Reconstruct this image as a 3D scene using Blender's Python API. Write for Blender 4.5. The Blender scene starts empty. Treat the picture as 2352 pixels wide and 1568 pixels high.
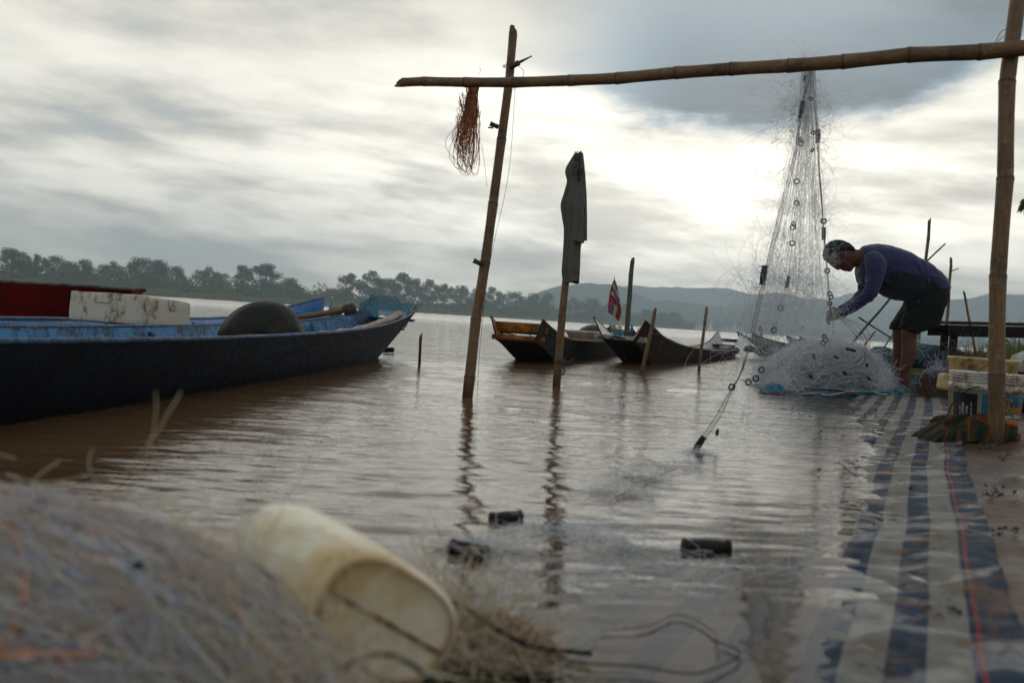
import bpy, bmesh, math, random
import numpy as np
from mathutils import Vector, Matrix, noise as mnoise
random.seed(7)
rng = np.random.default_rng(11)
SC = bpy.context.scene
COL = SC.collection
R_ = math.radians

# ------------------------------------------------------------------ camera
CAM_H = 0.42
LENS = 35.0
FD = LENS / 36.0 * 2352.0
CX, CY = 1176.0, 784.0
ROLL = math.atan(0.064)
PITCH = math.atan(54.0 * math.cos(ROLL) / FD)
Fv = Vector((0, math.cos(PITCH), -math.sin(PITCH)))
R0 = Vector((1, 0, 0))
U0 = R0.cross(Fv)
Rv = R0 * math.cos(ROLL) + U0 * math.sin(ROLL)
Uv = U0 * math.cos(ROLL) - R0 * math.sin(ROLL)
CAMP = Vector((0, 0, CAM_H))
cd = bpy.data.cameras.new('camera')
cam = bpy.data.objects.new('camera', cd)
COL.objects.link(cam)
cd.lens = LENS
cd.sensor_width = 36
cd.clip_start = 0.05
cd.clip_end = 20000
mw = Matrix.Identity(4)
for i in range(3):
    mw[i][0] = Rv[i]; mw[i][1] = Uv[i]; mw[i][2] = -Fv[i]; mw[i][3] = CAMP[i]
cam.matrix_world = mw
cd.dof.use_dof = True
cd.dof.focus_distance = 7.6
cd.dof.aperture_fstop = 4.0
SC.camera = cam
SC.view_settings.view_transform = 'Standard'
SC.view_settings.look = 'None'
SC.view_settings.gamma = 1
SC.view_settings.exposure = 0.40
SC.view_settings.use_curve_mapping = False

# ------------------------------------------------------------------ sun and sky
SUN_AZ = R_(13)        # to the right of straight ahead, behind the cloud
SUN_EL = R_(17)
sd = bpy.data.lights.new('sun', 'SUN')
sd.energy = 0.5
sd.angle = R_(85)
sd.color = (1.0, 0.95, 0.86)
sun = bpy.data.objects.new('sun', sd)
COL.objects.link(sun)
SD = Vector((math.sin(SUN_AZ) * math.cos(SUN_EL), math.cos(SUN_AZ) * math.cos(SUN_EL), math.sin(SUN_EL)))
sun.rotation_euler = SD.to_track_quat('Z', 'Y').to_euler()

W = bpy.data.worlds.new('World')
SC.world = W
W.use_nodes = True


class NT:
    """terse node building"""
    def __init__(s, tree):
        s.t = tree; s.n = tree.nodes; s.l = tree.links
    def node(s, kind, **kw):
        nd = s.n.new(kind)
        for k, v in kw.items():
            if k.startswith('i_'):
                key = k[2:]
                key = int(key) if key.isdigit() else key.replace('_', ' ')
                s.put(nd.inputs[key], v)
            else:
                setattr(nd, k, v)
        return nd
    def put(s, sock, v):
        if isinstance(v, bpy.types.NodeSocket):
            s.l.new(v, sock)
        elif v is not None:
            if isinstance(v, (tuple, list)) and len(v) == 3 and sock.type == 'RGBA':
                v = (*v, 1)
            sock.default_value = v
    def m(s, op, a, b=None, c=None, clamp=False):
        nd = s.n.new('ShaderNodeMath'); nd.operation = op; nd.use_clamp = clamp
        for i, v in enumerate((a, b, c)):
            if v is not None:
                s.put(nd.inputs[i], v)
        return nd.outputs[0]
    def ramp(s, x, a, b, lo=0.0, hi=1.0, smooth=True):
        nd = s.n.new('ShaderNodeMapRange')
        nd.interpolation_type = 'SMOOTHSTEP' if smooth else 'LINEAR'
        s.put(nd.inputs[0], x); s.put(nd.inputs[1], a); s.put(nd.inputs[2], b)
        s.put(nd.inputs[3], lo); s.put(nd.inputs[4], hi)
        return nd.outputs[0]
    def noise(s, vec, scale, detail=4, rough=0.55, dist=0.0, dim='3D', out=0):
        nd = s.n.new('ShaderNodeTexNoise'); nd.noise_dimensions = dim
        if vec is not None: s.put(nd.inputs['Vector'], vec)
        s.put(nd.inputs['Scale'], scale); s.put(nd.inputs['Detail'], detail)
        s.put(nd.inputs['Roughness'], rough); s.put(nd.inputs['Distortion'], dist)
        return nd.outputs[out]
    def mix(s, f, a, b, mode='MIX'):
        nd = s.n.new('ShaderNodeMix'); nd.data_type = 'RGBA'; nd.blend_type = mode
        s.put(nd.inputs[0], f); s.put(nd.inputs[6], a); s.put(nd.inputs[7], b)
        return nd.outputs[2]
    def mapv(s, vec, scale=(1, 1, 1), rot=(0, 0, 0), loc=(0, 0, 0)):
        nd = s.n.new('ShaderNodeMapping')
        s.put(nd.inputs[0], vec)
        nd.inputs['Location'].default_value = loc
        nd.inputs['Rotation'].default_value = rot
        nd.inputs['Scale'].default_value = scale
        return nd.outputs[0]
    def xyz(s, x, y, z):
        nd = s.n.new('ShaderNodeCombineXYZ')
        s.put(nd.inputs[0], x); s.put(nd.inputs[1], y); s.put(nd.inputs[2], z)
        return nd.outputs[0]
    def sep(s, v):
        nd = s.n.new('ShaderNodeSeparateXYZ'); s.put(nd.inputs[0], v)
        return nd.outputs


def build_world():
    nt = NT(W.node_tree)
    nt.n.clear()
    out = nt.node('ShaderNodeOutputWorld')
    bg = nt.node('ShaderNodeBackground')
    nt.l.new(bg.outputs[0], out.inputs[0])
    sky = nt.node('ShaderNodeTexSky')
    sky.sky_type = 'NISHITA'; sky.sun_disc = False
    sky.sun_elevation = SUN_EL; sky.sun_rotation = SUN_AZ
    tc = nt.node('ShaderNodeTexCoord').outputs['Generated']
    x, y, z = nt.sep(tc)
    zc = nt.m('MAXIMUM', z, 0.0)
    az = nt.m('ARCTAN2', x, y)
    el = nt.m('ARCSINE', zc)
    # cloud sheet seen in perspective
    inv = nt.m('DIVIDE', 1.0, nt.m('ADD', zc, 0.20))
    px = nt.m('MULTIPLY', x, inv); py = nt.m('MULTIPLY', y, inv)
    p = nt.xyz(px, py, 0.0)
    n1 = nt.noise(nt.mapv(p, (1.3, 1.7, 1), loc=(3.1, 0.7, 0)), 1.0, 10, 0.60, 0.12)
    n2 = nt.noise(nt.mapv(p, (0.5, 1.1, 1), rot=(0, 0, 0.25), loc=(8.3, 4.4, 2)), 1.0, 4, 0.5, 0.1)
    # thin streaks close to the horizon
    q = nt.xyz(nt.m('MULTIPLY', az, 4.6), nt.m('MULTIPLY', nt.m('ADD', el, nt.m('MULTIPLY', az, 0.06)), 21.0), 0.0)
    n3 = nt.noise(nt.mapv(q, loc=(1.3, 5.2, 0)), 1.0, 10, 0.60, 0.12)
    w3 = nt.ramp(el, 0.10, 0.26, 0.75, 0.15)
    dens = nt.m('ADD', nt.m('MULTIPLY', nt.m('ADD', nt.m('MULTIPLY', n1, 0.6), nt.m('MULTIPLY', n2, 0.4)), nt.m('SUBTRACT', 1.0, w3)), nt.m('MULTIPLY', n3, w3))
    # the thin part of the cover, around the hidden sun
    da = nt.m('SUBTRACT', az, 0.17)
    de = nt.m('SUBTRACT', el, 0.11)
    g = nt.m('EXPONENT', nt.m('MULTIPLY', -1.0, nt.m('ADD', nt.m('DIVIDE', nt.m('MULTIPLY', da, da), 0.075), nt.m('DIVIDE', nt.m('MULTIPLY', de, de), 0.012))))
    g2 = nt.m('EXPONENT', nt.m('MULTIPLY', -1.0, nt.m('ADD', nt.m('DIVIDE', nt.m('MULTIPLY', da, da), 0.8), nt.m('DIVIDE', nt.m('MULTIPLY', de, de), 0.030))))
    # heavy cloud with a sharp lower edge
    dm = nt.m('SUBTRACT', az, 0.20)
    wob = nt.m('MULTIPLY', nt.m('SUBTRACT', nt.noise(nt.xyz(nt.m('MULTIPLY', az, 5.0), nt.m('MULTIPLY', el, 14.0), 4.0), 1.0, 8, 0.62), 0.5), 0.10)
    edge = nt.m('ADD', nt.m('ADD', 0.190, nt.m('MULTIPLY', 1.0, nt.m('MULTIPLY', dm, dm))), wob)
    below = nt.ramp(nt.m('SUBTRACT', el, edge), -0.012, 0.022)
    leftf = nt.ramp(az, -0.10, 0.17)
    topf = nt.ramp(el, 0.20, 0.42, 1.0, 0.35)
    heavy = nt.m('MULTIPLY', nt.m('MULTIPLY', below, leftf), topf)
    # brightness of the cover
    c = nt.ramp(dens, 0.38, 0.60, 0.0, 1.0)
    base = nt.m('ADD', 0.36, nt.m('MULTIPLY', c, 0.30))
    base = nt.m('ADD', base, nt.m('MULTIPLY', g2, nt.m('ADD', 0.12, nt.m('MULTIPLY', c, 0.42))))
    base = nt.m('ADD', base, nt.m('MULTIPLY', g, nt.m('ADD', 0.36, nt.m('MULTIPLY', c, 0.45))))
    # cover is greyer towards the top of the sky
    base = nt.m('MULTIPLY', base, nt.ramp(el, 0.22, 0.9, 1.0, 0.72))
    base = nt.m('MULTIPLY', base, nt.m('SUBTRACT', 1.0, nt.m('MULTIPLY', heavy, 0.88)))
    # the cover is thinner and brighter towards the hidden sun, duller away from it
    dt = nt.node('ShaderNodeVectorMath', operation='DOT_PRODUCT'); nt.put(dt.inputs[0], tc); dt.inputs[1].default_value = tuple(SD)
    base = nt.m('MULTIPLY', base, nt.ramp(dt.outputs['Value'], -0.5, 0.75, 0.82, 1.0))
    warm = nt.ramp(base, 0.25, 0.62)
    tint = nt.mix(warm, (0.87, 1.0, 1.06), (1.05, 1.0, 0.88))
    tint = nt.mix(nt.m('MULTIPLY', heavy, heavy), tint, (0.66, 0.98, 1.25))
    colr = nt.mix(1.0, tint, nt.xyz(base, base, base), 'MULTIPLY')
    thin = nt.mix(1.0, sky.outputs[0], (0.09, 0.09, 0.09), 'MULTIPLY')
    fin = nt.mix(0.96, thin, colr)
    # below the horizon: dull ground tone
    fin = nt.mix(nt.ramp(z, -0.03, 0.0), (0.10, 0.085, 0.07), fin)
    nt.l.new(fin, bg.inputs[0])
    bg.inputs[1].default_value = 1.0
    W.cycles.sampling_method = 'MANUAL'
    W.cycles.sample_map_resolution = 1024


build_world()
SC.cycles.max_bounces = 8
SC.cycles.transparent_max_bounces = 24
SC.cycles.volume_bounces = 2
SC.cycles.caustics_reflective = False
SC.cycles.caustics_refractive = False


# ------------------------------------------------------------------ geometry helpers
def ray(px, py):
    d = Fv + Rv * ((px - CX) / FD) - Uv * ((py - CY) / FD)
    return d
def P(px, py, depth):
    """world point seen at photograph position (px, py) at world distance y = depth"""
    d = ray(px, py)
    return CAMP + d * (depth / d.y)
def G(px, py, z=0.0):
    d = ray(px, py)
    return CAMP + d * ((z - CAM_H) / d.z)
def V(*a): return Vector(a)

def tag(o, label=None, cat=None, group=None, kind=None):
    if label: o['label'] = label
    if cat: o['category'] = cat
    if group: o['group'] = group
    if kind: o['kind'] = kind
    return o
def empty(name, loc=(0, 0, 0), label=None, cat=None, group=None):
    o = bpy.data.objects.new(name, None)
    o.empty_display_size = 0.1
    COL.objects.link(o); o.location = loc
    return tag(o, label, cat, group)
def link(name, me, mats, parent=None, smooth=True, loc=None):
    o = bpy.data.objects.new(name, me)
    COL.objects.link(o)
    if mats is not None:
        for m in (mats if isinstance(mats, (list, tuple)) else [mats]):
            me.materials.append(m)
    if smooth and len(me.polygons):
        me.polygons.foreach_set('use_smooth', np.ones(len(me.polygons), dtype=bool))
    if parent is not None:
        o.parent = parent
        bpy.context.view_layer.update() if False else None
        o.matrix_parent_inverse = Matrix.Translation(-Vector(parent.location))
        if parent.parent is not None:
            o.matrix_parent_inverse = Matrix.Translation(-Vector(parent.location))
    return o
def np_mesh(name, v, f):
    """v (n,3) array, f (m,k) array with constant k"""
    v = np.asarray(v, dtype=np.float32); f = np.asarray(f, dtype=np.int32)
    me = bpy.data.meshes.new(name)
    me.vertices.add(len(v)); me.vertices.foreach_set('co', v.ravel())
    k = f.shape[1]
    me.loops.add(f.size); me.loops.foreach_set('vertex_index', f.ravel())
    me.polygons.add(len(f))
    me.polygons.foreach_set('loop_start', np.arange(0, f.size, k, dtype=np.int32))
    me.polygons.foreach_set('loop_total', np.full(len(f), k, dtype=np.int32))
    me.update(calc_edges=True)
    return me
def np_obj(name, v, f, mats, parent=None, smooth=True):
    return link(name, np_mesh(name, v, f), mats, parent, smooth)
def py_obj(name, v, f, mats, parent=None, smooth=False, midx=None, uv=None):
    me = bpy.data.meshes.new(name)
    me.from_pydata([tuple(a) for a in v], [], f)
    me.update()
    o = link(name, me, mats, parent, smooth)
    if midx is not None:
        me.polygons.foreach_set('material_index', np.array(midx, dtype=np.int32))
    if uv is not None:
        l = me.uv_layers.new(name='UVMap')
        vi = np.zeros(len(me.loops), dtype=np.int32); me.loops.foreach_get('vertex_index', vi)
        l.data.foreach_set('uv', np.asarray(uv, dtype=np.float32)[vi].ravel())
    return o
def set_uv(me, uvv):
    l = me.uv_layers.new(name='UVMap')
    vi = np.zeros(len(me.loops), dtype=np.int32); me.loops.foreach_get('vertex_index', vi)
    l.data.foreach_set('uv', np.asarray(uvv, dtype=np.float32)[vi].ravel())
def grid_faces(nr, nc, wrap=False, off=0):
    i = np.arange(nr - 1)[:, None]; j = np.arange(nc if wrap else nc - 1)[None, :]
    j2 = (j + 1) % nc
    a = i * nc + j; b = i * nc + j2; c = (i + 1) * nc + j2; d = (i + 1) * nc + j
    return (np.stack([a, b, c, d], -1).reshape(-1, 4) + off).astype(np.int32)
def interp(pts, s):
    """smooth interpolation of [(s, v), ...] at s"""
    xs = np.array([p[0] for p in pts], float); ys = np.array([p[1] for p in pts], float)
    s = np.asarray(s, float)
    if len(xs) == 2: return np.interp(s, xs, ys)
    d = np.diff(ys) / np.diff(xs)
    m = np.zeros(len(xs)); m[0] = d[0]; m[-1] = d[-1]
    for i in range(1, len(xs) - 1):
        m[i] = 0 if d[i - 1] * d[i] <= 0 else 2 * d[i - 1] * d[i] / (d[i - 1] + d[i])
    k = np.clip(np.searchsorted(xs, s) - 1, 0, len(xs) - 2)
    h = xs[k + 1] - xs[k]; t = np.clip((s - xs[k]) / h, 0, 1)
    return ((2*t**3 - 3*t**2 + 1) * ys[k] + (t**3 - 2*t**2 + t) * h * m[k]
            + (-2*t**3 + 3*t**2) * ys[k + 1] + (t**3 - t**2) * h * m[k + 1])
def tube_arr(path, radii, sides=8, off=0, cap=False, ref=None):
    p = np.array([tuple(a) for a in path], float); n = len(p)
    r = np.full(n, radii, float) if np.isscalar(radii) else np.array(radii, float)
    t = np.gradient(p, axis=0); t /= np.linalg.norm(t, axis=1)[:, None] + 1e-12
    # parallel transport
    a = np.zeros((n, 3)); u = np.array(ref if ref is not None else ((0, 0, 1) if abs(t[0, 2]) < 0.8 else (1, 0, 0)), float)
    for i in range(n):
        u = u - t[i] * np.dot(u, t[i]); u /= np.linalg.norm(u) + 1e-12; a[i] = u
    b = np.cross(t, a)
    th = np.linspace(0, 2 * np.pi, sides, endpoint=False)
    v = p[:, None, :] + r[:, None, None] * (np.cos(th)[None, :, None] * a[:, None, :] + np.sin(th)[None, :, None] * b[:, None, :])
    return v.reshape(-1, 3), grid_faces(n, sides, True, off)
class MB:
    """collects shapes for ONE mesh object"""
    def __init__(s): s.v = []; s.f = []; s.mi = []; s.n = 0
    def add(s, v, f, mi=0):
        v = [tuple(a) for a in v]
        s.v += v
        for q in f:
            s.f.append(tuple(int(i) + s.n for i in q)); s.mi.append(mi)
        s.n += len(v)
    def tube(s, path, r, sides=8, mi=0, cap=True):
        v, f = tube_arr(path, r, sides)
        n = len(path); s0 = s.n
        s.add(v, f, mi)
        if cap:
            s.f.append(tuple(s0 + i for i in range(sides))[::-1]); s.mi.append(mi)
            s.f.append(tuple(s0 + (n - 1) * sides + i for i in range(sides))); s.mi.append(mi)
    def box(s, c, half, ax=None, mi=0, jit=0.0):
        ax = ax or (Vector((1, 0, 0)), Vector((0, 1, 0)), Vector((0, 0, 1)))
        vs = []
        for sx in (-1, 1):
            for sy in (-1, 1):
                for sz in (-1, 1):
                    q = Vector(c) + ax[0] * (half[0] * sx) + ax[1] * (half[1] * sy) + ax[2] * (half[2] * sz)
                    vs.append(q + Vector((random.uniform(-jit, jit), random.uniform(-jit, jit), random.uniform(-jit, jit))))
        s.add(vs, [(0, 1, 3, 2), (4, 6, 7, 5), (0, 4, 5, 1), (2, 3, 7, 6), (0, 2, 6, 4), (1, 5, 7, 3)], mi)
    def build(s, name, mats, parent=None, smooth=True, bevel=0.0):
        o = py_obj(name, s.v, s.f, mats, parent, smooth, s.mi)
        if bevel:
            bm = bmesh.new(); bm.from_mesh(o.data)
            bmesh.ops.bevel(bm, geom=bm.edges[:], offset=bevel, segments=2, affect='EDGES', profile=0.6)
            bm.to_mesh(o.data); bm.free()
            o.data.polygons.foreach_set('use_smooth', np.ones(len(o.data.polygons), dtype=bool))
            o.data.update()
        return o
def strands(name, C, r, mat, parent=None, sides=3):
    """C (n,m,3) polylines -> ONE thin-tube mesh; r scalar or (n,)"""
    C = np.asarray(C, float); n, m, _ = C.shape
    t = np.gradient(C, axis=1); t /= np.linalg.norm(t, axis=2)[..., None] + 1e-9
    ref = np.array([0.31, 0.17, 0.93]); ref /= np.linalg.norm(ref)
    a = np.cross(t, ref); a /= np.linalg.norm(a, axis=2)[..., None] + 1e-9
    b = np.cross(t, a)
    th = np.arange(sides) * 2 * np.pi / sides
    rr = np.broadcast_to(np.asarray(r, float).reshape(-1, 1, 1, 1) if not np.isscalar(r) else r, (n, 1, 1, 1))
    v = C[:, :, None, :] + rr * (np.cos(th)[None, None, :, None] * a[:, :, None, :] + np.sin(th)[None, None, :, None] * b[:, :, None, :])
    f1 = grid_faces(m, sides, True)
    f = (f1[None] + (np.arange(n) * m * sides)[:, None, None]).reshape(-1, 4)
    return np_obj(name, v.reshape(-1, 3), f, mat, parent)
def smooth_path(pts, n=24):
    pts = np.array([tuple(p) for p in pts], float)
    d = np.r_[0, np.cumsum(np.linalg.norm(np.diff(pts, axis=0), axis=1))]
    s = np.linspace(0, d[-1], n)
    # catmull rom
    out = []
    for q in s:
        i = min(max(np.searchsorted(d, q) - 1, 0), len(pts) - 2)
        t = (q - d[i]) / (d[i + 1] - d[i] + 1e-9)
        p0 = pts[max(i - 1, 0)]; p1 = pts[i]; p2 = pts[i + 1]; p3 = pts[min(i + 2, len(pts) - 1)]
        out.append(0.5 * (2 * p1 + (p2 - p0) * t + (2*p0 - 5*p1 + 4*p2 - p3) * t*t + (3*p1 - p0 - 3*p2 + p3) * t**3))
    return np.array(out)
def remesh(o, voxel, it=4, fac=0.5):
    m = o.modifiers.new('r', 'REMESH'); m.mode = 'VOXEL'; m.voxel_size = voxel; m.use_smooth_shade = True
    if it:
        k = o.modifiers.new('s', 'SMOOTH'); k.iterations = it; k.factor = fac
    dg = bpy.context.evaluated_depsgraph_get(); dg.update()
    me = bpy.data.meshes.new_from_object(o.evaluated_get(dg))
    mats = list(o.data.materials)
    o.modifiers.clear(); o.data = me
    me.materials.clear()
    for a in mats: me.materials.append(a)
    me.polygons.foreach_set('use_smooth', np.ones(len(me.polygons), dtype=bool))
    me.polygons.foreach_set('material_index', np.zeros(len(me.polygons), dtype=np.int32))
    return o
def vnoise(co, scale, seed=0.0):
    return np.array([mnoise.noise(Vector((c[0] * scale + seed, c[1] * scale + seed * 1.7, c[2] * scale - seed))) for c in co])
def sines2(x, y, comps):
    z = np.zeros_like(x)
    for (kx, ky, ph, a) in comps: z += a * np.sin(kx * x + ky * y + ph)
    return z
def rand_comps(n, lmin, lmax, amp, spread=math.pi, dirc=math.pi / 2, power=1.0):
    out = []
    for _ in range(n):
        L = math.exp(rng.uniform(math.log(lmin), math.log(lmax)))
        k = 2 * math.pi / L; th = dirc + rng.uniform(-spread, spread)
        out.append((k * math.cos(th), k * math.sin(th), rng.uniform(0, 6.28), amp * (L / lmax) ** power))
    return out


# ------------------------------------------------------------------ materials
def new_mat(name):
    m = bpy.data.materials.new(name); m.use_nodes = True
    nt = NT(m.node_tree); nt.n.clear()
    out = nt.node('ShaderNodeOutputMaterial')
    return m, nt, out
def principled(nt, out, col, rough=0.6, bump=None, spec=0.25, metal=0.0, **kw):
    b = nt.node('ShaderNodeBsdfPrincipled')
    nt.put(b.inputs['Base Color'], col); nt.put(b.inputs['Roughness'], rough)
    nt.put(b.inputs['Metallic'], metal); nt.put(b.inputs['Specular IOR Level'], spec)
    for k, v in kw.items(): nt.put(b.inputs[k.replace('_', ' ')], v)
    if bump is not None: nt.l.new(bump, b.inputs['Normal'])
    nt.l.new(b.outputs[0], out.inputs[0])
    return b
def bump(nt, h, dist=0.01, strength=1.0, normal=None):
    nd = nt.node('ShaderNodeBump'); nt.put(nd.inputs['Height'], h)
    nd.inputs['Distance'].default_value = dist; nd.inputs['Strength'].default_value = strength
    if normal is not None: nt.l.new(normal, nd.inputs['Normal'])
    return nd.outputs[0]
def pos(nt): return nt.node('ShaderNodeNewGeometry').outputs['Position']
def mat_worn(name, base, wear, scale=6.0, amount=0.35, rough=0.6, stretch=(1, 1, 1), wear2=None, bumpd=0.004, spec=0.16, metal=0.0, fine=60.0):
    """paint or plastic with stains, scratches and chips"""
    m, nt, out = new_mat(name)
    p = pos(nt)
    n = nt.noise(nt.mapv(p, stretch), scale, 8, 0.62, 0.4)
    f = nt.ramp(n, 0.62 - amount * 0.5, 0.70 - amount * 0.3)
    n2 = nt.noise(nt.mapv(p, stretch, loc=(5, 3, 1)), scale * 5, 6, 0.7)
    f = nt.m('MULTIPLY', f, nt.ramp(n2, 0.35, 0.6))
    sp = nt.ramp(nt.noise(p, fine, 3, 0.6), 0.60, 0.68)
    col = nt.mix(nt.m('MULTIPLY', nt.noise(p, scale * 0.4, 3), 0.5), base, tuple(c * 0.62 for c in base))
    col = nt.mix(f, col, wear)
    col = nt.mix(nt.m('MULTIPLY', sp, amount), col, wear2 or tuple(c * 0.5 for c in wear))
    b = bump(nt, nt.m('SUBTRACT', nt.noise(p, scale * 8, 4, 0.6), nt.m('MULTIPLY', f, 0.6)), bumpd)
    r = nt.m('ADD', rough, nt.m('MULTIPLY', nt.m('SUBTRACT', n2, 0.5), 0.35))
    principled(nt, out, col, r, b, spec, metal)
    return m
def mat_plain(name, col, rough=0.7, scale=20, var=0.35, bumpd=0.002, spec=0.2, **kw):
    m, nt, out = new_mat(name)
    p = pos(nt)
    n = nt.noise(p, scale, 5, 0.6)
    c = nt.mix(nt.ramp(n, 0.3, 0.7), tuple(a * (1 - var) for a in col), tuple(min(1, a * (1 + var * 0.5)) for a in col))
    principled(nt, out, c, rough, bump(nt, nt.noise(p, scale * 4, 3), bumpd), spec, **kw)
    return m
def mat_bamboo(name, a=(0.20, 0.115, 0.05), b=(0.10, 0.05, 0.02), rough=0.5):
    """uv: u around, v counts internodes"""
    m, nt, out = new_mat(name)
    uv = nt.node('ShaderNodeUVMap').outputs[0]
    u, v, _ = nt.sep(uv)
    p = pos(nt)
    streak = nt.noise(nt.mapv(uv, (9, 1.6, 1)), 2.0, 7, 0.7, 0.4)
    blot = nt.noise(p, 7.0, 6, 0.65)
    fr = nt.m('FRACT', v)
    nd = nt.m('MINIMUM', fr, nt.m('SUBTRACT', 1.0, fr))
    ring = nt.ramp(nd, 0.0, 0.035, 1.0, 0.0)
    c = nt.mix(nt.ramp(streak, 0.38, 0.68), a, b)
    c = nt.mix(nt.m('MULTIPLY', nt.ramp(blot, 0.45, 0.68), 0.65), c, (0.030, 0.020, 0.014))
    c = nt.mix(nt.m('MULTIPLY', nt.ramp(nt.noise(p, 31, 5, 0.7), 0.58, 0.68), 0.6), c, (0.30, 0.22, 0.13))
    c = nt.mix(nt.m('MULTIPLY', ring, 0.75), c, (0.04, 0.024, 0.014))
    z = nt.sep(p)[2]
    wet = nt.ramp(nt.m('ADD', z, nt.m('MULTIPLY', blot, -0.05)), -0.02, 0.12, 1.0, 0.0)
    c = nt.mix(nt.m('MULTIPLY', wet, 0.75), c, (0.030, 0.014, 0.008))
    r = nt.m('SUBTRACT', rough, nt.m('MULTIPLY', wet, 0.25))
    principled(nt, out, c, r, bump(nt, nt.m('ADD', nt.noise(nt.mapv(uv, (12, 1.2, 1)), 3.0, 4), nt.m('MULTIPLY', blot, 0.5)), 0.002), 0.4)
    return m
def bamboo(name, A, B, ra, rb, nodes, mat, parent=None, sides=14, bend=0.0, bdir=(0, 0, 1), cut='slant', seed=1, tipcap=True, phase=0.0):
    """a bamboo stem with swollen nodes, a slight bend and rough cut ends"""
    rnd = random.Random(seed)
    A = np.array(tuple(A), float); B = np.array(tuple(B), float); bd = np.array(bdir, float)
    L = np.linalg.norm(B - A)
    vs = [0.0]; xs = [0.0]
    pos_n = []
    k = -phase
    tot = nodes
    stops = sorted(set([0.0, 1.0] + [min(max((i + 0.5 - phase) / tot + rnd.uniform(-0.08, 0.08) / tot, 0), 1) for i in range(nodes)]))
    S = []; RR = []; VV = []
    for i in range(len(stops) - 1):
        a, b = stops[i], stops[i + 1]
        g = 0.012 / max(L, .1)
        for q, k_ in ((0.0, 1.09), (g, 0.97), (2.6 * g, 1.0), (0.33 * (b - a), 0.975), (0.66 * (b - a), 0.975), (b - a - 2 * g, 1.03)):
            if a + q >= b: continue
            S.append(a + q); RR.append(k_ if not (i == 0 and q == 0) else 0.98); VV.append(i + q / max(b - a, 1e-6))
    S.append(1.0); RR.append(0.95); VV.append(len(stops) - 1.001)
    S = np.array(S); o = np.argsort(S, kind='stable'); S = S[o]; RR = np.array(RR)[o]; VV = np.array(VV)[o]
    keep = np.r_[True, np.diff(S) > 1e-5]; S = S[keep]; RR = RR[keep]; VV = VV[keep]
    wob = np.array([[rnd.uniform(-1, 1) for _ in range(3)] for _ in stops]) * 0.006 * min(L, 1.5)
    W_ = np.stack([np.interp(S, stops, wob[:, c]) for c in range(3)], 1)
    path = A[None] + (B - A)[None] * S[:, None] + bd[None] * (bend * 4 * S * (1 - S))[:, None] + W_
    rad = (ra + (rb - ra) * S) * RR
    v, f = tube_arr(path, rad, sides)
    n = len(S)
    ax = (B - A) / L
    if cut == 'slant':   # uneven broken end
        last = v[(n - 1) * sides:]
        for j in range(sides):
            last[j] += ax * rb * (1.3 * math.sin(j / sides * 6.28 + seed) + rnd.uniform(-0.25, 0.25))
    uv = np.stack([np.tile(np.arange(sides) / sides * 2 - 1, n), np.repeat(VV, sides)], 1)
    uv[:, 0] = np.abs(uv[:, 0])
    faces = [tuple(q) for q in f]
    v = list(map(tuple, v)); uv = list(map(tuple, uv))
    # hollow end
    base = (n - 1) * sides; s0 = len(v)
    cen = path[-1] - ax * rb * 1.2
    for j in range(sides):
        q = np.array(v[base + j]); c0 = path[-1] + ax * np.dot(q - path[-1], ax)
        v.append(tuple(c0 + (q - c0) * 0.74)); uv.append((0.2, 0.5))
    for j in range(sides):
        q = np.array(v[s0 + j]); v.append(tuple(q - ax * rb * 1.6)); uv.append((0.2, 0.01))
    for j in range(sides):
        j2 = (j + 1) % sides
        faces.append((base + j, base + j2, s0 + j2, s0 + j))
        faces.append((s0 + j, s0 + j2, s0 + sides + j2, s0 + sides + j))
    faces.append(tuple(s0 + sides + j for j in range(sides)))
    faces.append(tuple(range(sides))[::-1])
    o_ = py_obj(name, v, faces, mat, parent, True, uv=uv)
    return o_

# ------------------------------------------------------------------ shore frame
_d = ray(2143, 792)
MD = np.array([_d.x, _d.y]); MD /= np.linalg.norm(MD)      # along the shore and the mat
MS = np.array([MD[1], -MD[0]])                              # towards dry land
_g = G(2210, 1256, 0.012)
S_RED = _g.x * MS[0] + _g.y * MS[1]
BED = [(-400, -2.0), (-30, -2.0), (-6, -0.9), (-3, -0.35), (-2, -0.13), (-1.4, -0.075), (-1.0, -0.050), (-0.55, -0.026),
       (-0.2, -0.008), (0, 0.010), (0.3, 0.032), (1, 0.075), (2.5, 0.2), (6, 0.45), (60, 1.4), (500, 2.5)]
_fold = rand_comps(22, 0.20, 0.9, 0.0022, math.pi)
_lump = rand_comps(24, 0.08, 0.6, 0.0052, math.pi)
def shore_s(x, y): return x * MS[0] + y * MS[1] - S_RED
def shore_t(x, y): return x * MD[0] + y * MD[1]
def bed0(x, y):
    s = shore_s(x, y)
    z = interp(BED, s)
    z = z + 0.020 * np.clip((shore_t(x, y) - 3) / 4.5, 0, 1) * np.exp(-((s + 0.4) / 0.9) ** 2)
    z = z + 0.035 * np.exp(-((x + 0.55) ** 2 / 0.45 ** 2 + (y - 0.8) ** 2 / 0.30 ** 2))
    return z
def bed(x, y):
    s = shore_s(x, y)
    w = np.clip((s + 1.2) / 1.0, 0.25, 1) * np.clip(1.6 - np.abs(s) * 0.1, 0.3, 1)
    return bed0(x, y) + w * sines2(x, y, _fold) * 0.55
def mud_h(x, y):
    s = shore_s(x, y)
    w = np.clip((s - 0.03) / 0.2, 0, 1)
    l = sines2(x, y, _lump)
    return bed(x, y) - 0.004 + w * (l + 0.8 * np.abs(l))
def Z(x, y): return float(mud_h(np.array([x]), np.array([y]))[0])

def graded(lo, hi, a, b):
    out = [lo]; y = lo
    while y < hi:
        y += a + b * y * y; out.append(min(y, hi))
    return np.array(out)

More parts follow.
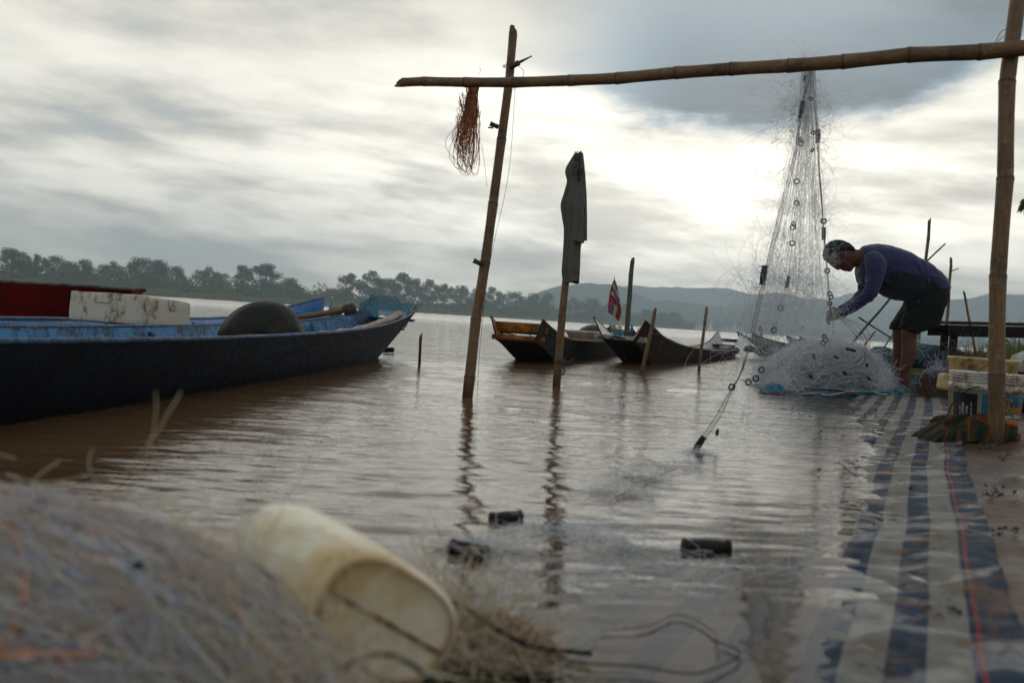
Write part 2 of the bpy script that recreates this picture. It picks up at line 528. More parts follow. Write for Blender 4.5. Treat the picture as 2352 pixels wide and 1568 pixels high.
# ------------------------------------------------------------------ river water
def build_water():
    ys = graded(-1.2, 2950.0, 0.0085, 0.00085)
    nc = 480
    u = np.linspace(-1, 1, nc)
    Y = np.repeat(ys[:, None], nc, 1)
    half = 0.78 * np.maximum(ys, 0) + 2.6
    X = u[None, :] * half[:, None]
    dy = np.gradient(ys)[:, None]; dx = (half * 2 / nc)[:, None]
    sp = np.maximum(dy, dx)
    s = shore_s(X, Y)
    calm = np.clip((-s - 0.10) / 1.1, 0.10, 1.0)
    comps = (rand_comps(16, 0.05, 0.16, 0.00080, 1.15, math.pi / 2 - 0.35)
             + rand_comps(16, 0.16, 0.55, 0.0009, 0.9, math.pi / 2 - 0.25)
             + rand_comps(10, 0.6, 1.8, 0.0014, 0.8, math.pi / 2 - 0.2))
    Zw = np.zeros_like(X)
    mod = 0.75 + 0.35 * np.sin(X * 0.9 + 1.3 * np.sin(Y * 0.55)) * np.sin(Y * 0.8 + 0.7 * np.sin(X * 1.3))
    for kx, ky, ph, a in comps:
        L = 2 * math.pi / math.hypot(kx, ky)
        w = np.clip((L / sp - 2.2) / 3.0, 0, 1)
        ph2 = ph + 0.6 * np.sin(X * 1.7 / (L + .3) * 0.3 + ky)
        Zw += w * a * np.sin(kx * X + ky * Y + ph2)
    Zw *= calm * mod * np.clip(.35 + (Y - 1.2) / 5.0, .35, 1)
    v = np.stack([X, Y, Zw], -1).reshape(-1, 3)
    me = np_mesh('water', v, grid_faces(len(ys), nc))
    depth = np.clip(-bed(X, Y), 0, 1).ravel()
    at = me.attributes.new('depth', 'FLOAT', 'POINT')
    at.data.foreach_set('value', depth.astype(np.float32))
    m, nt, out = new_mat('river_water')
    p = pos(nt)
    a = nt.node('ShaderNodeAttribute', attribute_name='depth').outputs['Fac']
    # silt hides the bed with depth
    murk = nt.ramp(a, 0.015, 0.17, 0.08, 1.0)
    # unresolved small ripples
    y = nt.sep(p)[1]
    far = nt.ramp(y, 4.0, 60.0)
    r1 = nt.noise(nt.mapv(p, (0.6, 1.4, 1), rot=(0, 0, -0.2)), 20.0, 4, 0.55, 0.4)
    r4 = nt.noise(nt.mapv(p, (0.6, 1.3, 1), rot=(0, 0, -0.1)), 2.2, 4, 0.6, 0.4)
    r2 = nt.noise(nt.mapv(p, (0.6, 1.5, 1), rot=(0, 0, 0.15)), 7.0, 4, 0.6, 0.5)
    r3 = nt.noise(nt.mapv(p, (0.5, 1.0, 1)), 0.5, 5, 0.6, 0.5)
    calmn = nt.m('MULTIPLY', nt.ramp(a, 0.0, 0.04, 0.4, 1.0), nt.ramp(nt.m('ADD', y, nt.m('MULTIPLY', nt.noise(p, 0.9, 3), 1.5)), 1.6, 5.5, 0.16, 1.0))
    b1 = bump(nt, nt.m('MULTIPLY', r1, calmn), 0.0042, 1.0)
    b2 = bump(nt, nt.m('MULTIPLY', r2, calmn), 0.0065, 1.0, b1)
    b2 = bump(nt, nt.m('MULTIPLY', r4, nt.m('MULTIPLY', calmn, nt.ramp(y, 2.0, 12.0))), 0.018, 1.0, b2)
    b3 = bump(nt, r3, 0.035, 1.0, b2)
    hue = nt.noise(p, 0.35, 4, 0.6)
    body = nt.mix(hue, (0.108, 0.057, 0.023), (0.150, 0.086, 0.040))
    dif = nt.node('ShaderNodeBsdfDiffuse', i_Color=body)
    tr = nt.node('ShaderNodeBsdfTransparent'); nt.put(tr.inputs[0], (0.84, 0.66, 0.46))
    mx = nt.node('ShaderNodeMixShader'); nt.put(mx.inputs[0], murk)
    nt.l.new(tr.outputs[0], mx.inputs[1]); nt.l.new(dif.outputs[0], mx.inputs[2])
    gl = nt.node('ShaderNodeBsdfGlossy'); nt.put(gl.inputs['Color'], (1, 1, 1))
    nt.put(gl.inputs['Roughness'], nt.ramp(y, 3.0, 80.0, 0.012, 0.14)); nt.l.new(b3, gl.inputs['Normal'])
    fr = nt.node('ShaderNodeFresnel'); nt.put(fr.inputs[0], 1.22); nt.l.new(b3, fr.inputs[1])
    m2 = nt.node('ShaderNodeMixShader')
    nt.put(m2.inputs[0], nt.m('MULTIPLY', fr.outputs[0], nt.ramp(y, 10, 150, 1.0, 0.8)))
    nt.l.new(mx.outputs[0], m2.inputs[1]); nt.l.new(gl.outputs[0], m2.inputs[2])
    nt.l.new(m2.outputs[0], out.inputs[0])
    o = link('water', me, m)
    tag(o, kind='structure')
build_water()

# ------------------------------------------------------------------ muddy bed and bank: one sheet
def build_ground():
    ys = graded(-4.0, 2900.0, 0.016, 0.0022)
    nc = 380
    u = np.linspace(-1, 1, nc)
    half = 0.85 * np.maximum(ys, 0) + 4.5
    X = u[None, :] * half[:, None]; Y = np.repeat(ys[:, None], nc, 1)
    s = shore_s(X, Y)
    Zm = bed(X, Y) * 1.0
    sp = np.maximum(np.gradient(ys)[:, None], (half * 2 / nc)[:, None])
    fade = np.clip(1.5 - sp / 0.12, 0, 1)
    Zm = bed0(X, Y) + (mud_h(X, Y) - bed0(X, Y)) * fade
    Zm = np.where(Y > 60, np.minimum(Zm, -0.5), Zm)      # open river beyond
    v = np.stack([X, Y, Zm], -1).reshape(-1, 3)
    me = np_mesh('ground', v, grid_faces(len(ys), nc))
    m, nt, out = new_mat('wet_mud')
    p = pos(nt)
    n1 = nt.noise(p, 3.0, 8, 0.62, 0.5); n2 = nt.noise(p, 26.0, 6, 0.65)
    c = nt.mix(nt.ramp(n1, 0.35, 0.68), (0.050, 0.024, 0.013), (0.125, 0.066, 0.037))
    c = nt.mix(nt.m('MULTIPLY', nt.ramp(n2, 0.55, 0.7), 0.6), c, (0.035, 0.018, 0.010))
    h = nt.m('ADD', nt.m('MULTIPLY', nt.noise(p, 14.0, 7, 0.6, 0.7), 1.0), nt.m('MULTIPLY', n2, 0.3))
    principled(nt, out, c, nt.ramp(n1, 0.35, 0.7, 0.25, 0.6), bump(nt, h, 0.015), 0.18)
    tag(link('ground', me, m), kind='structure')
build_ground()

# ------------------------------------------------------------------ striped woven mat
def build_mat():
    s = np.linspace(-2.15, 0.058, 230); t = np.linspace(0.12, 9.3, 760)
    S, T = np.meshgrid(s, t)
    # the edge wanders a little
    wav = 0.007 * np.sin(T * 1.1 + 0.5) + 0.003 * np.sin(T * 3.1) + 0.002 * np.sin(T * 8.3)
    So = S + wav * np.clip((S + 0.9) / 0.9, 0, 1) + S_RED
    X = So * MS[0] + T * MD[0]; Y = So * MS[1] + T * MD[1]
    # cross folds of the stiff plastic sheet
    f = sines2(S, T, rand_comps(26, 0.045, 0.20, 0.0009, 2.2, math.pi / 2)) * np.clip(1.2 + 0.9 * np.sin(T * 1.7 + S * 2), 0.2, 2)
    ridge = np.abs(sines2(S, T, rand_comps(10, 0.06, 0.25, 0.0016, 1.2, math.pi / 2)))
    Zt = bed(X, Y) + 0.006 + f + ridge * np.clip((S + 1.0), 0.2, 1)
    edge = np.clip((S - 0.03) / 0.03, 0, 1)
    Zt += edge * 0.006 * np.sin(T * 14 + 2 * np.sin(T * 3))
    v = np.stack([X, Y, Zt], -1).reshape(-1, 3)
    me = np_mesh('striped_mat', v, grid_faces(len(t), len(s)))
    set_uv(me, np.stack([S.ravel(), T.ravel()], 1))
    m, nt, out = new_mat('mat_woven')
    uv = nt.node('ShaderNodeUVMap').outputs[0]; u, v_, _ = nt.sep(uv)
    p = pos(nt)
    # stripe layout measured from the red selvedge
    ph = nt.m('FRACT', nt.m('DIVIDE', nt.m('ADD', nt.m('ADD', u, 0.1405 + 10 * 0.103), nt.m('MULTIPLY', nt.m('SUBTRACT', nt.noise(uv, 30, 2), 0.5), 0.003)), 0.103))
    dark = nt.m('MULTIPLY', nt.ramp(ph, 0.255, 0.27), nt.ramp(ph, 0.73, 0.745, 1.0, 0.0))
    hem = nt.ramp(u, 0.004, 0.007)
    dark = nt.m('MAXIMUM', dark, hem)
    wv = nt.node('ShaderNodeTexWave', i_Vector=uv, i_Scale=60.0, wave_type='BANDS', bands_direction='Y')
    wx = nt.node('ShaderNodeTexWave', i_Vector=uv, i_Scale=60.0, wave_type='BANDS', bands_direction='X')
    weave = nt.m('MULTIPLY', wv.outputs[1], wx.outputs[1])
    c = nt.mix(dark, (0.20, 0.195, 0.175), (0.006, 0.027, 0.060))
    c = nt.mix(nt.m('MULTIPLY', weave, 0.25), c, (0.02, 0.02, 0.03))
    red = nt.m('MULTIPLY', nt.ramp(u, -0.003, -0.001), nt.ramp(u, 0.003, 0.005, 1.0, 0.0))
    c = nt.mix(red, c, (0.22, 0.03, 0.04))
    # silt left on the sheet
    n1 = nt.noise(nt.mapv(p, (1, 1, 1)), 8.0, 9, 0.72, 0.8)
    n2 = nt.noise(nt.mapv(uv, (5, 1, 1)), 5.0, 6, 0.7)
    silt = nt.m('MULTIPLY', nt.ramp(nt.m('ADD', nt.m('MULTIPLY', n1, 0.7), nt.m('MULTIPLY', n2, 0.3)), 0.47, 0.61), 0.85)
    silt = nt.m('MAXIMUM', silt, nt.ramp(nt.sep(p)[2], -0.045, 0.0, 0.55, 0.0))
    c = nt.mix(silt, c, nt.mix(n2, (0.10, 0.052, 0.026), (0.19, 0.115, 0.07)))
    c = nt.mix(nt.m('MULTIPLY', nt.ramp(nt.noise(p, 40, 5, 0.7), 0.60, 0.66), 0.7), c, (0.025, 0.014, 0.01))
    b = bump(nt, nt.m('ADD', nt.m('MULTIPLY', weave, 0.25), nt.m('ADD', nt.noise(nt.mapv(uv, (1, 2.2, 1)), 26.0, 5, 0.6), nt.m('MULTIPLY', silt, 0.4))), 0.0035)
    wetp = nt.ramp(nt.noise(nt.mapv(p, (1, 2.2, 1)), 4.5, 6, .6, .5), .50, .60)
    principled(nt, out, c, nt.mix(wetp, (.55, .55, .55), (.10, .10, .10)), b, nt.m('ADD', .06, nt.m('MULTIPLY', wetp, .22)))
    o = link('striped_mat', me, m)
    tag(o, 'blue and white striped woven plastic sheet, silty, lying half under water along the bank', 'mat')
build_mat()

# ------------------------------------------------------------------ hills
def build_hill(name, pts, dist, depth, col, rough_amp, d_end=None):
    pxs = np.linspace(pts[0][0], pts[-1][0], 330)
    ridge = interp(pts, pxs)
    nv = 22
    rows = []
    for j in range(nv):
        t = j / (nv - 1)
        h = 1 - (1 - min(t / 0.8, 1)) ** 1.6 if t < 0.8 else 1 - 0.3 * ((t - 0.8) / 0.2)
        d = dist - depth * (0.8 - t)
        row = []
        for px, py in zip(pxs, ridge):
            top = P(px, py, dist)
            q = P(px, 730 + 0.064 * (px - 1176), d)
            row.append((q.x, d, max(top.z, 1) * h - (4 if j == 0 else 0)))
        rows.append(row)
    A = np.array(rows)
    n = vnoise(A.reshape(-1, 3) * [1, 1, 0], 1 / 150.0, 3.3).reshape(nv, -1)
    n2 = vnoise(A.reshape(-1, 3) * [1, 1, 0], 1 / 22.0, 9.1).reshape(nv, -1)
    w = np.sin(np.linspace(0, math.pi, nv))[:, None]
    A[:, :, 2] += n * rough_amp * 2.6 * w + n2 * rough_amp * 0.42
    A[0, :, 2] = -3
    A[-1, :, 2] = -3
    m, nt, out = new_mat(name)
    p = pos(nt)
    c = nt.mix(nt.ramp(nt.noise(p, 0.02, 6, 0.65), 0.35, 0.65), col, tuple(a * 1.9 for a in col))
    principled(nt, out, c, 0.9, bump(nt, nt.noise(p, 0.06, 5, 0.7), 8.0), 0.1)
    tag(np_obj('hill', A.reshape(-1, 3), grid_faces(nv, len(pxs)), m), kind='structure')
build_hill('far_hill', [(-260, 640), (0, 641), (250, 648), (540, 664), (740, 684), (1000, 699), (1180, 700), (1300, 684), (1380, 662), (1425, 656), (1450, 652), (1487, 656), (1550, 657), (1593, 662), (1651, 663),
           (1690, 670), (1725, 678), (1778, 672), (1850, 681), (1903, 679), (1951, 670), (2000, 676), (2080, 694), (2178, 720), (2400, 760)],
           2700, 300, (0.020, 0.034, 0.018), 5)
build_hill('near_hill', [(1170, 730), (1200, 700), (1220, 683), (1245, 668), (1283, 660), (1315, 656), (1341, 653), (1365, 655), (1391, 652),
           (1423, 657), (1450, 666), (1473, 676), (1508, 687), (1532, 686), (1575, 693), (1620, 702), (1680, 716), (1760, 733), (1900, 760)],
           1750, 260, (0.022, 0.040, 0.018), 6)
build_hill('middle_hill', [(1450, 735), (1560, 706), (1640, 702), (1700, 694), (1780, 692), (1860, 702), (1940, 699), (2020, 706), (2100, 700), (2178, 692),
           (2215, 690), (2259, 681), (2288, 678), (2352, 679), (2500, 668), (2800, 660)],
           2050, 380, (0.022, 0.038, 0.018), 6)

# ------------------------------------------------------------------ far bank
SHORE = [(-500, 330), (0, 400), (293, 430), (700, 520), (1082, 650), (1300, 780), (1500, 930), (1590, 1020)]
def shore_d(px): return float(interp(SHORE, [px])[0])
def hor(px): return 730 + 0.064 * (px - 1176)
def bank_pt(px, d, z):
    q = P(px, hor(px), d); return (q.x, d, z)
def build_far_bank():
    pxs = np.linspace(-500, 1600, 150)
    prof = [(0, -2.4), (1, -0.2), (6, 0.7), (16, 1.6), (40, 2.4), (160, 3.0), (420, 3.5), (500, -2.2)]
    vs = []
    for v, z in prof:
        for px in pxs:
            e = min(1, max(0, (1600 - px) / 90.0))
            vs.append(bank_pt(px, shore_d(px) + v * (0.4 + 0.6 * e) + 3 * math.sin(px * 0.05) + 2 * math.sin(px * .17), z * e - (1 - e) * 0.6 if z > 0 else z))
    m, nt, out = new_mat('bank_grass')
    p = pos(nt)
    c = nt.mix(nt.ramp(nt.noise(p, 0.12, 6, 0.6), 0.35, 0.65), (0.045, 0.070, 0.020), (0.11, 0.105, 0.045))
    principled(nt, out, c, 0.9, None, 0.1)
    tag(np_obj('far_bank', vs, grid_faces(len(prof), len(pxs)), m), kind='structure')
    # opposite shore under the hills
    pxs = np.linspace(1440, 2900, 90)
    prof = [(0, -2.4), (1, -0.1), (10, 1.5), (60, 3), (300, 6), (330, -2.4)]
    vs = [bank_pt(px, 1330 + v + 14 * math.sin(px * 0.03), z) for v, z in prof for px in pxs]
    m2 = mat_plain('opposite_shore', (0.035, 0.055, 0.022), 0.9, 0.05)
    tag(np_obj('opposite_shore', vs, grid_faces(len(prof), len(pxs)), m2), kind='structure')
build_far_bank()

def mat_leaf(name, a, b, tl=0.35):
    m, nt, out = new_mat(name)
    oi = nt.node('ShaderNodeObjectInfo').outputs['Random']
    p = pos(nt)
    n = nt.noise(p, 0.25, 4, 0.6)
    c = nt.mix(nt.ramp(n, 0.35, 0.65), a, b)
    c = nt.mix(nt.m('MULTIPLY', oi, 0.5), c, tuple(x * y for x, y in zip(a, (1.5, 1.15, 0.7))))
    d = nt.node('ShaderNodeBsdfDiffuse', i_Color=c); t = nt.node('ShaderNodeBsdfTranslucent', i_Color=c)
    mx = nt.node('ShaderNodeMixShader'); nt.put(mx.inputs[0], tl)
    nt.l.new(d.outputs[0], mx.inputs[1]); nt.l.new(t.outputs[0], mx.inputs[2]); nt.l.new(mx.outputs[0], out.inputs[0])
    return m
LEAF = mat_leaf('tree_leaves', (0.045, 0.085, 0.016), (0.10, 0.14, 0.032))
BARK = mat_plain('tree_bark', (0.10, 0.085, 0.065), 0.9, 1.5)
REED = mat_leaf('reed_grass', (0.11, 0.14, 0.035), (0.20, 0.18, 0.07))

def leaf_quads(cen, size, n, rad, squash=0.75, shell=0.55):
    """n small leaf clumps spread through an ellipsoid"""
    d = rng.normal(size=(n, 3)); d /= np.linalg.norm(d, axis=1)[:, None]
    r = rad * (shell + (1 - shell) * rng.random(n)) ** 0.9
    c = np.asarray(cen) + d * r[:, None] * [1, 1, squash]
    a = rng.normal(size=(n, 3)); a /= np.linalg.norm(a, axis=1)[:, None]
    b = np.cross(a, rng.normal(size=(n, 3))); b /= np.linalg.norm(b, axis=1)[:, None]
    s = size * (0.6 + 0.8 * rng.random(n))[:, None]
    a *= s; b *= s * 0.8
    v = np.stack([c - a, c - b * 0.9, c + a, c + b * 1.1], 1)
    return v.reshape(-1, 3)
def tree_variant(kind, k):
    cl = []
    rnd = random.Random(k * 31 + 5)
    if kind == 'umbrella':
        N, zr, R, cr = 34, (0.40, 0.90), 0.46, (0.10, 0.16)
    elif kind == 'tall':
        N, zr, R, cr = 32, (0.26, 0.94), 0.25, (0.08, 0.13)
    elif kind == 'dense':
        N, zr, R, cr = 44, (0.10, 0.88), 0.42, (0.12, 0.18)
    else:
        N, zr, R, cr = 11, (0.50, 0.92), 0.26, (0.06, 0.10)
    for i in range(N):
        z = rnd.uniform(*zr); t = (z - zr[0]) / (zr[1] - zr[0])
        if kind == 'umbrella': w = R * math.sqrt(max(0.05, 1 - t ** 2)) * (0.75 + 0.25 * t)
        elif kind == 'dense': w = R * math.sqrt(max(0.05, 1 - (2 * t * 0.6 - 0.25) ** 2)) * (1 - 0.35 * t)
        else: w = R * math.sin(math.pi * (0.15 + 0.75 * t)) + 0.03
        th = rnd.uniform(0, 6.28); r = w * math.sqrt(rnd.uniform(0.15, 1))
        cl.append((r * math.cos(th), r * math.sin(th), z, rnd.uniform(*cr)))
    q = [leaf_quads(c[:3], 0.017, 105 if kind != 'sparse' else 40, c[3], 1.0, 0.3) for c in cl]
    v = np.concatenate(q); f = np.arange(len(v)).reshape(-1, 4)
    crown = np_mesh('crown', v, f); crown.materials.append(LEAF)
    mb = MB()
    lean = rnd.uniform(-0.04, 0.04)
    th_ = zr[0] + 0.15
    mb.tube([(0, 0, -0.05), (lean * .5, 0, th_ * .5), (lean, 0, th_)], [0.022, 0.015, 0.010], 6)
    for c in cl[::2]:
        z0 = rnd.uniform(zr[0] * 0.55, th_)
        mid = (c[0] * 0.5, c[1] * 0.5, (z0 + c[2]) / 2 + 0.02)
        mb.tube([(lean * z0, 0, z0), mid, c[:3]], [0.009, 0.006, 0.003], 4)
    me = bpy.data.meshes.new('trunk'); me.from_pydata(mb.v, [], mb.f); me.materials.append(BARK)
    return crown, me
VAR = {k: [tree_variant(k, i) for i in range(n)] for k, n in (('umbrella', 4), ('tall', 4), ('dense', 4), ('sparse', 2))}
def far_tree(px, top, width, kind, label, off=45, i=0, base=None):
    d = shore_d(px) + off
    zb = 2.3
    zt = P(px, top, d).z
    h = (zt - zb) * 1.04
    crown, trunk = VAR[kind][i % len(VAR[kind])]
    q = bank_pt(px, d, zb)
    root = empty('tree', q, label, 'tree', 'trees along the far bank')
    wreal = 1.35 * width / FD * d
    span = {'umbrella': 1.02, 'tall': 0.62, 'dense': 1.0, 'sparse': 0.62}[kind]
    sx = wreal / span
    root.scale = (sx, sx, h); root.rotation_euler = (0, 0, i * 1.7)
    for nm, me in (('crown', crown), ('trunk', trunk)):
        c = bpy.data.objects.new(nm, me); COL.objects.link(c); c.parent = root
    return root
TREES = [
 (22, 571, 78, 'umbrella', 'tall open crowned tree at the left edge of the picture, on the far bank', 30),
 (60, 590, 62, 'umbrella', 'lower flat crowned tree between the left edge tree and the vine covered snag', 40),
 (122, 588, 66, 'umbrella', 'pale umbrella crowned tree just right of the vine covered snag', 45),
 (160, 600, 60, 'dense', 'round tree behind the red boat, right of the pale umbrella crowned tree', 60),
 (192, 596, 56, 'dense', 'dark rounded tree on the bank above the left half of the white box', 45),
 (252, 600, 60, 'umbrella', 'spreading tree above the middle of the white box', 50),
 (318, 590, 78, 'dense', 'highest bushy tree above the right corner of the white box', 40),
 (362, 597, 72, 'dense', 'wide dark tree just right of the highest bushy tree', 45),
 (402, 612, 58, 'dense', 'sloping shouldered tree above the right end of the white box', 60),
 (470, 612, 56, 'umbrella', 'pale flat topped tree standing between two dark tree groups', 60),
 (505, 626, 60, 'dense', 'low hazy tree left of the black rubber hood', 80),
 (555, 611, 40, 'tall', 'narrow dark tree above the left side of the black rubber hood', 35),
 (602, 609, 62, 'tall', 'tall tree with broad head right above the black rubber hood', 35),
 (662, 636, 74, 'dense', 'broad low tree above the bow of the light blue boat', 45),
 (735, 648, 26, 'sparse', 'thin nearly bare tree in the low gap of the tree line', 60),
 (762, 662, 54, 'dense', 'low tree right of the thin nearly bare tree', 60),
 (797, 631, 42, 'tall', 'lone slender tree with open crown left of the blue net on the bow', 35),
 (848, 622, 56, 'tall', 'tall forked tree rising behind the blue net on the bow', 30),
 (882, 641, 66, 'dense', 'dense tree behind the right part of the blue net', 40),
 (914, 628, 52, 'tall', 'tall twin headed tree right of the blue net on the bow', 40),
 (950, 640, 44, 'umbrella', 'hazy tree above the tip of the long dark boat', 60),
 (985, 642, 50, 'tall', 'pointed tree above the short stake in the water', 55),
 (1018, 652, 46, 'umbrella', 'pale tree between the short stake and the leaning frame post', 60),
 (1056, 655, 56, 'dense', 'round tree immediately left of the leaning frame post', 50),
 (1094, 661, 48, 'dense', 'tree half hidden behind the leaning frame post', 60),
 (1132, 660, 46, 'tall', 'tree just right of the leaning frame post', 50),
 (1180, 669, 66, 'dense', 'wide tree midway between the frame post and the pole with the shirt', 50),
 (1222, 673, 50, 'dense', 'second wide tree, nearer the pole with the shirt', 60),
 (1256, 673, 52, 'dense', 'tree just left of the pole with the shirt', 55),
 (1320, 684, 52, 'umbrella', 'tree just right of the pole with the shirt, below the hill', 60),
 (1358, 684, 56, 'dense', 'tree between the shirt pole and the flag, below the hill', 50),
 (1400, 694, 50, 'dense', 'tree directly behind the red white and blue flag', 60),
 (1434, 699, 44, 'dense', 'tree right of the flag, behind the green bamboo pole', 55),
 (1487, 709, 60, 'dense', 'rounded tree right of the green bamboo pole, above the nearer stake', 40),
 (1520, 717, 44, 'dense', 'lower tree between the two leaning stakes', 40),
 (1548, 716, 46, 'dense', 'last tree at the right tip of the far bank', 35),
]
for i, (px, top, w, kind, lab, off) in enumerate(TREES):
    far_tree(px, top, w, kind, lab, off, i)

def build_snag():
    d = shore_d(78) + 40; q = bank_pt(78, d, 2.3); top = P(84, 586, d).z
    root = empty('tree', q, 'bare upright snag wrapped in vines, with two short stubs, on the far bank', 'tree', 'trees along the far bank')
    mb = MB(); H = top - 2.3
    mb.tube([(q[0], d, 2.0), (q[0] + .3, d, 2.3 + H * .55), (q[0] + .9, d, 2.3 + H * .8), (q[0] + 1.1, d, top - .4)], [0.9, 0.75, 0.7, 0.35], 7)
    mb.tube([(q[0] + .9, d, 2.3 + H * .78), (q[0] + 2.0, d, 2.3 + H * .86), (q[0] + 2.2, d, top)], [0.5, 0.4, 0.25], 6)
    mb.build('trunk', BARK, root)
    q2 = [leaf_quads((q[0] + .5 * t, d, 2.3 + H * t), 0.42, 70, 1.1 + 2.6 * max(0, 0.45 - t), 1.2) for t in np.linspace(0.05, 0.95, 12)]
    q2 += [leaf_quads((q[0] + .5 + a, d, 2.3 + 1.6), 0.5, 120, 2.8, 0.8) for a in (-3, 2.5)]
    v = np.concatenate(q2); np_obj('crown', v, np.arange(len(v)).reshape(-1, 4), LEAF, root)
build_snag()

def build_undergrowth():
    qs = []; bl = []
    for px in np.arange(-420, 1590, 3.2):
        d0 = shore_d(px)
        for _ in range(4):
            off = rng.uniform(14, 90); d = d0 + off
            h = rng.uniform(2.0, 10.5) * (1.0 if off > 25 else 0.5)
            q = bank_pt(px + rng.uniform(-3, 3), d, 2.0 + h * 0.45)
            qs.append(leaf_quads(q, 0.42 + d * 0.00025, 30, h * 0.62, 0.85, 0.4))
    v = np.concatenate(qs)
    tag(np_obj('undergrowth', v, np.arange(len(v)).reshape(-1, 4), LEAF), 'green scrub massed along the foot of the far tree line', 'scrub', kind='stuff')
    n = 9000
    px = rng.uniform(-450, 1592, n); off = rng.uniform(0.5, 22, n)
    d = interp(SHORE, px) + off + 3 * np.sin(px * 0.05) + 2 * np.sin(px * .17)
    x = (np.array([ray(a, hor(a)).x / ray(a, hor(a)).y for a in px])) * d
    zb = np.interp(off, [0, 6, 16, 40], [-.2, .6, 1.5, 2.3]); h = rng.uniform(0.9, 2.4, n) * (0.7 + 0.5 * np.sin(px * .021) ** 2)
    w = rng.uniform(0.25, 0.7, n); lx = rng.normal(0, .3, n)
    b0 = np.stack([x - w, d, zb - .3], 1); b1 = np.stack([x + w, d, zb - .3], 1); t0 = np.stack([x + lx + w * .4, d + .2, zb + h], 1); t1 = np.stack([x + lx - w * .5, d + .2, zb + h * .9], 1)
    v = np.stack([b0, b1, t0, t1], 1).reshape(-1, 3)
    tag(np_obj('reeds', v, np.arange(len(v)).reshape(-1, 4), REED), 'strip of tall yellow green reeds along the far water edge', 'reeds', kind='stuff')
    # the wooded shore under the hills
    qs = []
    for px in np.arange(1500, 2700, 3.0):
        for _ in range(2):
            d = 1345 + rng.uniform(0, 120)
            h = rng.uniform(5, 13) * (1.25 if px < 1860 else 0.8)
            qs.append(leaf_quads(bank_pt(px, d, 3 + h * .45), 1.5, 22, h * 0.6, 0.85, 0.4))
    v = np.concatenate(qs)
    tag(np_obj('distant_wood', v, np.arange(len(v)).reshape(-1, 4), LEAF), 'low hazy wood along the opposite shore under the hills', 'wood', kind='stuff')
build_undergrowth()

def village():
    WH = mat_plain('white_plaster', (0.75, 0.73, 0.68), 0.8, 0.5); OR = mat_plain('orange_tile', (0.42, 0.16, 0.07), 0.8, 0.5); BL = mat_plain('blue_sheet_roof', (0.10, 0.22, 0.38), 0.6, 0.5)
    def at(px, y=1334): return bank_pt(px, y, 1.5)
    def house(px, w, h, roof, label):
        q = at(px); root = empty('house', q, label, 'house', 'houses on the opposite shore')
        b = MB(); b.box((q[0], q[1], q[2] + h / 2 - 1), (w / 2, 4, h / 2 + 1)); wl = b.build('wall', WH, root, False)
        r = MB(); z = q[2] + h
        x0, x1, y0, y1 = q[0] - w / 2 - .7, q[0] + w / 2 + .7, q[1] - 4.8, q[1] + 4.8
        r.add([(x0, y0, z), (x1, y0, z), (x1, y1, z), (x0, y1, z), (x0 + 1, q[1], z + 2.6), (x1 - 1, q[1], z + 2.6)], [(0, 1, 5, 4), (1, 2, 5), (2, 3, 4, 5), (3, 0, 4), (0, 3, 2, 1)])
        r.build('roof', roof, root, False)
        for k in (-0.28, 0.28):
            s = MB(); s.box((q[0] + k * w, q[1] - 4.02, q[2] + h * .5), (w * .07, .06, h * .17)); s.build('window', mat_dark, root, False)
    global mat_dark
    mat_dark = mat_plain('window_dark', (0.03, 0.03, 0.035), 0.3, 1)
    house(1608, 13, 4, OR, 'orange roofed house on the opposite shore between the two leaning stakes')
    house(1668, 15, 3, BL, 'long blue roofed house on the opposite shore right of the far stake')
    house(1700, 9, 3.4, BL, 'small blue roofed house right of the white pagoda across the river')
    for px, H, lab in ((1631, 13, 'small white shrine spire across the river, behind the far stake'), (1685, 17, 'white pagoda with a pointed spire on the opposite shore')):
        q = at(px, 1331); root = empty('pagoda', q, lab, 'pagoda')
        prof = [(4.2, -1), (4.2, 1.5), (3.4, 1.6), (3.4, 3), (2.6, 3.2), (2.7, 4.6), (2.0, 6.2), (1.0, 7.2), (0.8, 8.5), (0.35, 10.5), (0.08, 13)]
        v = [(q[0] + r * H / 15 * math.cos(a), q[1] + r * H / 15 * math.sin(a), q[2] + z * H / 13) for r, z in prof for a in np.linspace(0, 6.283, 12, endpoint=False)]
        np_obj('spire', v, grid_faces(len(prof), 12, True), WH, root)
village()

# patches of morning mist resting on the slopes: small closed volumes
def mist(px, py, d, sx, sz, dens, sy=60):
    c = P(px, py, d)
    me = bpy.data.meshes.new('mist'); bm = bmesh.new(); bmesh.ops.create_icosphere(bm, subdivisions=3, radius=1.0)
    for v in bm.verts:
        n = mnoise.noise(v.co * 1.7 + Vector((px, 0, 0)))
        v.co *= 1 + 0.45 * n
        v.co = Vector((v.co.x * sx, v.co.y * sy, v.co.z * sz)) + c
    bm.to_mesh(me); bm.free()
    m, nt, out = new_mat('mist')
    pv = nt.node('ShaderNodeVolumePrincipled'); nt.put(pv.inputs['Color'], (0.93, 0.95, 0.97)); nt.put(pv.inputs['Density'], dens)
    nt.l.new(pv.outputs[0], out.inputs['Volume'])
    tag(link('mist', me, m), 'thin white mist patch clinging to the wooded slope', 'mist', kind='stuff')
# air: one closed box of even haze round the whole scene
def build_haze():
    b = MB(); b.box((0, 1440, 82), (3300, 1500, 86))
    m, nt, out = new_mat('haze')
    pv = nt.node('ShaderNodeVolumePrincipled')
    nt.put(pv.inputs['Color'], (0.76, 0.90, 1.0)); nt.put(pv.inputs['Density'], 0.00054); nt.put(pv.inputs['Anisotropy'], 0.25)
    nt.l.new(pv.outputs[0], out.inputs['Volume'])
    tag(b.build('haze', m, None, False), kind='stuff', label='pale haze in the air over the river', cat='haze')
build_haze()

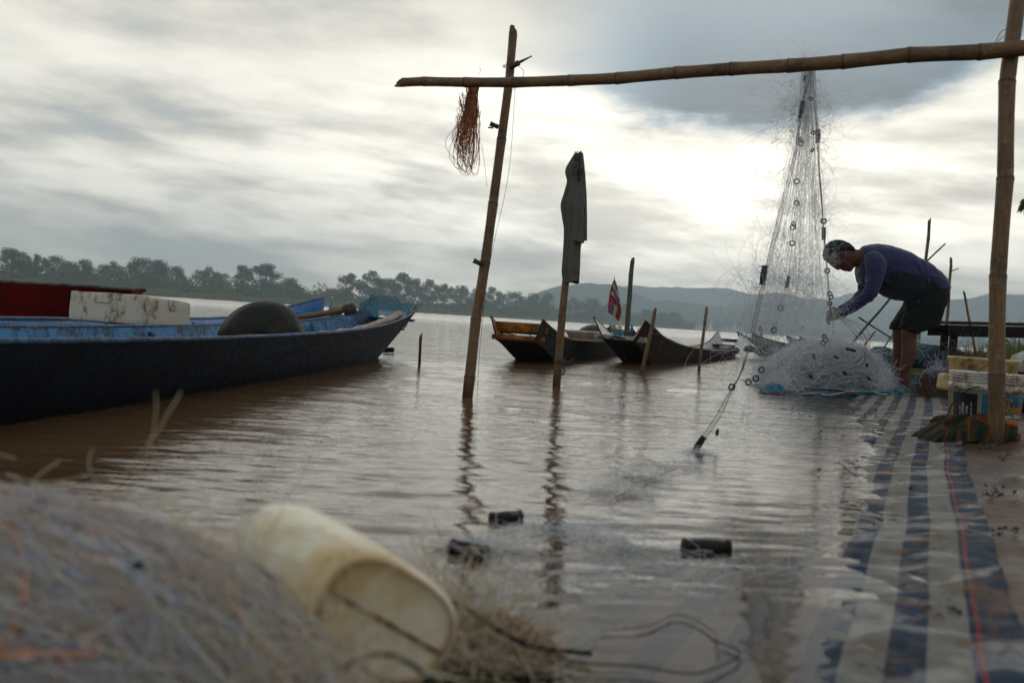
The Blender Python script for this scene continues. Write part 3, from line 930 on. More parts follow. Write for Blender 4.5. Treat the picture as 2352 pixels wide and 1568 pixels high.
# ------------------------------------------------------------------ boats
RIM_GREY = mat_worn('rim_grey', (0.16, 0.16, 0.155), (0.05, 0.035, 0.03), 9, 0.4, 0.55)
def hull_mat(name, base, wear, rough=0.5, amount=0.4, low=(0.006, 0.006, 0.008), wear2=None, stretch=(1, 1, 2.5), wl=0.06):
    """weathered paint: darker algae and grime band close to the water"""
    m, nt, out = new_mat(name)
    p = pos(nt); z = nt.sep(p)[2]
    n = nt.noise(nt.mapv(p, stretch), 4.5, 8, 0.66, 0.5); n2 = nt.noise(p, 30, 6, 0.7)
    drip = nt.noise(nt.mapv(p, (26, 26, 1.6)), 1.0, 4, 0.6)
    c = nt.mix(nt.ramp(n, 0.35, 0.6), base, tuple(a * 0.55 for a in base))
    f = nt.m('MULTIPLY', nt.ramp(n, 0.60 - amount * 0.25, 0.66 - amount * 0.15), nt.ramp(n2, 0.38, 0.58))
    c = nt.mix(nt.m('MULTIPLY', f, 0.85), c, wear)
    c = nt.mix(nt.m('MULTIPLY', nt.ramp(drip, 0.55, 0.72), amount), c, wear2 or low)
    c = nt.mix(nt.ramp(nt.m('ADD', z, nt.m('MULTIPLY', n2, 0.05)), 0.0, wl + 0.05, 0.9, 0.0), c, low)
    principled(nt, out, c, nt.ramp(n2, 0.3, 0.7, rough, rough + .25), bump(nt, nt.m('ADD', n2, nt.m('MULTIPLY', n, 1.4)), 0.001), 0.10)
    return m
NAVY = hull_mat('navy_paint', (0.006, 0.012, 0.026), (0.018, 0.009, 0.006), 0.5, 0.22, wear2=(0.008, 0.012, 0.018))
BLUE_IN = mat_worn('light_blue_paint', (0.030, 0.20, 0.44), (0.020, 0.03, 0.04), 10, 0.40, 0.5, wear2=(0.012, 0.02, 0.03))
BLUE2 = mat_worn('sky_blue_paint', (0.030, 0.18, 0.48), (0.03, 0.06, 0.10), 6, 0.2, 0.42)
BLUE_RIM = mat_worn('blue_rim_paint', (0.035, 0.12, 0.26), (0.02, 0.02, 0.02), 14, 0.5, 0.5)
RED = hull_mat('red_paint', (0.13, 0.004, 0.004), (0.08, 0.006, 0.004), 0.4, 0.25, low=(0.02, 0.003, 0.002))
GREYHULL = hull_mat('grey_blue_paint', (0.032, 0.042, 0.048), (0.05, 0.02, 0.010), 0.6, 0.45, wear2=(0.010, 0.008, 0.008))
BROWNHULL = hull_mat('rusty_brown_hull', (0.050, 0.028, 0.019), (0.018, 0.012, 0.010), 0.55, 0.3, wear2=(0.03, 0.02, 0.014))
SILVER = mat_worn('dull_metal_inside', (0.36, 0.37, 0.36), (0.10, 0.10, 0.095), 7, 0.35, 0.4, metal=0.35)
DARKWOOD = hull_mat('dark_wet_wood', (0.030, 0.020, 0.014), (0.012, 0.009, 0.008), 0.5, 0.4)
ORANGE = mat_worn('orange_paint', (0.42, 0.15, 0.018), (0.10, 0.05, 0.02), 12, 0.45, 0.55)
CYAN = mat_worn('cyan_paint', (0.06, 0.36, 0.55), (0.05, 0.10, 0.13), 10, 0.35, 0.5)

def boat(name, label, tip, head, L, wt, wb, zt, zb, rake0, rake1, mats, rim=0.011, group='fishing boats moored at the bank', rimmat=None, th=0.014, ns=56, sec=7, bulge=0.10):
    """tip: centre of the near end (x, y); head: degrees right of straight ahead.
    wt/wb half widths, zt/zb heights of gunwale and bottom, as (s, value) lists from the near end."""
    h = math.radians(head)
    ax = np.array([math.sin(h), math.cos(h), 0]); sx = np.array([math.cos(h), -math.sin(h), 0])
    o0 = np.array([tip[0], tip[1], 0.0])
    s = np.linspace(0, 1, ns)
    WT, WB, ZT, ZB = interp(wt, s), interp(wb, s), interp(zt, s), interp(zb, s)
    yt = s * L; yb = rake0 + s * (L - rake0 - rake1)
    def section(inset):
        rows = []
        for i in range(ns):
            row = []
            for side in (-1, 1):
                pts = []
                for k in range(sec):
                    q = k / (sec - 1)
                    w = WT[i] + (WB[i] - WT[i]) * q + bulge * (WT[i] - WB[i]) * math.sin(math.pi * q)
                    z = ZT[i] + (ZB[i] - ZT[i]) * q
                    y = yt[i] + (yb[i] - yt[i]) * q
                    w = max(w - inset, 0.004)
                    z = z + (inset if q > 0.99 else inset * q * 0.5)
                    pts.append(o0 + ax * y + sx * (side * w) + np.array([0, 0, z]))
                row.append(pts)
            rows.append(row[0] + [(row[0][-1] + row[1][-1]) / 2] + row[1][::-1])
        return np.array(rows)
    O = section(0.0); I = section(th)
    nc = O.shape[1]
    root = empty(name, tuple(o0 + ax * L * 0.5), label, 'boat', group)
    f = grid_faces(ns, nc)
    fo = f[:, ::-1]; fi = f
    vs = np.concatenate([O.reshape(-1, 3), I.reshape(-1, 3)])
    faces = [tuple(q) for q in fo] + [tuple(q + ns * nc) for q in fi]
    mi = [0] * len(fo) + [1] * len(fi)
    off = ns * nc
    for i in range(ns - 1):       # gunwale edge
        for j in (0, nc - 1):
            faces.append((i * nc + j, (i + 1) * nc + j, off + (i + 1) * nc + j, off + i * nc + j)); mi.append(0)
    for i in (0, ns - 1):         # the thin lip at both ends
        for j in range(nc - 1):
            faces.append((i * nc + j, i * nc + j + 1, off + i * nc + j + 1, off + i * nc + j)); mi.append(0)
    hull = py_obj('hull', vs, faces, mats[:2], root, True, mi)
    bm = bmesh.new(); bm.from_mesh(hull.data); bmesh.ops.recalc_face_normals(bm, faces=bm.faces[:]); bm.to_mesh(hull.data); bm.free()
    hull.data.polygons.foreach_set('use_smooth', np.ones(len(hull.data.polygons), dtype=bool))
    em = hull.modifiers.new('e', 'EDGE_SPLIT'); em.split_angle = R_(38)
    for j, sg in ((0, -1), (nc - 1, 1)):
        path = O[:, j] + sx * (-sg * th * 0.4) + np.array([0, 0, rim * 0.4])
        path = path + np.stack([vnoise(path, 3.0, j) * 0.004] * 3, 1)
        mb = MB(); mb.tube(path, rim, 7); mb.build('gunwale', rimmat or RIM_GREY, root)
    def loc(sv, lateral, z=None, up=0.0):
        i = sv * (ns - 1); y = sv * L
        g = np.interp(sv, s, ZT)
        return Vector(o0 + ax * y + sx * (lateral * np.interp(sv, s, WT)) + np.array([0, 0, (g if z is None else z) + up]))
    return root, loc, Vector(ax), Vector(sx), (s, WT, WB, ZT, ZB)
def thwart(root, loc, ax, sx, sv, z, half_l, mat, name='thwart', hw=0.05, ht=0.012, wid=0.93, gun=None):
    a = loc(sv, -1); b = loc(sv, 1)
    c = (a + b) / 2; c.z = z
    mb = MB(); mb.box(c, ((b - a).length / 2 * wid, hw, ht), (sx, ax, Vector((0, 0, 1))), jit=0.002)
    return mb.build(name, mat, root, True, 0.003)
def rib(root, O, mat, w=0.03):
    pass

# 1 long dark boat, far end raised, seen from its right side
b1, l1, a1, s1, d1 = boat('long_boat', 'long navy hulled boat, light blue inside, blue net over its raised bow',
    (-1.96, 0.34), 5.0, 9.55,
    [(0, .24), (.15, .33), (.4, .365), (.62, .36), (.8, .30), (.92, .25), (1, .235)],
    [(0, .10), (.2, .17), (.5, .20), (.75, .17), (.9, .10), (1, .055)],
    [(0, .5), (.12, .31), (.25, .262), (.45, .25), (.6, .258), (.75, .285), (.88, .345), (.95, .42), (1, .535)],
    [(0, .30), (.1, 0), (.2, -.06), (.8, -.06), (.9, -.01), (1, .20)], .9, .55, [NAVY, BLUE_IN], rimmat=BLUE_RIM, rim=0.010)
thwart(b1, l1, a1, s1, 0.955, 0.335, .1, BLUE_IN, hw=.07)
thwart(b1, l1, a1, s1, 0.90, 0.26, .1, BLUE_IN, hw=.05)
def ribframe(root, loc, ax, sx, sv, d, mat, z0=None):
    """a frame bent round the inside of the hull"""
    s, WT, WB, ZT, ZB = d
    wt, wb, zt, zb = (np.interp(sv, s, q) for q in (WT, WB, ZT, ZB))
    base = loc(sv, 0, 0.0)
    for side in (-1, 1):
        l = [base + sx * (side * (wt + (wb - wt) * q - .03 + .1 * (wt - wb) * math.sin(math.pi * q) - .012)) + Vector((0, 0, zt + (zb - zt) * q - .01)) for q in (0.04, .3, .5, .78)]
        mb = MB(); mb.tube(smooth_path(l, 10), 0.016, 6); mb.build('rib', mat, root)
for sv in (0.36, 0.50, 0.64, 0.78):
    ribframe(b1, l1, a1, s1, sv, d1, BLUE_IN)
# small dark rubber fenders and the old mooring ring at its waterline
BLACK = mat_plain('black_rubber', (0.012, 0.012, 0.013), 0.55, 30, bumpd=0.003)
mb = MB(); mb.box(G(888, 806, 0.03) + Vector((-.01, .25, 0)), (.05, .04, .02), jit=.008); mb.build('skeg', DARKWOOD, b1)

# 2 light blue boat behind it
b2, l2, a2, s2, d2 = boat('blue_boat', 'light blue boat moored behind the long navy boat, holding the white box',
    (-2.57, 2.2), 1.3, 10.3,
    [(0, .22), (.2, .33), (.4, .37), (.7, .38), (.84, .34), (.93, .22), (1, .05)], [(0, .1), (.3, .2), (.7, .2), (.9, .10), (1, .02)],
    [(0, .36), (.15, .25), (.4, .225), (.65, .23), (.8, .27), (.9, .37), (1, .52)], [(0, .15), (.1, -.04), (.85, -.04), (.93, -0.02), (1, .08)], .5, .25, [BLUE2, BLUE2], rimmat=BLUE_RIM, rim=0.014)
thwart(b2, l2, a2, s2, 0.90, 0.30, .1, BLUE2, hw=.16, ht=.03)
for sv in (0.45, 0.62, 0.8): ribframe(b2, l2, a2, s2, sv, d2, BLUE2)

# red boats at far left
b3, l3, a3, s3, d3 = boat('red_boat', 'dark red boat with grey rim, its raised end pointing right behind the white box',
    (-3.50, 9.3), -97.0, 7.5,
    [(0, .24), (.15, .33), (.6, .36), (1, .3)], [(0, .08), (.2, .2), (.6, .2), (1, .1)],
    [(0, .455), (.06, .455), (.2, .44), (.5, .38), (1, .4)], [(0, .37), (.04, .28), (.11, .02), (.2, -.05), (1, -.05)], .06, .5, [RED, RED], rim=0.016)
b3b, *_ = boat('red_boat', 'bright red rimmed boat just showing behind the dark red boat',
    (-5.0, 11.3), -96.0, 7.0, [(0, .24), (.2, .34), (1, .3)], [(0, .1), (.3, .2), (1, .1)],
    [(0, .46), (.3, .47), (1, .50)], [(0, .33), (.1, 0), (.2, -.05), (1, -.05)], .3, .5, [RED, RED], rim=0.020,
    rimmat=mat_plain('bright_red_rim', (0.35, 0.01, 0.015), 0.4, 10))

# 4 grey boat with orange end boards
b4, l4, a4, s4, d4 = boat('grey_boat', 'grey blue boat with orange painted end boards, beside the sweatshirt pole',
    (0.03, 9.2), 13.0, 9.2,
    [(0, .25), (.1, .30), (.3, .37), (.7, .37), (1, .25)], [(0, .19), (.12, .22), (.5, .24), (1, .12)],
    [(0, .415), (.04, .34), (.10, .255), (.2, .215), (.5, .19), (.8, .25), (1, .42)],
    [(0, .21), (.03, .165), (.10, .03), (.15, -.05), (.85, -.05), (1, .2)], .02, .4, [GREYHULL, ORANGE], rim=0.012,
    rimmat=ORANGE, bulge=0.0)
thwart(b4, l4, a4, s4, 0.022, 0.335, .1, ORANGE, 'end_board', hw=.012, ht=.045, wid=.98)
thwart(b4, l4, a4, s4, 0.012, 0.235, .1, ORANGE, 'end_board', hw=.012, ht=.024, wid=.98)
thwart(b4, l4, a4, s4, 0.05, 0.285, .1, DARKWOOD, hw=.12, ht=.012, wid=.95)
RUST = mat_worn('rusty_plank', (0.13, 0.045, 0.03), (0.05, 0.03, 0.02), 12, 0.5, 0.7)
mb = MB(); A_, B_ = P(1362, 774, 13.2), P(1438, 781, 12.2)
mb.box((A_ + B_) / 2 + Vector((0, 0, .03)), ((B_ - A_).length / 2, .06, .018), ((B_ - A_).normalized(), Vector((0, 1, 0)), Vector((0, 0, 1)))); mb.build('gunwale_board', RUST, b4, True, .004)

# 5 brown metal boat, wide flat bow towards us
b5, l5, a5, s5, d5 = boat('brown_boat', 'rust brown boat with tall pointed prow corners and dull silver inside',
    (1.115, 10.5), 20.3, 8.6,
    [(0, .285), (.08, .31), (.2, .36), (.5, .42), (.8, .38), (.95, .30), (1, .27)], [(0, .17), (.1, .17), (.4, .26), (.8, .24), (1, .13)],
    [(0, .475), (.04, .41), (.1, .31), (.2, .22), (.35, .165), (.6, .125), (.8, .14), (.9, .20), (1, .42)],
    [(0, .25), (.04, .17), (.11, .0), (.16, -.06), (.84, -.06), (.93, .0), (1, .17)], .03, .35, [BROWNHULL, SILVER], rim=0.012, bulge=0.0)
thwart(b5, l5, a5, s5, 0.012, 0.275, .1, SILVER, 'end_board', hw=.012, ht=.030, wid=.98)
thwart(b5, l5, a5, s5, 0.93, 0.17, .1, DARKWOOD, hw=.10)
thwart(b5, l5, a5, s5, 0.985, 0.26, .1, DARKWOOD, 'end_board', hw=.014, ht=.03)
thwart(b5, l5, a5, s5, 0.62, 0.06, .1, DARKWOOD, hw=.10)
# slack mooring line over its end board
ROPE = mat_plain('dark_green_rope', (0.020, 0.030, 0.024), 0.9, 90, bumpd=.002)
def rope(name, pts, r, mat, n=40, label=None, cat=None, group=None, parent=None, twist=True, sides=7):
    pth = smooth_path(pts, n); mb = MB()
    rr = r * (1 + (0.12 * np.sin(np.arange(n) * 2.4) if twist else 0))
    mb.tube(pth, rr, sides); o = mb.build(name, mat, parent)
    return tag(o, label, cat, group)
rope('rope', [P(1372, 774, 10.35), P(1385, 776, 10.34), P(1400, 779, 10.35), P(1412, 773, 10.40), P(1425, 777, 10.50), P(1440, 776, 10.60), P(1455, 775, 10.66), P(1463, 779, 10.66)], .008, ROPE, 60,
     'dark green mooring rope lying over the end board of the brown boat', 'rope')
rope('rope', [P(1430, 777, 10.45), P(1431, 788, 10.42), P(1430, 803, 10.5), P(1436, 825, 10.8)], .004, ROPE, 20,
     'thin dark line dangling down the front of the brown boat', 'rope')

# 6 small blue boat with the flag
b6, l6, a6, s6, d6 = boat('cyan_boat', 'small bright blue boat with orange rim behind the brown boat, carrying the flag',
    (1.88, 17.4), 8.0, 5.0, [(0, .19), (.2, .27), (1, .25)], [(0, .12), (.3, .18), (1, .12)],
    [(0, .42), (.05, .34), (.2, .27), (1, .36)], [(0, .16), (.12, 0), (.2, -.05), (1, -.05)], .03, .3, [CYAN, CYAN], rim=0.016, rimmat=CYAN)
thwart(b6, l6, a6, s6, 0.05, 0.325, .1, ORANGE, 'end_board', hw=.02, ht=.014)
thwart(b6, l6, a6, s6, 0.04, 0.275, .1, CYAN, 'end_board', hw=.015, ht=.04)
thwart(b6, l6, a6, s6, 0.09, 0.21, .1, ORANGE, hw=.05, ht=.014)

# 7, 8 dark boats behind the hanging net
b7, l7, a7, s7, d7 = boat('dark_boat', 'dark wooden boat behind the hanging net, its raised end next to a white sheet',
    (4.0, 17.2), 66.0, 4.6, [(0, .22), (.15, .33), (.6, .36), (1, .25)], [(0, .12), (.3, .2), (1, .1)],
    [(0, .42), (.06, .33), (.2, .24), (.5, .19), (1, .30)], [(0, .25), (.12, 0), (.2, -.05), (1, -.05)], .03, .4, [DARKWOOD, DARKWOOD], rim=0.016, rimmat=DARKWOOD)
b8, l8, a8, s8, d8 = boat('dark_boat', 'second dark wooden boat lying just beyond, its nose showing above the first dark boat',
    (5.4, 19.2), 72.0, 4.4, [(0, .22), (.15, .33), (.6, .36), (1, .25)], [(0, .12), (.3, .2), (1, .1)],
    [(0, .40), (.06, .34), (.2, .28), (.5, .20), (1, .22)], [(0, .22), (.12, 0), (.2, -.05), (1, -.05)], .03, .4, [DARKWOOD, DARKWOOD], rim=0.018, rimmat=mat_plain('dark_green_rim', (0.02, 0.045, 0.035), 0.6, 12))
thwart(b8, l8, a8, s8, 0.1, 0.25, .1, DARKWOOD)
thwart(b7, l7, a7, s7, 0.2, 0.18, .1, DARKWOOD)
DUSTY = mat_plain('grey_fishing_gear', (0.06, 0.055, 0.05), 0.9, 14, bumpd=.01)

# ---- things carried on the boats
STYRO = mat_worn('dirty_foam', (0.62, 0.58, 0.50), (0.20, 0.12, 0.06), 9, 0.26, 0.75, wear2=(0.07, 0.05, 0.035), fine=90, bumpd=.004, stretch=(1, 1, .6))
def foam_box():
    c = P(299, 750, 6.2); c.z = 0.0
    root = empty('foam_box', (c.x, c.y, .09), 'dirty white foam fish box standing in the light blue boat', 'box')
    th = R_(-24)
    ax = (Vector((math.cos(th), math.sin(th), 0)), Vector((-math.sin(th), math.cos(th), -.064)).normalized(), Vector((-.02, .058, 1)).normalized())
    wA, wB, z0, z1 = 0.268, 0.235, 0.222, 0.402
    # left face towards us: wider; right face recedes
    cen = Vector((c.x, c.y, 0))
    mb = MB(); mb.box(cen + Vector((0, 0, (z0 + z1) / 2)), (wA, wB, (z1 - z0) / 2), ax)
    o = mb.build('body', STYRO, root, True, 0.018)
    bm = bmesh.new(); bm.from_mesh(o.data); bmesh.ops.subdivide_edges(bm, edges=bm.edges[:], cuts=6, use_grid_fill=True)
    for v in bm.verts:
        n = mnoise.noise(v.co * 9) * .004 + mnoise.noise(v.co * 40) * .0015; v.co += v.normal * n
    bm.to_mesh(o.data); bm.free(); o.data.polygons.foreach_set('use_smooth', np.ones(len(o.data.polygons), dtype=bool))
    mb = MB()
    fc = cen + ax[1] * (-wB - .002)
    mb.box(fc + ax[0] * .005 + Vector((0, 0, .345)), (.062, .003, .0035), ax); mb.box(fc + ax[0] * (-.055) + Vector((0, 0, .370)), (.0035, .003, .026), ax)
    mb.build('moulded_ridge', STYRO, root, True)
    return root
foam_box()
def rubber_hood(px0, px1, top, base, d, label, ry=0.22, notch=True, nm='rubber_hood'):
    """an old truck inner tube cut into a stiff half dome"""
    A_ = P(px0, base, d); B_ = P(px1, base, d); T_ = P((px0 + px1) / 2, top, d)
    cx, w = (A_.x + B_.x) / 2, (B_.x - A_.x) / 2; z0 = min(A_.z, B_.z) - .03; H = T_.z - z0
    nu, nv = 64, 22; vs = []
    for j in range(nv):
        ph = (j / (nv - 1)) * math.pi / 2
        for i in range(nu):
            th = i / nu * 2 * math.pi
            c, s = math.cos(th), math.sin(th)
            r = abs(math.cos(ph)) ** 1.0 + 1e-3
            x = math.copysign(abs(c) ** 0.9, c) * r; y = math.copysign(abs(s) ** 0.9, s) * r
            z = math.sin(ph)
            k = mnoise.noise(Vector((x * 1.6, y * 1.6, z * 1.6 + px0))) * .09 + mnoise.noise(Vector((x * 5, y * 5, z * 4))) * .02
            # pinch near the right end, deep crease
            cr = math.exp(-((x - 0.72) / .05) ** 2) * .07 * (1 - z)
            up = 0.0
            if notch and s < 0.35:
                up = 0.30 * math.exp(-((x - .16) / .42) ** 2) * (1 - z) ** 3
            vs.append((cx + x * w * (1 + k - cr), d + y * ry * (1 + k - cr), z0 + H * (z * (1 + k * .4) + up)))
    m = mat_worn('old_rubber', (0.016, 0.0155, 0.015), (0.04, 0.03, 0.02), 7, 0.3, 0.55, wear2=(0.06, 0.055, 0.05), fine=110, spec=0.2, bumpd=.004)
    o = np_obj(nm, vs, grid_faces(nv, nu, True), m)
    so = o.modifiers.new('t', 'SOLIDIFY'); so.thickness = 0.008
    return tag(o, label, 'rubber hood')
rubber_hood(502, 707, 690, 772, 5.62, 'black dented rubber hood sitting across the long navy boat', 0.17)
rubber_hood(1322, 1402, 745, 775, 13.5, 'dark rubber hood behind the white basin in the grey boat', 0.3, False)
def basin():
    c = P(1352, 765, 12.4); root = None
    prof = [(0.14, -.10), (.20, -.085), (.255, .02), (.27, .025), (.262, .012), (.20, -.07), (.0, -.075)]
    n = 40
    v = [(c.x + r * 1.15 * math.cos(a), c.y + r * math.sin(a), c.z + z) for r, z in prof for a in np.linspace(0, 6.2832, n, endpoint=False)]
    tag(np_obj('plastic_basin', v, grid_faces(len(prof), n, True), mat_plain('white_basin', (0.62, 0.60, 0.56), 0.45, 6)), 'round white plastic basin resting in the grey boat beside the rusty board', 'basin')
basin()

# bamboo lengths lying on the boats
BAM = mat_bamboo('bamboo_brown')
BAM_OLD = mat_bamboo('bamboo_old', (0.27, 0.165, 0.095), (0.16, 0.085, 0.045), 0.5)
BAM_GREEN = mat_bamboo('bamboo_green', (0.045, 0.062, 0.026), (0.02, 0.028, 0.014), 0.45)
BAM_DARK = mat_bamboo('bamboo_dark', (0.085, 0.052, 0.030), (0.035, 0.022, 0.014), 0.6)
bp = bamboo('bamboo_pole', P(728, 771, 6.3), P(921, 722, 8.9), .024, .030, 11, BAM_OLD, sides=12, bend=-.03, seed=4)
tag(bp, 'thick scuffed bamboo length lying along the gunwale of the long navy boat', 'bamboo pole')
root = empty('bamboo_pole', P(740, 722, 8.3), 'bamboo pole with a rag bound round its head, lying on the light blue boat', 'bamboo pole')
bamboo('stem', P(676, 730, 8.3), P(797, 711, 8.6), .022, .026, 5, BAM, root, sides=12, seed=5)
mb = MB(); pth = smooth_path([P(790, 715, 8.56), P(800, 711, 8.58), P(811, 708, 8.6), P(817, 706, 8.6)], 14)
mb.tube(pth, [.030, .042, .048, .044, .052, .046, .05, .046, .05, .045, .048, .044, .040, .022], 12); rg = mb.build('rag_binding', mat_plain('old_rag', (0.13, 0.085, 0.06), 0.95, 60, 0.5, .01), root)
def cloth_lump(name, c, r, mat, label, cat, seed=0, fold=0.30, sub=4, parent=None, freq=1.6, flat=0.0):
    """crumpled heap of cloth: folded surface with sharp creases"""
    bm = bmesh.new(); bmesh.ops.create_icosphere(bm, subdivisions=sub, radius=1.0)
    for v in bm.verts:
        p = v.co.copy()
        q = p * freq + Vector((seed, seed * 2, 0))
        n = 1 - abs(mnoise.noise(q)) * 2; n2 = 1 - abs(mnoise.noise(q * 2.3 + Vector((9, 0, 0)))) * 2
        v.co = p * (1 - fold + fold * n + fold * 0.35 * n2)
        if v.co.z < flat - .5: v.co.z = flat - .5 + (v.co.z - flat + .5) * .15
        v.co = Vector((v.co.x * r[0], v.co.y * r[1], v.co.z * r[2])) + Vector(c)
    me = bpy.data.meshes.new(name); bm.to_mesh(me); bm.free()
    return tag(link(name, me, mat, parent), label, cat)
cloth_lump('cloth_bundle', P(771, 722, 8.75), (.058, .06, .07), mat_plain('mustard_cloth', (0.22, 0.15, 0.03), 0.9, 40, 0.6, .004), 'mustard yellow cloth bundle tucked against the bound bamboo pole', 'cloth', 3, .45)

# blue netting over the bow of the long boat
def mat_netting(name, col, open_=0.35, tint=(0.10, 0.05, 0.03), scale=260):
    m, nt, out = new_mat(name)
    p = pos(nt)
    n = nt.noise(p, 6, 6, 0.65, 0.6)
    c = nt.mix(nt.ramp(n, 0.52, 0.66), col, tint)
    d = nt.node('ShaderNodeBsdfDiffuse', i_Color=c); t = nt.node('ShaderNodeBsdfTranslucent', i_Color=c); g = nt.node('ShaderNodeBsdfGlossy', i_Color=(.6, .7, .75), i_Roughness=.4)
    a = nt.node('ShaderNodeMixShader', i_0=0.45); nt.l.new(d.outputs[0], a.inputs[1]); nt.l.new(t.outputs[0], a.inputs[2])
    b = nt.node('ShaderNodeMixShader', i_0=0.06); nt.l.new(a.outputs[0], b.inputs[1]); nt.l.new(g.outputs[0], b.inputs[2])
    tr = nt.node('ShaderNodeBsdfTransparent')
    e = nt.node('ShaderNodeMixShader'); nt.put(e.inputs[0], nt.ramp(nt.noise(p, 9, 4, 0.6), 0.3, 0.7, open_ * 1.3, open_ * 0.5))
    nt.l.new(b.outputs[0], e.inputs[1]); nt.l.new(tr.outputs[0], e.inputs[2]); nt.l.new(e.outputs[0], out.inputs[0])
    return m
NETBLUE = mat_netting('blue_netting', (0.016, 0.16, 0.26), 0.14)
def cloth_patch(name, corners, mat, label, cat, sag=0.05, fold=0.012, n=34, nf=5, seed=0, parent=None, thick=0.0015):
    """corners TL, TR, BR, BL; sagging patch with folds that fan between them"""
    c = [np.array(tuple(q)) for q in corners]; vs = []
    nr = np.cross(c[1] - c[0], c[3] - c[0]); nr /= np.linalg.norm(nr) + 1e-9
    for j in range(n):
        v = j / (n - 1)
        for i in range(n):
            u = i / (n - 1)
            q = (1 - v) * ((1 - u) * c[0] + u * c[1]) + v * ((1 - u) * c[3] + u * c[2])
            w = math.sin(math.pi * u) * math.sin(math.pi * min(v * 1.0, 1))
            q = q + np.array([0, 0, -sag * w - sag * .7 * math.sin(math.pi * u) * (1 - v) * .5])
            q = q + nr * fold * (math.sin(u * nf * 3.14 + 2.2 * v + seed) + .6 * math.sin(u * nf * 7 + v * 5 + seed) + .8 * mnoise.noise(Vector((u * 5, v * 5, seed))))
            vs.append(q)
    o = np_obj(name, vs, grid_faces(n, n), mat, parent)
    return tag(o, label, cat)
NB = empty('bow_net', P(900, 705, 9.4), 'blue mosquito netting draped over the raised bow of the long navy boat', 'netting')
pk = P(861, 672, 9.9); tp = P(960, 699, 9.82)
cloth_patch('net_sheet', [pk, tp, P(926, 731, 8.95), P(822, 716, 8.95)], NETBLUE, None, None, .022, .018, 40, 3, 1, NB)
cloth_patch('net_sheet', [pk + Vector((-.0, .0, .0)), P(832, 692, 9.1), P(818, 728, 8.9), P(836, 715, 8.95)], NETBLUE, None, None, .01, .014, 20, 3, 2, NB)
cloth_patch('net_sheet', [tp + Vector((.01, 0, 0)), P(931, 728, 8.98), P(908, 768, 9.1), P(932, 745, 9.45)], NETBLUE, None, None, .0, .014, 24, 3, 4, NB)

# white sheet on the nose of the dark boat, black floats lying by it
cloth_patch('white_sheet', [P(1700, 768, 17.0), P(1712, 775, 16.9), P(1741, 802, 16.6), P(1683, 806, 16.6)], mat_plain('white_plastic_sheet', (0.72, 0.73, 0.74), 0.5, 5), 'white plastic sheet hanging at the nose of the first dark boat', 'sheet', .02, .02, 16, 4, 5)
for px, py, lab in ((1684, 806, 'black crumpled float bag floating left of the white sheet'), (1722, 803, 'black crumpled float bag floating right of the white sheet')):
    cloth_lump('float_bag', P(px, py, 16.3), (.11, .1, .07), BLACK, lab, 'float', px, .35, 3)

# ------------------------------------------------------------------ flag, green pole
FLAG_R = mat_plain('flag_red', (0.36, 0.012, 0.014), 0.8, 30); FLAG_W = mat_plain('flag_white', (0.55, 0.50, 0.42), 0.8, 30); FLAG_B = mat_plain('flag_blue', (0.11, 0.10, 0.17), 0.8, 30)
def flag():
    d = 17.7
    root = empty('flag', P(1421, 768, d), 'faded red, white and blue flag hanging limp on the small blue boat', 'flag')
    mb = MB(); mb.tube([P(1424, 770, d), P(1420, 720, d), P(1411, 634, d)], [.010, .008, .005], 6); mb.build('staff', mat_plain('staff_grey', (0.12, 0.11, 0.10), 0.6), root)
    mb = MB(); A_ = P(1424, 772, d - .02); B_ = P(1424, 737, d - .02); mb.tube([A_, B_], .035, 6); mb.build('staff_block', FLAG_W, root)
    # silhouette of the hanging cloth: left and right edges down its length
    Lf = [(0, 1411), (.15, 1405), (.35, 1400.5), (.55, 1398), (.75, 1396.5), (.88, 1397), (1, 1413)]
    Rt = [(0, 1412), (.15, 1417), (.35, 1421), (.55, 1424), (.75, 1427), (.88, 1425), (1, 1420)]
    yy = [(0, 640), (1, 740)]
    n, mm = 44, 30; vs = []
    for j in range(n):
        v = j / (n - 1); a = float(interp(Lf, [v])[0]); b = float(interp(Rt, [v])[0])
        for i in range(mm):
            u = i / (mm - 1)
            q = P(a + (b - a) * u, 640 + 100 * v - 14 * (1 - u) * v * v + 0 * u, d + .03 + .05 * math.sin(u * 8 + v * 3) * v)
            vs.append(q)
    me = np_mesh('cloth', np.array([tuple(q) for q in vs]), grid_faces(n, mm))
    # stripes run diagonally because the cloth hangs from one corner
    mi = []
    for f in me.polygons:
        c = f.index; j, i = divmod(c, mm - 1); v = (j + .5) / (n - 1); u = (i + .5) / (mm - 1)
        if u < .30 - .25 * v: k = 0                       # fold showing the red edge
        else:
            w = (v * 1.55 - u * .55) * 1.25 + .05 * math.sin(v * 9)
            w = w % 1.02
            k = 1 if w < .16 else 2 if w < .42 else 1 if w < .55 else 0 if w < .72 else 2
            if v > .62:
                t_ = u * 1.1 + (v - .62) * .55
                k = 2 if t_ < .55 else 1 if t_ < .82 else 0
            elif v > .40 and abs(u - (.15 + (v - .40) * 3.2)) < .22: k = 0
        mi.append(k)
    o = link('cloth', me, [FLAG_R, FLAG_W, FLAG_B], root); me.polygons.foreach_set('material_index', np.array(mi, dtype=np.int32))
flag()
gp = bamboo('bamboo_pole', P(1440, 772, 10.75), P(1452, 598, 10.9), .030, .024, 4, BAM_GREEN, sides=12, seed=9, phase=.3)
tag(gp, 'upright green bamboo pole standing in the bow of the brown boat', 'bamboo pole')
# small folded flag on the dark boat
cloth_patch('flag', [P(1743, 750, 18), P(1749, 748, 18), P(1754, 779, 18), P(1746, 779, 18)], FLAG_R, 'small furled red flag on the dark boat, seen through the hanging net', 'flag', 0, .03, 12, 4, 2)

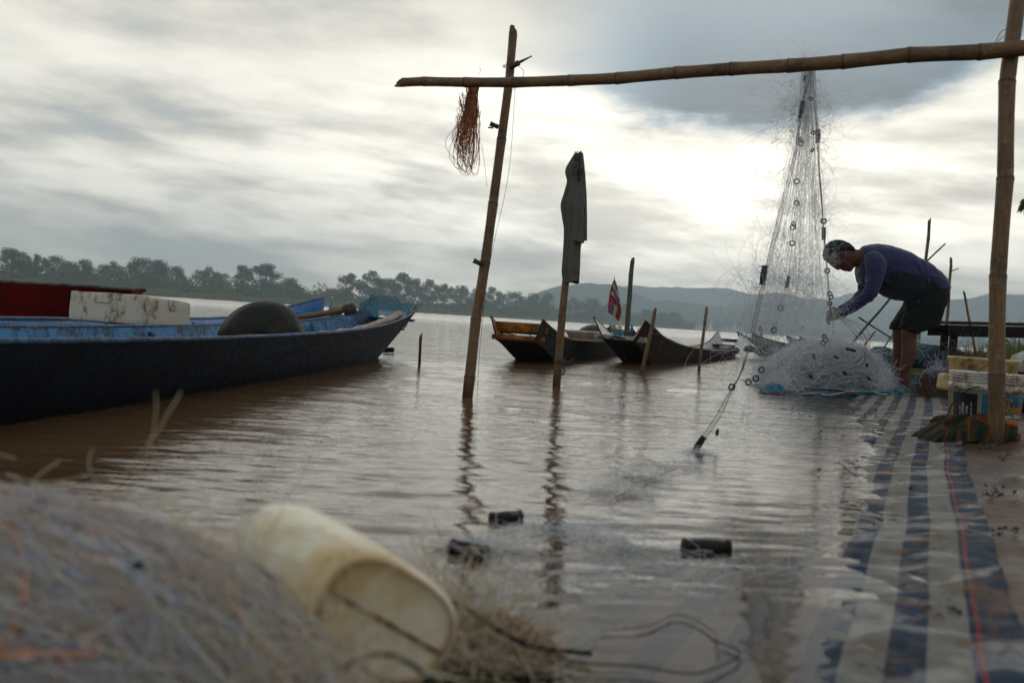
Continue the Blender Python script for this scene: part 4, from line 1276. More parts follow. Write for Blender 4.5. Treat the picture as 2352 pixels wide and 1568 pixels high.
# ------------------------------------------------------------------ stakes and posts
def stake(base, top, d, r, label, nodes=2, mat=None, seed=1, dt=0.0, nm='bamboo_stake', below=0.25):
    B_ = P(*base, d); T_ = P(*top, d + dt); dr = (T_ - B_).normalized()
    o = bamboo(nm, B_ - dr * below, T_, r, r * .94, nodes, mat or BAM, sides=14, seed=seed)
    return tag(o, label, 'stake', 'bamboo stakes standing in the shallow water')
stake((1476, 851), (1505, 714), 8.9, .018, 'leaning bamboo stake before the brown boat, nearer to the green pole', 3, seed=3)
stake((1607, 834), (1624, 709), 10.6, .0175, 'bamboo stake before the brown boat, nearer to the hanging net', 4, seed=6)
stake((964, 835), (967, 769), 7.9, .0125, 'short thin dark stake in open water right of the long navy boat', 1, BAM_DARK, seed=8)

dL = G(1074, 912).y
FRP = empty('frame_post', P(1074, 912, dL), 'thinner bamboo upright of the net frame, with cut stubs, standing in the water', 'bamboo post')
Bp = P(1074, 912, dL); Tp = P(1180, 68, dL + .02)
bamboo('stem', Bp - (Tp - Bp).normalized() * .3, Tp, .0290, .0215, 7, BAM, FRP, sides=20, seed=12, phase=.25)
def stub(parent, a, b, d, r0, r1, mat=BAM_DARK, nm='branch_stub', d2=None):
    mb = MB(); A_, B_ = P(*a, d), P(*b, d2 or d)
    pth = [A_, A_.lerp(B_, .5), B_]; mb.tube(pth, [r0, (r0 + r1) / 2 * .9, r1], 8); return mb.build(nm, mat, parent)
stub(FRP, (1172, 156), (1192, 144), dL - .03, .014, .015); stub(FRP, (1190, 145), (1222, 129), dL - .03, .009, .003, BAM)
stub(FRP, (1145, 292), (1126, 284), dL - .03, .012, .013); stub(FRP, (1106, 607), (1088, 598), dL - .03, .012, .014)
stub(FRP, (1133, 294), (1121, 293), dL - .04, .005, .004, BAM)
TWINE = mat_plain('dark_twine', (0.03, 0.025, 0.02), 0.8, 90)
LIGHTW = mat_plain('pale_twine', (0.28, 0.20, 0.15), 0.8, 90)
for k, (px, py) in enumerate(((1166, 152), (1168, 155))):
    c = P(px, py, dL)
    mb = MB(); mb.tube([c + Vector((.027 * math.cos(a), .027 * math.sin(a), .004 * math.sin(a * 3 + k))) for a in np.linspace(0, 6.4, 20)], .0016, 5); mb.build('twine_wrap', TWINE, FRP)
rope('twine', [P(1188, 150, dL - .04), P(1203, 165, dL - .05), P(1196, 185, dL - .05), P(1184, 204, dL - .04), P(1179, 206, dL)], .0012, TWINE, 24, parent=FRP, twist=False)
rope('twine', [P(1183, 205, dL), P(1168, 400, dL - .03), P(1126, 600, dL - .05), P(1103, 790, dL - .06), P(1095, 955, dL - .08)], .0011, TWINE, 30,
     'thin twine hanging from the crossbeam along the left frame post into the water', 'twine', twist=False)

dR = G(2291, 1014, 0.035).y
rp0, rp1 = P(2292, 1014, dR), P(2343, -60, dR + .05)
pm = P(2304, 500, dR)
FR = empty('frame_post', rp0, 'thick bamboo upright of the net frame, standing in mud by the white bucket', 'bamboo post')
bamboo('stem', rp0 - Vector((0, 0, .12)), rp1, .0335, .0320, 5, BAM, FR, sides=24, seed=21, bend=-.028, bdir=(1, 0, 0), phase=.55)
stub(FR, (2311, 780), (2318, 788), dR - .03, .006, .002); stub(FR, (2292, 752), (2283, 749), dR - .04, .003, .001)
bl = P(912, 193, dL + .10); br = P(2500, 90, dR - .02)
bm_ = P(1880, 151, (dL + dR) / 2)
CB = empty('crossbeam', bl, 'long bamboo crossbeam of the net drying frame with a split left end', 'bamboo beam')
A_, B_ = P(912, 191, dL - .06), P(2470, 94, dR - .08)
bo = bamboo('stem', B_, A_, .0345, .0225, 12, BAM, CB, sides=20, bend=-.038, seed=31)
rope('twine', [P(2322, 68, dR - .12), P(2300, 73, dR - .12), P(2284, 104, dR - .12), P(2274, 118, dR - .12)], .0015, LIGHTW, 20, parent=FR, twist=False)
rope('twine', [P(2325, 80, dR - .12), P(2306, 84, dR - .12), P(2292, 96, dR - .12)], .0015, LIGHTW, 20, parent=FR, twist=False)

# pole with the shirt
dS = G(1277, 886).y
Bs, Ts = P(1277, 886, dS), P(1331, 356, dS)
so = bamboo('bamboo_stake', Bs - (Ts - Bs).normalized() * .3, Ts, .0275, .020, 5, BAM, sides=18, seed=41, phase=.35)
tag(so, 'reddish bamboo pole in the water, dressed in a grey sweatshirt', 'stake', 'bamboo stakes standing in the shallow water')
rp = [P(1296, 776, dS - .01)]
GREYROPE = mat_plain('grey_rope', (0.10, 0.095, 0.09), 0.9, 120, bumpd=.003)
cc = P(1285, 829, dS)
pts = [cc + Vector((.033 * math.cos(a), .033 * math.sin(a), .012 - .005 * a / 3.14)) for a in np.linspace(-1.2, 14.2, 46)]
pts += [P(1300, 832, dS - .05), P(1311, 829, dS - .07), P(1317, 823, dS - .08)]
rope('rope', pts, .0055, GREYROPE, 130, 'grey rope knotted twice round the pole with the shirt, one end sticking out', 'rope')
rope('rope', [P(1290, 834, dS - .035), P(1295, 845, dS - .04), P(1296, 855, dS - .04), P(1291, 861, dS - .04)], .0045, GREYROPE, 30, 'grey rope loop hanging below the knot on the pole with the shirt', 'rope')
rope('rope', [P(1214, 765, 9.7), P(1220, 775, 9.4), P(1224, 790, 9.2)], .006, GREYROPE, 16, 'short rope over the side of the grey boat left of the shirt pole', 'rope', twist=True)

# sweatshirt
def mat_sweat():
    m, nt, out = new_mat('grey_sweatshirt'); p = pos(nt)
    f = nt.noise(nt.mapv(p, (26, 14, 1.6), rot=(0, .12, 0)), 1.0, 3, .5, .5); g = nt.noise(p, 14, 5, .6)
    c = nt.mix(g, (.095, .088, .078), (.15, .14, .125))
    principled(nt, out, c, .95, bump(nt, nt.m('ADD', f, nt.m('MULTIPLY', nt.noise(p, 160, 2), .03)), .035), .1); return m
SHIRT = mat_sweat()
def profile_cloth(name, L_, R_l, d, depth, mat, parent, n=60, mm=44, folds=5, seed=0, hem=None):
    """hollow cloth column between two silhouette edges given as (py, px) lists"""
    y0, y1 = L_[0][0], L_[-1][0]; vs = []
    for j in range(n):
        py = y0 + (y1 - y0) * j / (n - 1)
        a = float(interp(L_, [py])[0]); b = float(interp(R_l, [py])[0]); t = j / (n - 1)
        for i in range(mm):
            th = 2 * math.pi * i / mm
            amp = min(1, t * 3)
            f = 1 + amp * (.26 * math.sin(folds * th + seed + t * 1.2) + .12 * math.sin((folds * 2 + 1) * th + t * 3 + seed) + .05 * math.sin(17 * th))
            cx_, hw = (a + b) / 2, (b - a) / 2
            u = math.cos(th); w = math.sin(th)
            px = cx_ + hw * max(-1, min(1, u * (0.75 + 0.25 * f) * 1.04))
            dd = d + depth * (0.3 + 0.7 * amp) * w * f
            q = P(px, py + (hem(th) if hem and j > n - 6 else 0) * (j - n + 6) / 5.0, dd)
            vs.append(q)
    o = np_obj(name, [tuple(q) for q in vs], grid_faces(n, mm, True), mat, parent)
    s_ = o.modifiers.new('t', 'SOLIDIFY'); s_.thickness = .003
    return o
SH = empty('sweatshirt', Ts, 'dark grey sweatshirt with black lettering hung over the top of a bamboo pole', 'sweatshirt')
profile_cloth('body', [(352, 1321), (366, 1312), (394, 1299), (403, 1300), (414, 1303), (440, 1297), (473, 1288.5), (500, 1292), (531, 1296), (585, 1293.5), (624, 1291), (649, 1294)],
              [(352, 1338.5), (380, 1341.5), (423, 1345), (470, 1347), (520, 1345), (556, 1336), (570, 1333), (623, 1331), (649, 1329)],
              dS, .055, SHIRT, SH, 70, 64, 4, 0.4, hem=lambda th: -4 * math.cos(th) * 0 + 3 * math.sin(th * 2))
profile_cloth('sleeve', [(440, 1327), (468, 1316), (480, 1316), (505, 1317), (540, 1316), (556, 1316)], [(440, 1340), (468, 1343), (480, 1340.5), (505, 1342), (548, 1341), (561, 1340)],
              dS - .065, .022, SHIRT, SH, 40, 30, 3, 2.0, hem=lambda th: 3 * math.cos(th))
profile_cloth('sleeve', [(440, 1341), (500, 1342), (553, 1341)], [(440, 1346), (500, 1347.5), (551, 1347.5)], dS + .0, .03, SHIRT, SH, 24, 20, 3, 1.0)
mb = MB()
for i in range(1):
    ring = [P(1311 + 20 * math.cos(a), 624 + 1.5 * math.sin(a) + 1.2 * math.cos(a), dS + .062 * math.sin(a)) for a in np.linspace(0, 6.283, 40)]
    mb.tube(ring, .003, 5)
mb.build('hem_seam', SHIRT, SH)
INK = mat_plain('black_print', (0.004, 0.004, 0.004), 0.6, 20)
def text_mesh(txt, size, mat, name, bold=0.0, ext=0.0, sx=1.0):
    cu = bpy.data.curves.new(name, 'FONT'); cu.body = txt; cu.size = size; cu.extrude = ext; cu.offset = bold; cu.align_x = 'CENTER'; cu.align_y = 'CENTER'
    cu.resolution_u = 3
    ob = bpy.data.objects.new(name, cu); COL.objects.link(ob)
    dg = bpy.context.evaluated_depsgraph_get(); me = bpy.data.meshes.new_from_object(ob.evaluated_get(dg))
    bpy.data.objects.remove(ob); me.materials.clear()
    return me
def place_text(me, origin, ux, uy, mat, name, parent):
    co = np.zeros(len(me.vertices) * 3, dtype=np.float32); me.vertices.foreach_get('co', co); co = co.reshape(-1, 3)
    o_, a_, b_ = (np.array(tuple(q)) for q in (origin, ux, uy)); n_ = np.cross(a_, b_)
    w = o_ + co[:, :1] * a_ + co[:, 1:2] * b_ + co[:, 2:3] * n_
    me.vertices.foreach_set('co', w.astype(np.float32).ravel()); me.update()
    return link(name, me, mat, parent, False)
_up = (Ts - Bs).normalized(); _rt = Vector((_up.z, 0, -_up.x))
for txt, px, py, sz in (('YOU IBER', 1322, 375, .036), ('@loscamila55', 1330, 378, .026), ('89765', 1332, 402, .034), ('Somo', 1337.5, 395, .022)):
    me = text_mesh(txt, sz, INK, 'lettering', .0006, .0004)
    place_text(me, P(px, py, dS - .079), _up, -_rt, INK, 'lettering', SH)

for px, py, r, lab in ((803, 833, .030, 'dark weed clump caught at the waterline of the long navy boat'), (822, 829, .018, 'smaller dark weed clump at the waterline, nearer the bow of the navy boat')):
    q = G(px, py); cloth_lump('water_weed', (q.x, q.y + .02, .012), (r, .02, .028), BLACK, lab, 'weed', px, .4, 3)

# ------------------------------------------------------------------ the fisherman
MANY = 8.4
def mp(X, Y, dy=0.0):
    """point of the figure: X, Y measured on an enlarged crop of the photograph, dy = offset in depth"""
    return P(1837.5 + X * .27475, 516.8 + Y * .27475, MANY + dy)
def loft(mb, secs, n=20, power=2.0, cap=True, mi=0):
    """secs: (p1, p2, half depth, dy): rings spanning the silhouette points p1 and p2"""
    s0 = mb.n; vs = []
    for (x1, y1), (x2, y2), hw, dy in secs:
        a = mp(x1, y1, dy); b = mp(x2, y2, dy); c = (a + b) / 2; h = (b - a) / 2
        for i in range(n):
            th = 2 * math.pi * i / n; cc, ss = math.cos(th), math.sin(th)
            e = 2 / power
            vs.append(c + h * (math.copysign(abs(cc) ** e, cc)) + Vector((0, hw * math.copysign(abs(ss) ** e, ss), 0)))
    fs = list(map(tuple, grid_faces(len(secs), n, True)))
    if cap:
        fs.append(tuple(range(n))[::-1]); fs.append(tuple((len(secs) - 1) * n + i for i in range(n)))
    mb.add(vs, fs, mi)
def limb(mb, pts, n=12):
    """pts: (X, Y, dy, radius)"""
    path = [mp(a, b, c) for a, b, c, r in pts]
    p = smooth_path(path, 22); d = np.linspace(0, 1, len(pts)); rr = np.interp(np.linspace(0, 1, 22), d, [q[3] for q in pts])
    mb.tube(p, rr, n)
def fix_normals(o):
    bm = bmesh.new(); bm.from_mesh(o.data); bmesh.ops.recalc_face_normals(bm, faces=bm.faces[:]); bm.to_mesh(o.data); bm.free()

def mat_skin():
    m, nt, out = new_mat('tanned_skin')
    p = pos(nt); n = nt.noise(p, 18, 6, 0.6)
    c = nt.mix(n, (0.065, 0.021, 0.011), (0.12, 0.042, 0.022))
    principled(nt, out, c, 0.5, bump(nt, nt.noise(p, 120, 4), 0.001), 0.35)
    return m
SKIN = mat_skin()
HAIR = mat_plain('black_hair', (0.006, 0.005, 0.005), 0.65, 200, 0.5, 0.004, 0.3)
def build_man():
    foot = mp(850, 1395)
    man = empty('person', (foot.x, foot.y, 0.02), 'barefoot man in purple blue long sleeved shirt and black shorts bending over the net pile', 'person')
    b = MB()
    # trunk inside the clothes
    loft(b, [((520, 205), (505, 340), .055, 0), ((585, 195), (540, 400), .10, 0), ((650, 190), (580, 470), .155, 0), ((780, 210), (640, 520), .15, 0),
             ((920, 260), (730, 570), .145, 0), ((1060, 350), (830, 600), .14, 0), ((1150, 430), (900, 640), .14, 0), ((1190, 560), (930, 690), .14, 0), ((1150, 660), (960, 710), .11, 0)])
    # neck and head
    loft(b, [((206, 222), (203, 250), .022, 0), ((222, 180), (210, 288), .052, 0), ((255, 145), (236, 318), .068, 0), ((300, 131), (276, 335), .074, 0), ((350, 136), (322, 352), .076, 0),
             ((398, 158), (362, 376), .071, 0), ((432, 184), (398, 390), .060, 0), ((450, 196), (432, 384), .050, 0), ((466, 203), (452, 352), .050, 0), ((500, 205), (484, 343), .054, 0), ((545, 200), (530, 350), .062, 0)], 24)
    # brow, nose, lips, chin
    loft(b, [((262, 310), (250, 330), .030, 0), ((280, 322), (264, 345), .022, 0), ((300, 340), (288, 362), .012, 0), ((318, 352), (306, 375), .011, 0), ((330, 350), (318, 378), .019, 0), ((340, 352), (333, 372), .012, 0)], 10)
    loft(b, [((345, 355), (343, 372), .018, 0), ((358, 358), (352, 382), .024, 0), ((368, 362), (361, 376), .022, 0), ((376, 365), (368, 388), .022, 0), ((388, 368), (382, 386), .016, 0)], 10)
    loft(b, [((398, 360), (396, 388), .020, 0), ((415, 358), (414, 393), .026, 0), ((434, 352), (432, 389), .022, 0)], 10)
    for sg in (-1, 1):   # ear
        loft(b, [((352, 232), (360, 280), .006, sg * .078), ((366, 226), (374, 278), .010, sg * .082), ((380, 232), (382, 262), .007, sg * .078)], 10)
    # arms: shoulder, elbow, wrist
    NA = [(620, 320, -.11, .050), (620, 400, -.19, .044), (600, 500, -.235, .046), (575, 585, -.235, .042), (500, 650, -.20, .040), (410, 705, -.15, .034), (345, 737, -.11, .027), (305, 752, -.08, .028)]
    FA = [(560, 320, .15, .060), (550, 420, .20, .048), (540, 520, .20, .044), (520, 590, .18, .040), (450, 650, .12, .036), (380, 690, .05, .031), (335, 715, .01, .026), (300, 728, -.005, .027)]
    limb(b, NA); limb(b, FA)
    # palms
    loft(b, [((330, 722), (338, 775), .022, -.10), ((305, 728), (312, 792), .030, -.08), ((280, 735), (286, 800), .034, -.065), ((262, 745), (270, 802), .032, -.055)], 12)
    loft(b, [((330, 690), (336, 735), .022, .01), ((305, 692), (312, 745), .030, .0), ((282, 700), (288, 752), .034, -.005), ((262, 712), (268, 758), .030, -.01)], 12)
    # fingers curl round the bunched lines; thumbs close against them
    for k, (l, dy) in enumerate(((1.0, -.085), (1.12, -.065), (1.05, -.045), (.85, -.027))):
        yb = 752 + k * 13
        limb(b, [(272, yb, dy, .0095), (272 - 28 * l, yb + 4, dy, .0090), (272 - 46 * l, yb + 18, dy + .008, .0085), (272 - 40 * l, yb + 34, dy + .02, .0080), (272 - 22 * l, yb + 38, dy + .024, .0070)], 8)
    limb(b, [(300, 738, -.09, .013), (272, 727, -.095, .011), (250, 733, -.09, .010), (238, 746, -.08, .0085)], 8)
    for k, (l, dy) in enumerate(((1.0, -.035), (1.1, -.018), (1.0, .0), (.82, .016))):
        yb = 716 + k * 11
        limb(b, [(270, yb, dy, .0092), (270 - 26 * l, yb + 2, dy, .0088), (270 - 42 * l, yb + 14, dy - .008, .0083), (270 - 38 * l, yb + 28, dy - .018, .0078), (270 - 22 * l, yb + 33, dy - .022, .0070)], 8)
    limb(b, [(300, 700, -.03, .012), (278, 692, -.045, .0105), (258, 697, -.05, .0095), (246, 708, -.045, .008)], 8)
    # legs
    def leg(ox, oy, dy, far=False):
        k = .97 if far else 1.0
        S = [((1150, 660), (930, 700), .095, dy), ((1110, 760), (885, 770), .085, dy), ((1030, 850), (858, 830), .070, dy), ((985, 900), (846, 890), .060, dy), ((972, 950), (848, 950), .054, dy), ((978, 1010), (852, 1000), .056, dy),
             ((975, 1060), (850, 1050), .057, dy), ((958, 1120), (845, 1110), .052, dy), ((932, 1190), (838, 1180), .044, dy), ((912, 1250), (828, 1240), .037, dy), ((902, 1300), (815, 1285), .035, dy), ((902, 1345), (800, 1330), .034, dy), ((905, 1388), (810, 1392), .033, dy)]
        S = [((a[0] + ox * w, a[1] + oy * w), (c[0] + ox * w, c[1] + oy * w), h * k, d) for (a, c, h, d), w in zip(S, [0, .35, .8] + [1] * 10)]
        loft(b, S, 20)
        F = [((908, 1350), (905, 1396), .026, dy), ((880, 1325), (880, 1399), .033, dy), ((830, 1312), (835, 1399), .035, dy), ((780, 1325), (785, 1400), .038, dy), ((735, 1348), (738, 1400), .042, dy), ((700, 1364), (702, 1400), .044, dy), ((680, 1374), (682, 1399), .042, dy)]
        F = [((a[0] + ox, a[1] + oy), (c[0] + ox, c[1] + oy), h, d) for a, c, h, d in F]
        loft(b, F, 16)
        for t in range(5):
            r = [.013, .0095, .009, .0085, .008][t]; dd = dy + (.032 - t * .0165) * (1 if not far else 1)
            L_ = [58, 62, 55, 48, 38][t]
            limb(b, [(695 + ox, 1386 + oy, dd, r), (695 - L_ * .55 + ox, 1385 + oy, dd, r * .95), (695 - L_ + ox, 1390 + oy, dd, r * .95)], 8)
    leg(0, 0, -.09)
    leg(-72, -14, .10, True)
    o = b.build('body', SKIN, man)
    fix_normals(o); remesh(o, 0.0058, 3, 0.5)
    # hair shell, short cut
    h = MB()
    loft(h, [((196, 222), (198, 262), .030, 0), ((214, 172), (206, 300), .062, 0), ((250, 136), (246, 296), .078, 0), ((300, 121), (290, 276), .085, 0), ((350, 126), (335, 250), .087, 0),
             ((402, 148), (378, 232), .080, 0), ((436, 176), (415, 232), .066, 0), ((452, 196), (440, 226), .045, 0)], 24)
    ho = h.build('hair', HAIR, man); fix_normals(ho); remesh(ho, 0.006, 2)
    co = np.array([v.co[:] for v in ho.data.vertices]); nn = vnoise(co, 140, 2)
    for v, k in zip(ho.data.vertices, nn): v.co += v.normal * (0.0035 * k)
    # eyes and brows on the side we see and the other
    EYE = mat_plain('eye_dark', (0.02, 0.012, 0.01), 0.3)
    for sg in (-1, 1):
        e = MB(); c = mp(296, 318, sg * .040); e.tube([c + Vector((-.009, 0, -.005)), c, c + Vector((.010, 0, .004))], [.003, .006, .003], 8)
        e.build('eye', EYE, man)
        e = MB(); e.tube([mp(262, 316, sg * .034), mp(272, 300, sg * .050), mp(284, 290, sg * .060)], [.003, .004, .002], 6)
        e.build('eyebrow', HAIR, man)

    # shirt
    s = MB()
    loft(s, [((512, 183), (486, 352), .075, 0), ((535, 176), (480, 382), .105, 0), ((580, 166), (484, 430), .155, 0), ((640, 158), (500, 490), .185, 0), ((760, 174), (600, 540), .185, 0),
             ((900, 222), (700, 592), .175, 0), ((1010, 280), (775, 622), .165, 0), ((1100, 332), (838, 632), .160, 0), ((1172, 388), (880, 636), .160, 0), ((1222, 455), (905, 640), .162, 0), ((1238, 530), (1080, 560), .150, 0)], 36, 2.2)
    def sleeve(pts):
        limb(s, pts, 18)
    sleeve([(610, 275, -.10, .075), (630, 340, -.17, .085), (622, 430, -.21, .074), (605, 520, -.235, .064), (578, 580, -.235, .058), (505, 640, -.205, .053), (430, 692, -.165, .045), (365, 730, -.125, .040), (335, 745, -.11, .0385)])
    sleeve([(570, 300, .10, .075), (560, 380, .18, .072), (548, 480, .205, .062), (532, 565, .195, .056), (470, 636, .14, .048), (400, 680, .07, .042), (340, 712, .015, .036)])
    so = s.build('shirt', None, man)
    fix_normals(so); 
    so.data.materials.append(None)
    remesh(so, 0.0075, 3, 0.5)
    me = so.data
    co = np.array([v.co[:] for v in me.vertices])
    # wrinkles: pulled folds radiating from armpit, elbow and waist
    def cens(X, Y, dy): return np.array(tuple(mp(X, Y, dy)))
    disp = np.zeros(len(co))
    for (X, Y, dy, frq, amp, rad, ph) in ((690, 420, -.18, 95, .0055, .16, 0.3), (570, 585, -.24, 110, .0060, .13, 1.0), (1040, 420, -.14, 80, .0060, .20, 2.0), (400, 710, -.15, 120, .0035, .08, .5), (520, 575, .2, 100, .005, .12, 1.5), (540, 420, -.1, 70, .004, .15, .2)):
        c = cens(X, Y, dy); d = co - c; r = np.linalg.norm(d, axis=1); ang = np.arctan2(d[:, 2], d[:, 0])
        disp += amp * .7 * np.sin(ang * 6 + ph + 3.5 * vnoise(co, 7, X * .01)) * np.exp(-(r / rad) ** 2) * np.clip(r / .04, 0, 1)
    disp += 0.0035 * (1 - np.abs(vnoise(co * [1, 1, 1.0], 11, 4)) * 2) + .0015 * vnoise(co, 34, 1)
    nrm = np.array([v.normal[:] for v in me.vertices])
    co2 = co + nrm * disp[:, None]; me.vertices.foreach_set('co', co2.astype(np.float32).ravel())
    # side panel of black cloth: polygon in the side view
    def to_crop(c):
        d = c - np.array(tuple(CAMP)); z = d @ np.array(tuple(Fv)); x = d @ np.array(tuple(Rv)) / z * FD + CX; y = CY - d @ np.array(tuple(Uv)) / z * FD
        return (x - 1837.5) / .27475, (y - 516.8) / .27475
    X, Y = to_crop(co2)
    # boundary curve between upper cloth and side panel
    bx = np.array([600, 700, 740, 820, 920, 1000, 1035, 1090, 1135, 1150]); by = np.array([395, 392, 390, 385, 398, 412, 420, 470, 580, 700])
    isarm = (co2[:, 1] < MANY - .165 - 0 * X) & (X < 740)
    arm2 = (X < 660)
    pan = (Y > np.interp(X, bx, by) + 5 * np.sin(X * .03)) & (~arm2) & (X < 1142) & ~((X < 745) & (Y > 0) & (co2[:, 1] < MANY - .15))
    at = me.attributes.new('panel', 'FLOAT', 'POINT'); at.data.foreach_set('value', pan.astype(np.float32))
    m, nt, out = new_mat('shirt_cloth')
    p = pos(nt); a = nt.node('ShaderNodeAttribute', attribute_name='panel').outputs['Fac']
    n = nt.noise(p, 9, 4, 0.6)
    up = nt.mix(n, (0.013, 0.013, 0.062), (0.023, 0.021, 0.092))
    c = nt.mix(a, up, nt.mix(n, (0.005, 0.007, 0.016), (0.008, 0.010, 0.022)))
    principled(nt, out, c, 0.75, bump(nt, nt.noise(p, 60, 4, 0.6), 0.0015), 0.25, Sheen_Weight=0.25)
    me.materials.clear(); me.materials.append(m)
    # shorts
    k = MB()
    loft(k, [((1100, 405), (940, 520), .150, 0), ((1180, 480), (900, 610), .168, 0), ((1222, 540), (885, 650), .170, 0), ((1228, 600), (888, 690), .166, 0), ((1214, 660), (885, 720), .158, 0), ((1180, 705), (910, 735), .140, 0)], 32, 2.3)
    loft(k, [((1226, 560), (895, 640), .100, -.085), ((1216, 640), (890, 700), .108, -.09), ((1200, 710), (868, 750), .108, -.09), ((1180, 780), (848, 805), .106, -.09), ((1165, 830), (838, 845), .105, -.09), ((1150, 862), (834, 868), .104, -.09)], 28, 2.3)
    loft(k, [((1150, 560), (880, 640), .100, .09), ((1100, 660), (850, 700), .108, .095), ((1050, 760), (805, 765), .106, .10), ((1000, 820), (770, 815), .104, .10), ((975, 870), (750, 870), .102, .10)], 28, 2.3)
    ko = k.build('shorts', mat_plain('black_shorts', (0.0075, 0.0078, 0.0085), 0.8, 14, 0.3, 0.002, 0.2), man)
    fix_normals(ko); remesh(ko, 0.0078, 3, 0.5)
    me = ko.data; co = np.array([v.co[:] for v in me.vertices]); nrm = np.array([v.normal[:] for v in me.vertices])
    X, Y = to_crop(co)
    dsp = .004 * (1 - np.abs(vnoise(co * [1, 1, .6], 13, 7)) * 2) + .0035 * np.sin((Y + X * .5) * .10 + 2.5 * vnoise(co, 9, 3)) * np.exp(-((X - 930) / 110.) ** 2)
    co = co + nrm * dsp[:, None]
    # near leg hem dips towards the back of the knee
    dip = np.clip((Y - 780) / 90, 0, 1) * (co[:, 1] < MANY + .01) * 36 * np.exp(-((X - 985) / 75.) ** 2)
    co[:, 2] -= dip * .00101
    me.vertices.foreach_set('co', co.astype(np.float32).ravel()); me.update()
    # faint print on the thigh
    mb = MB(); c = mp(988, 635, -.205)
    mb.tube([c + Vector((.012 * math.cos(a) * (1 - .05 * a), -.004, .011 * math.sin(a) * (1 - .05 * a))) for a in np.linspace(.5, 8, 26)], .0011, 4)
    mb.tube([c + Vector((-.012, -.004, -.012)), c + Vector((-.004, -.004, .002)), c + Vector((.004, -.004, -.012))], .0011, 4)
    mb.build('print', mat_plain('grey_print', (0.12, 0.12, 0.12), 0.6), man)
build_man()

# ------------------------------------------------------------------ fishing nets
def mat_strand(name, col, tl=0.5, rough=0.35, spec=0.15):
    m, nt, out = new_mat(name)
    d = nt.node('ShaderNodeBsdfDiffuse', i_Color=col); t = nt.node('ShaderNodeBsdfTranslucent', i_Color=col)
    g = nt.node('ShaderNodeBsdfGlossy', i_Roughness=rough); nt.put(g.inputs['Color'], (.9, .95, 1))
    a = nt.node('ShaderNodeMixShader', i_0=tl); nt.l.new(d.outputs[0], a.inputs[1]); nt.l.new(t.outputs[0], a.inputs[2])
    b = nt.node('ShaderNodeMixShader', i_0=spec); nt.l.new(a.outputs[0], b.inputs[1]); nt.l.new(g.outputs[0], b.inputs[2])
    nt.l.new(b.outputs[0], out.inputs[0])
    return m
def mat_nylon(name, col):
    m, nt, out = new_mat(name)
    rf = nt.node('ShaderNodeBsdfRefraction', i_Color=col, i_Roughness=.25, i_IOR=1.45)
    g = nt.node('ShaderNodeBsdfGlossy', i_Color=col, i_Roughness=.25)
    t = nt.node('ShaderNodeBsdfTranslucent', i_Color=(.95, .97, 1)); d = nt.node('ShaderNodeBsdfDiffuse', i_Color=(.9, .93, 1))
    a = nt.node('ShaderNodeMixShader', i_0=.35); nt.l.new(rf.outputs[0], a.inputs[1]); nt.l.new(g.outputs[0], a.inputs[2])
    b = nt.node('ShaderNodeMixShader', i_0=.3); nt.l.new(t.outputs[0], b.inputs[1]); nt.l.new(d.outputs[0], b.inputs[2])
    c = nt.node('ShaderNodeMixShader', i_0=.45); nt.l.new(a.outputs[0], c.inputs[1]); nt.l.new(b.outputs[0], c.inputs[2])
    nt.l.new(c.outputs[0], out.inputs[0]); return m
CLEAR = mat_nylon('clear_nylon', (.96, .98, 1.0))
NYLON = mat_strand('white_nylon', (0.93, 0.95, 1.0), 0.55, 0.25, 0.25)
NYLON2 = mat_strand('violet_nylon', (0.62, 0.63, 0.80), 0.5, 0.3, 0.15)
CORD = mat_plain('orange_brown_cord', (0.55, 0.22, 0.11), 0.85, 60, 0.4, .001)
TANS = mat_strand('tan_nylon', (0.78, 0.68, 0.52), 0.4, 0.4, 0.05)
BROWNS = mat_strand('brown_nylon', (0.16, 0.09, 0.055), 0.3, 0.5, 0.04)
GREENC = mat_plain('green_cord', (0.03, 0.15, 0.06), 0.7, 60)
PLAST = mat_worn('black_float_plastic', (0.009, 0.009, 0.010), (0.03, 0.026, 0.022), 30, 0.3, 0.5, spec=0.3)

def curls(cen, rad, n, length, m=14, wild=1.0, drift=(0, 0, 0), jit=.10):
    """n loose curling polylines started inside an ellipsoid"""
    d = rng.normal(size=(n, 3)); d /= np.linalg.norm(d, axis=1)[:, None]
    p = np.asarray(tuple(cen)) + d * (rng.random(n) ** 0.45)[:, None] * np.asarray(rad)
    t = rng.normal(size=(n, 3)); t /= np.linalg.norm(t, axis=1)[:, None]
    ax = rng.normal(size=(n, 3)); ax /= np.linalg.norm(ax, axis=1)[:, None]
    k = rng.normal(0, wild, n) * 0.45
    st = length * (0.5 + rng.random(n)) / m
    C = [p.copy()]
    for i in range(m - 1):
        c, s = np.cos(k)[:, None], np.sin(k)[:, None]
        t = t * c + np.cross(ax, t) * s + ax * (np.sum(ax * t, 1))[:, None] * (1 - c)
        t = t + rng.normal(0, jit, t.shape) + np.asarray(drift)
        t /= np.linalg.norm(t, axis=1)[:, None]
        p = p + t * st[:, None]; C.append(p.copy())
    return np.stack(C, 1)
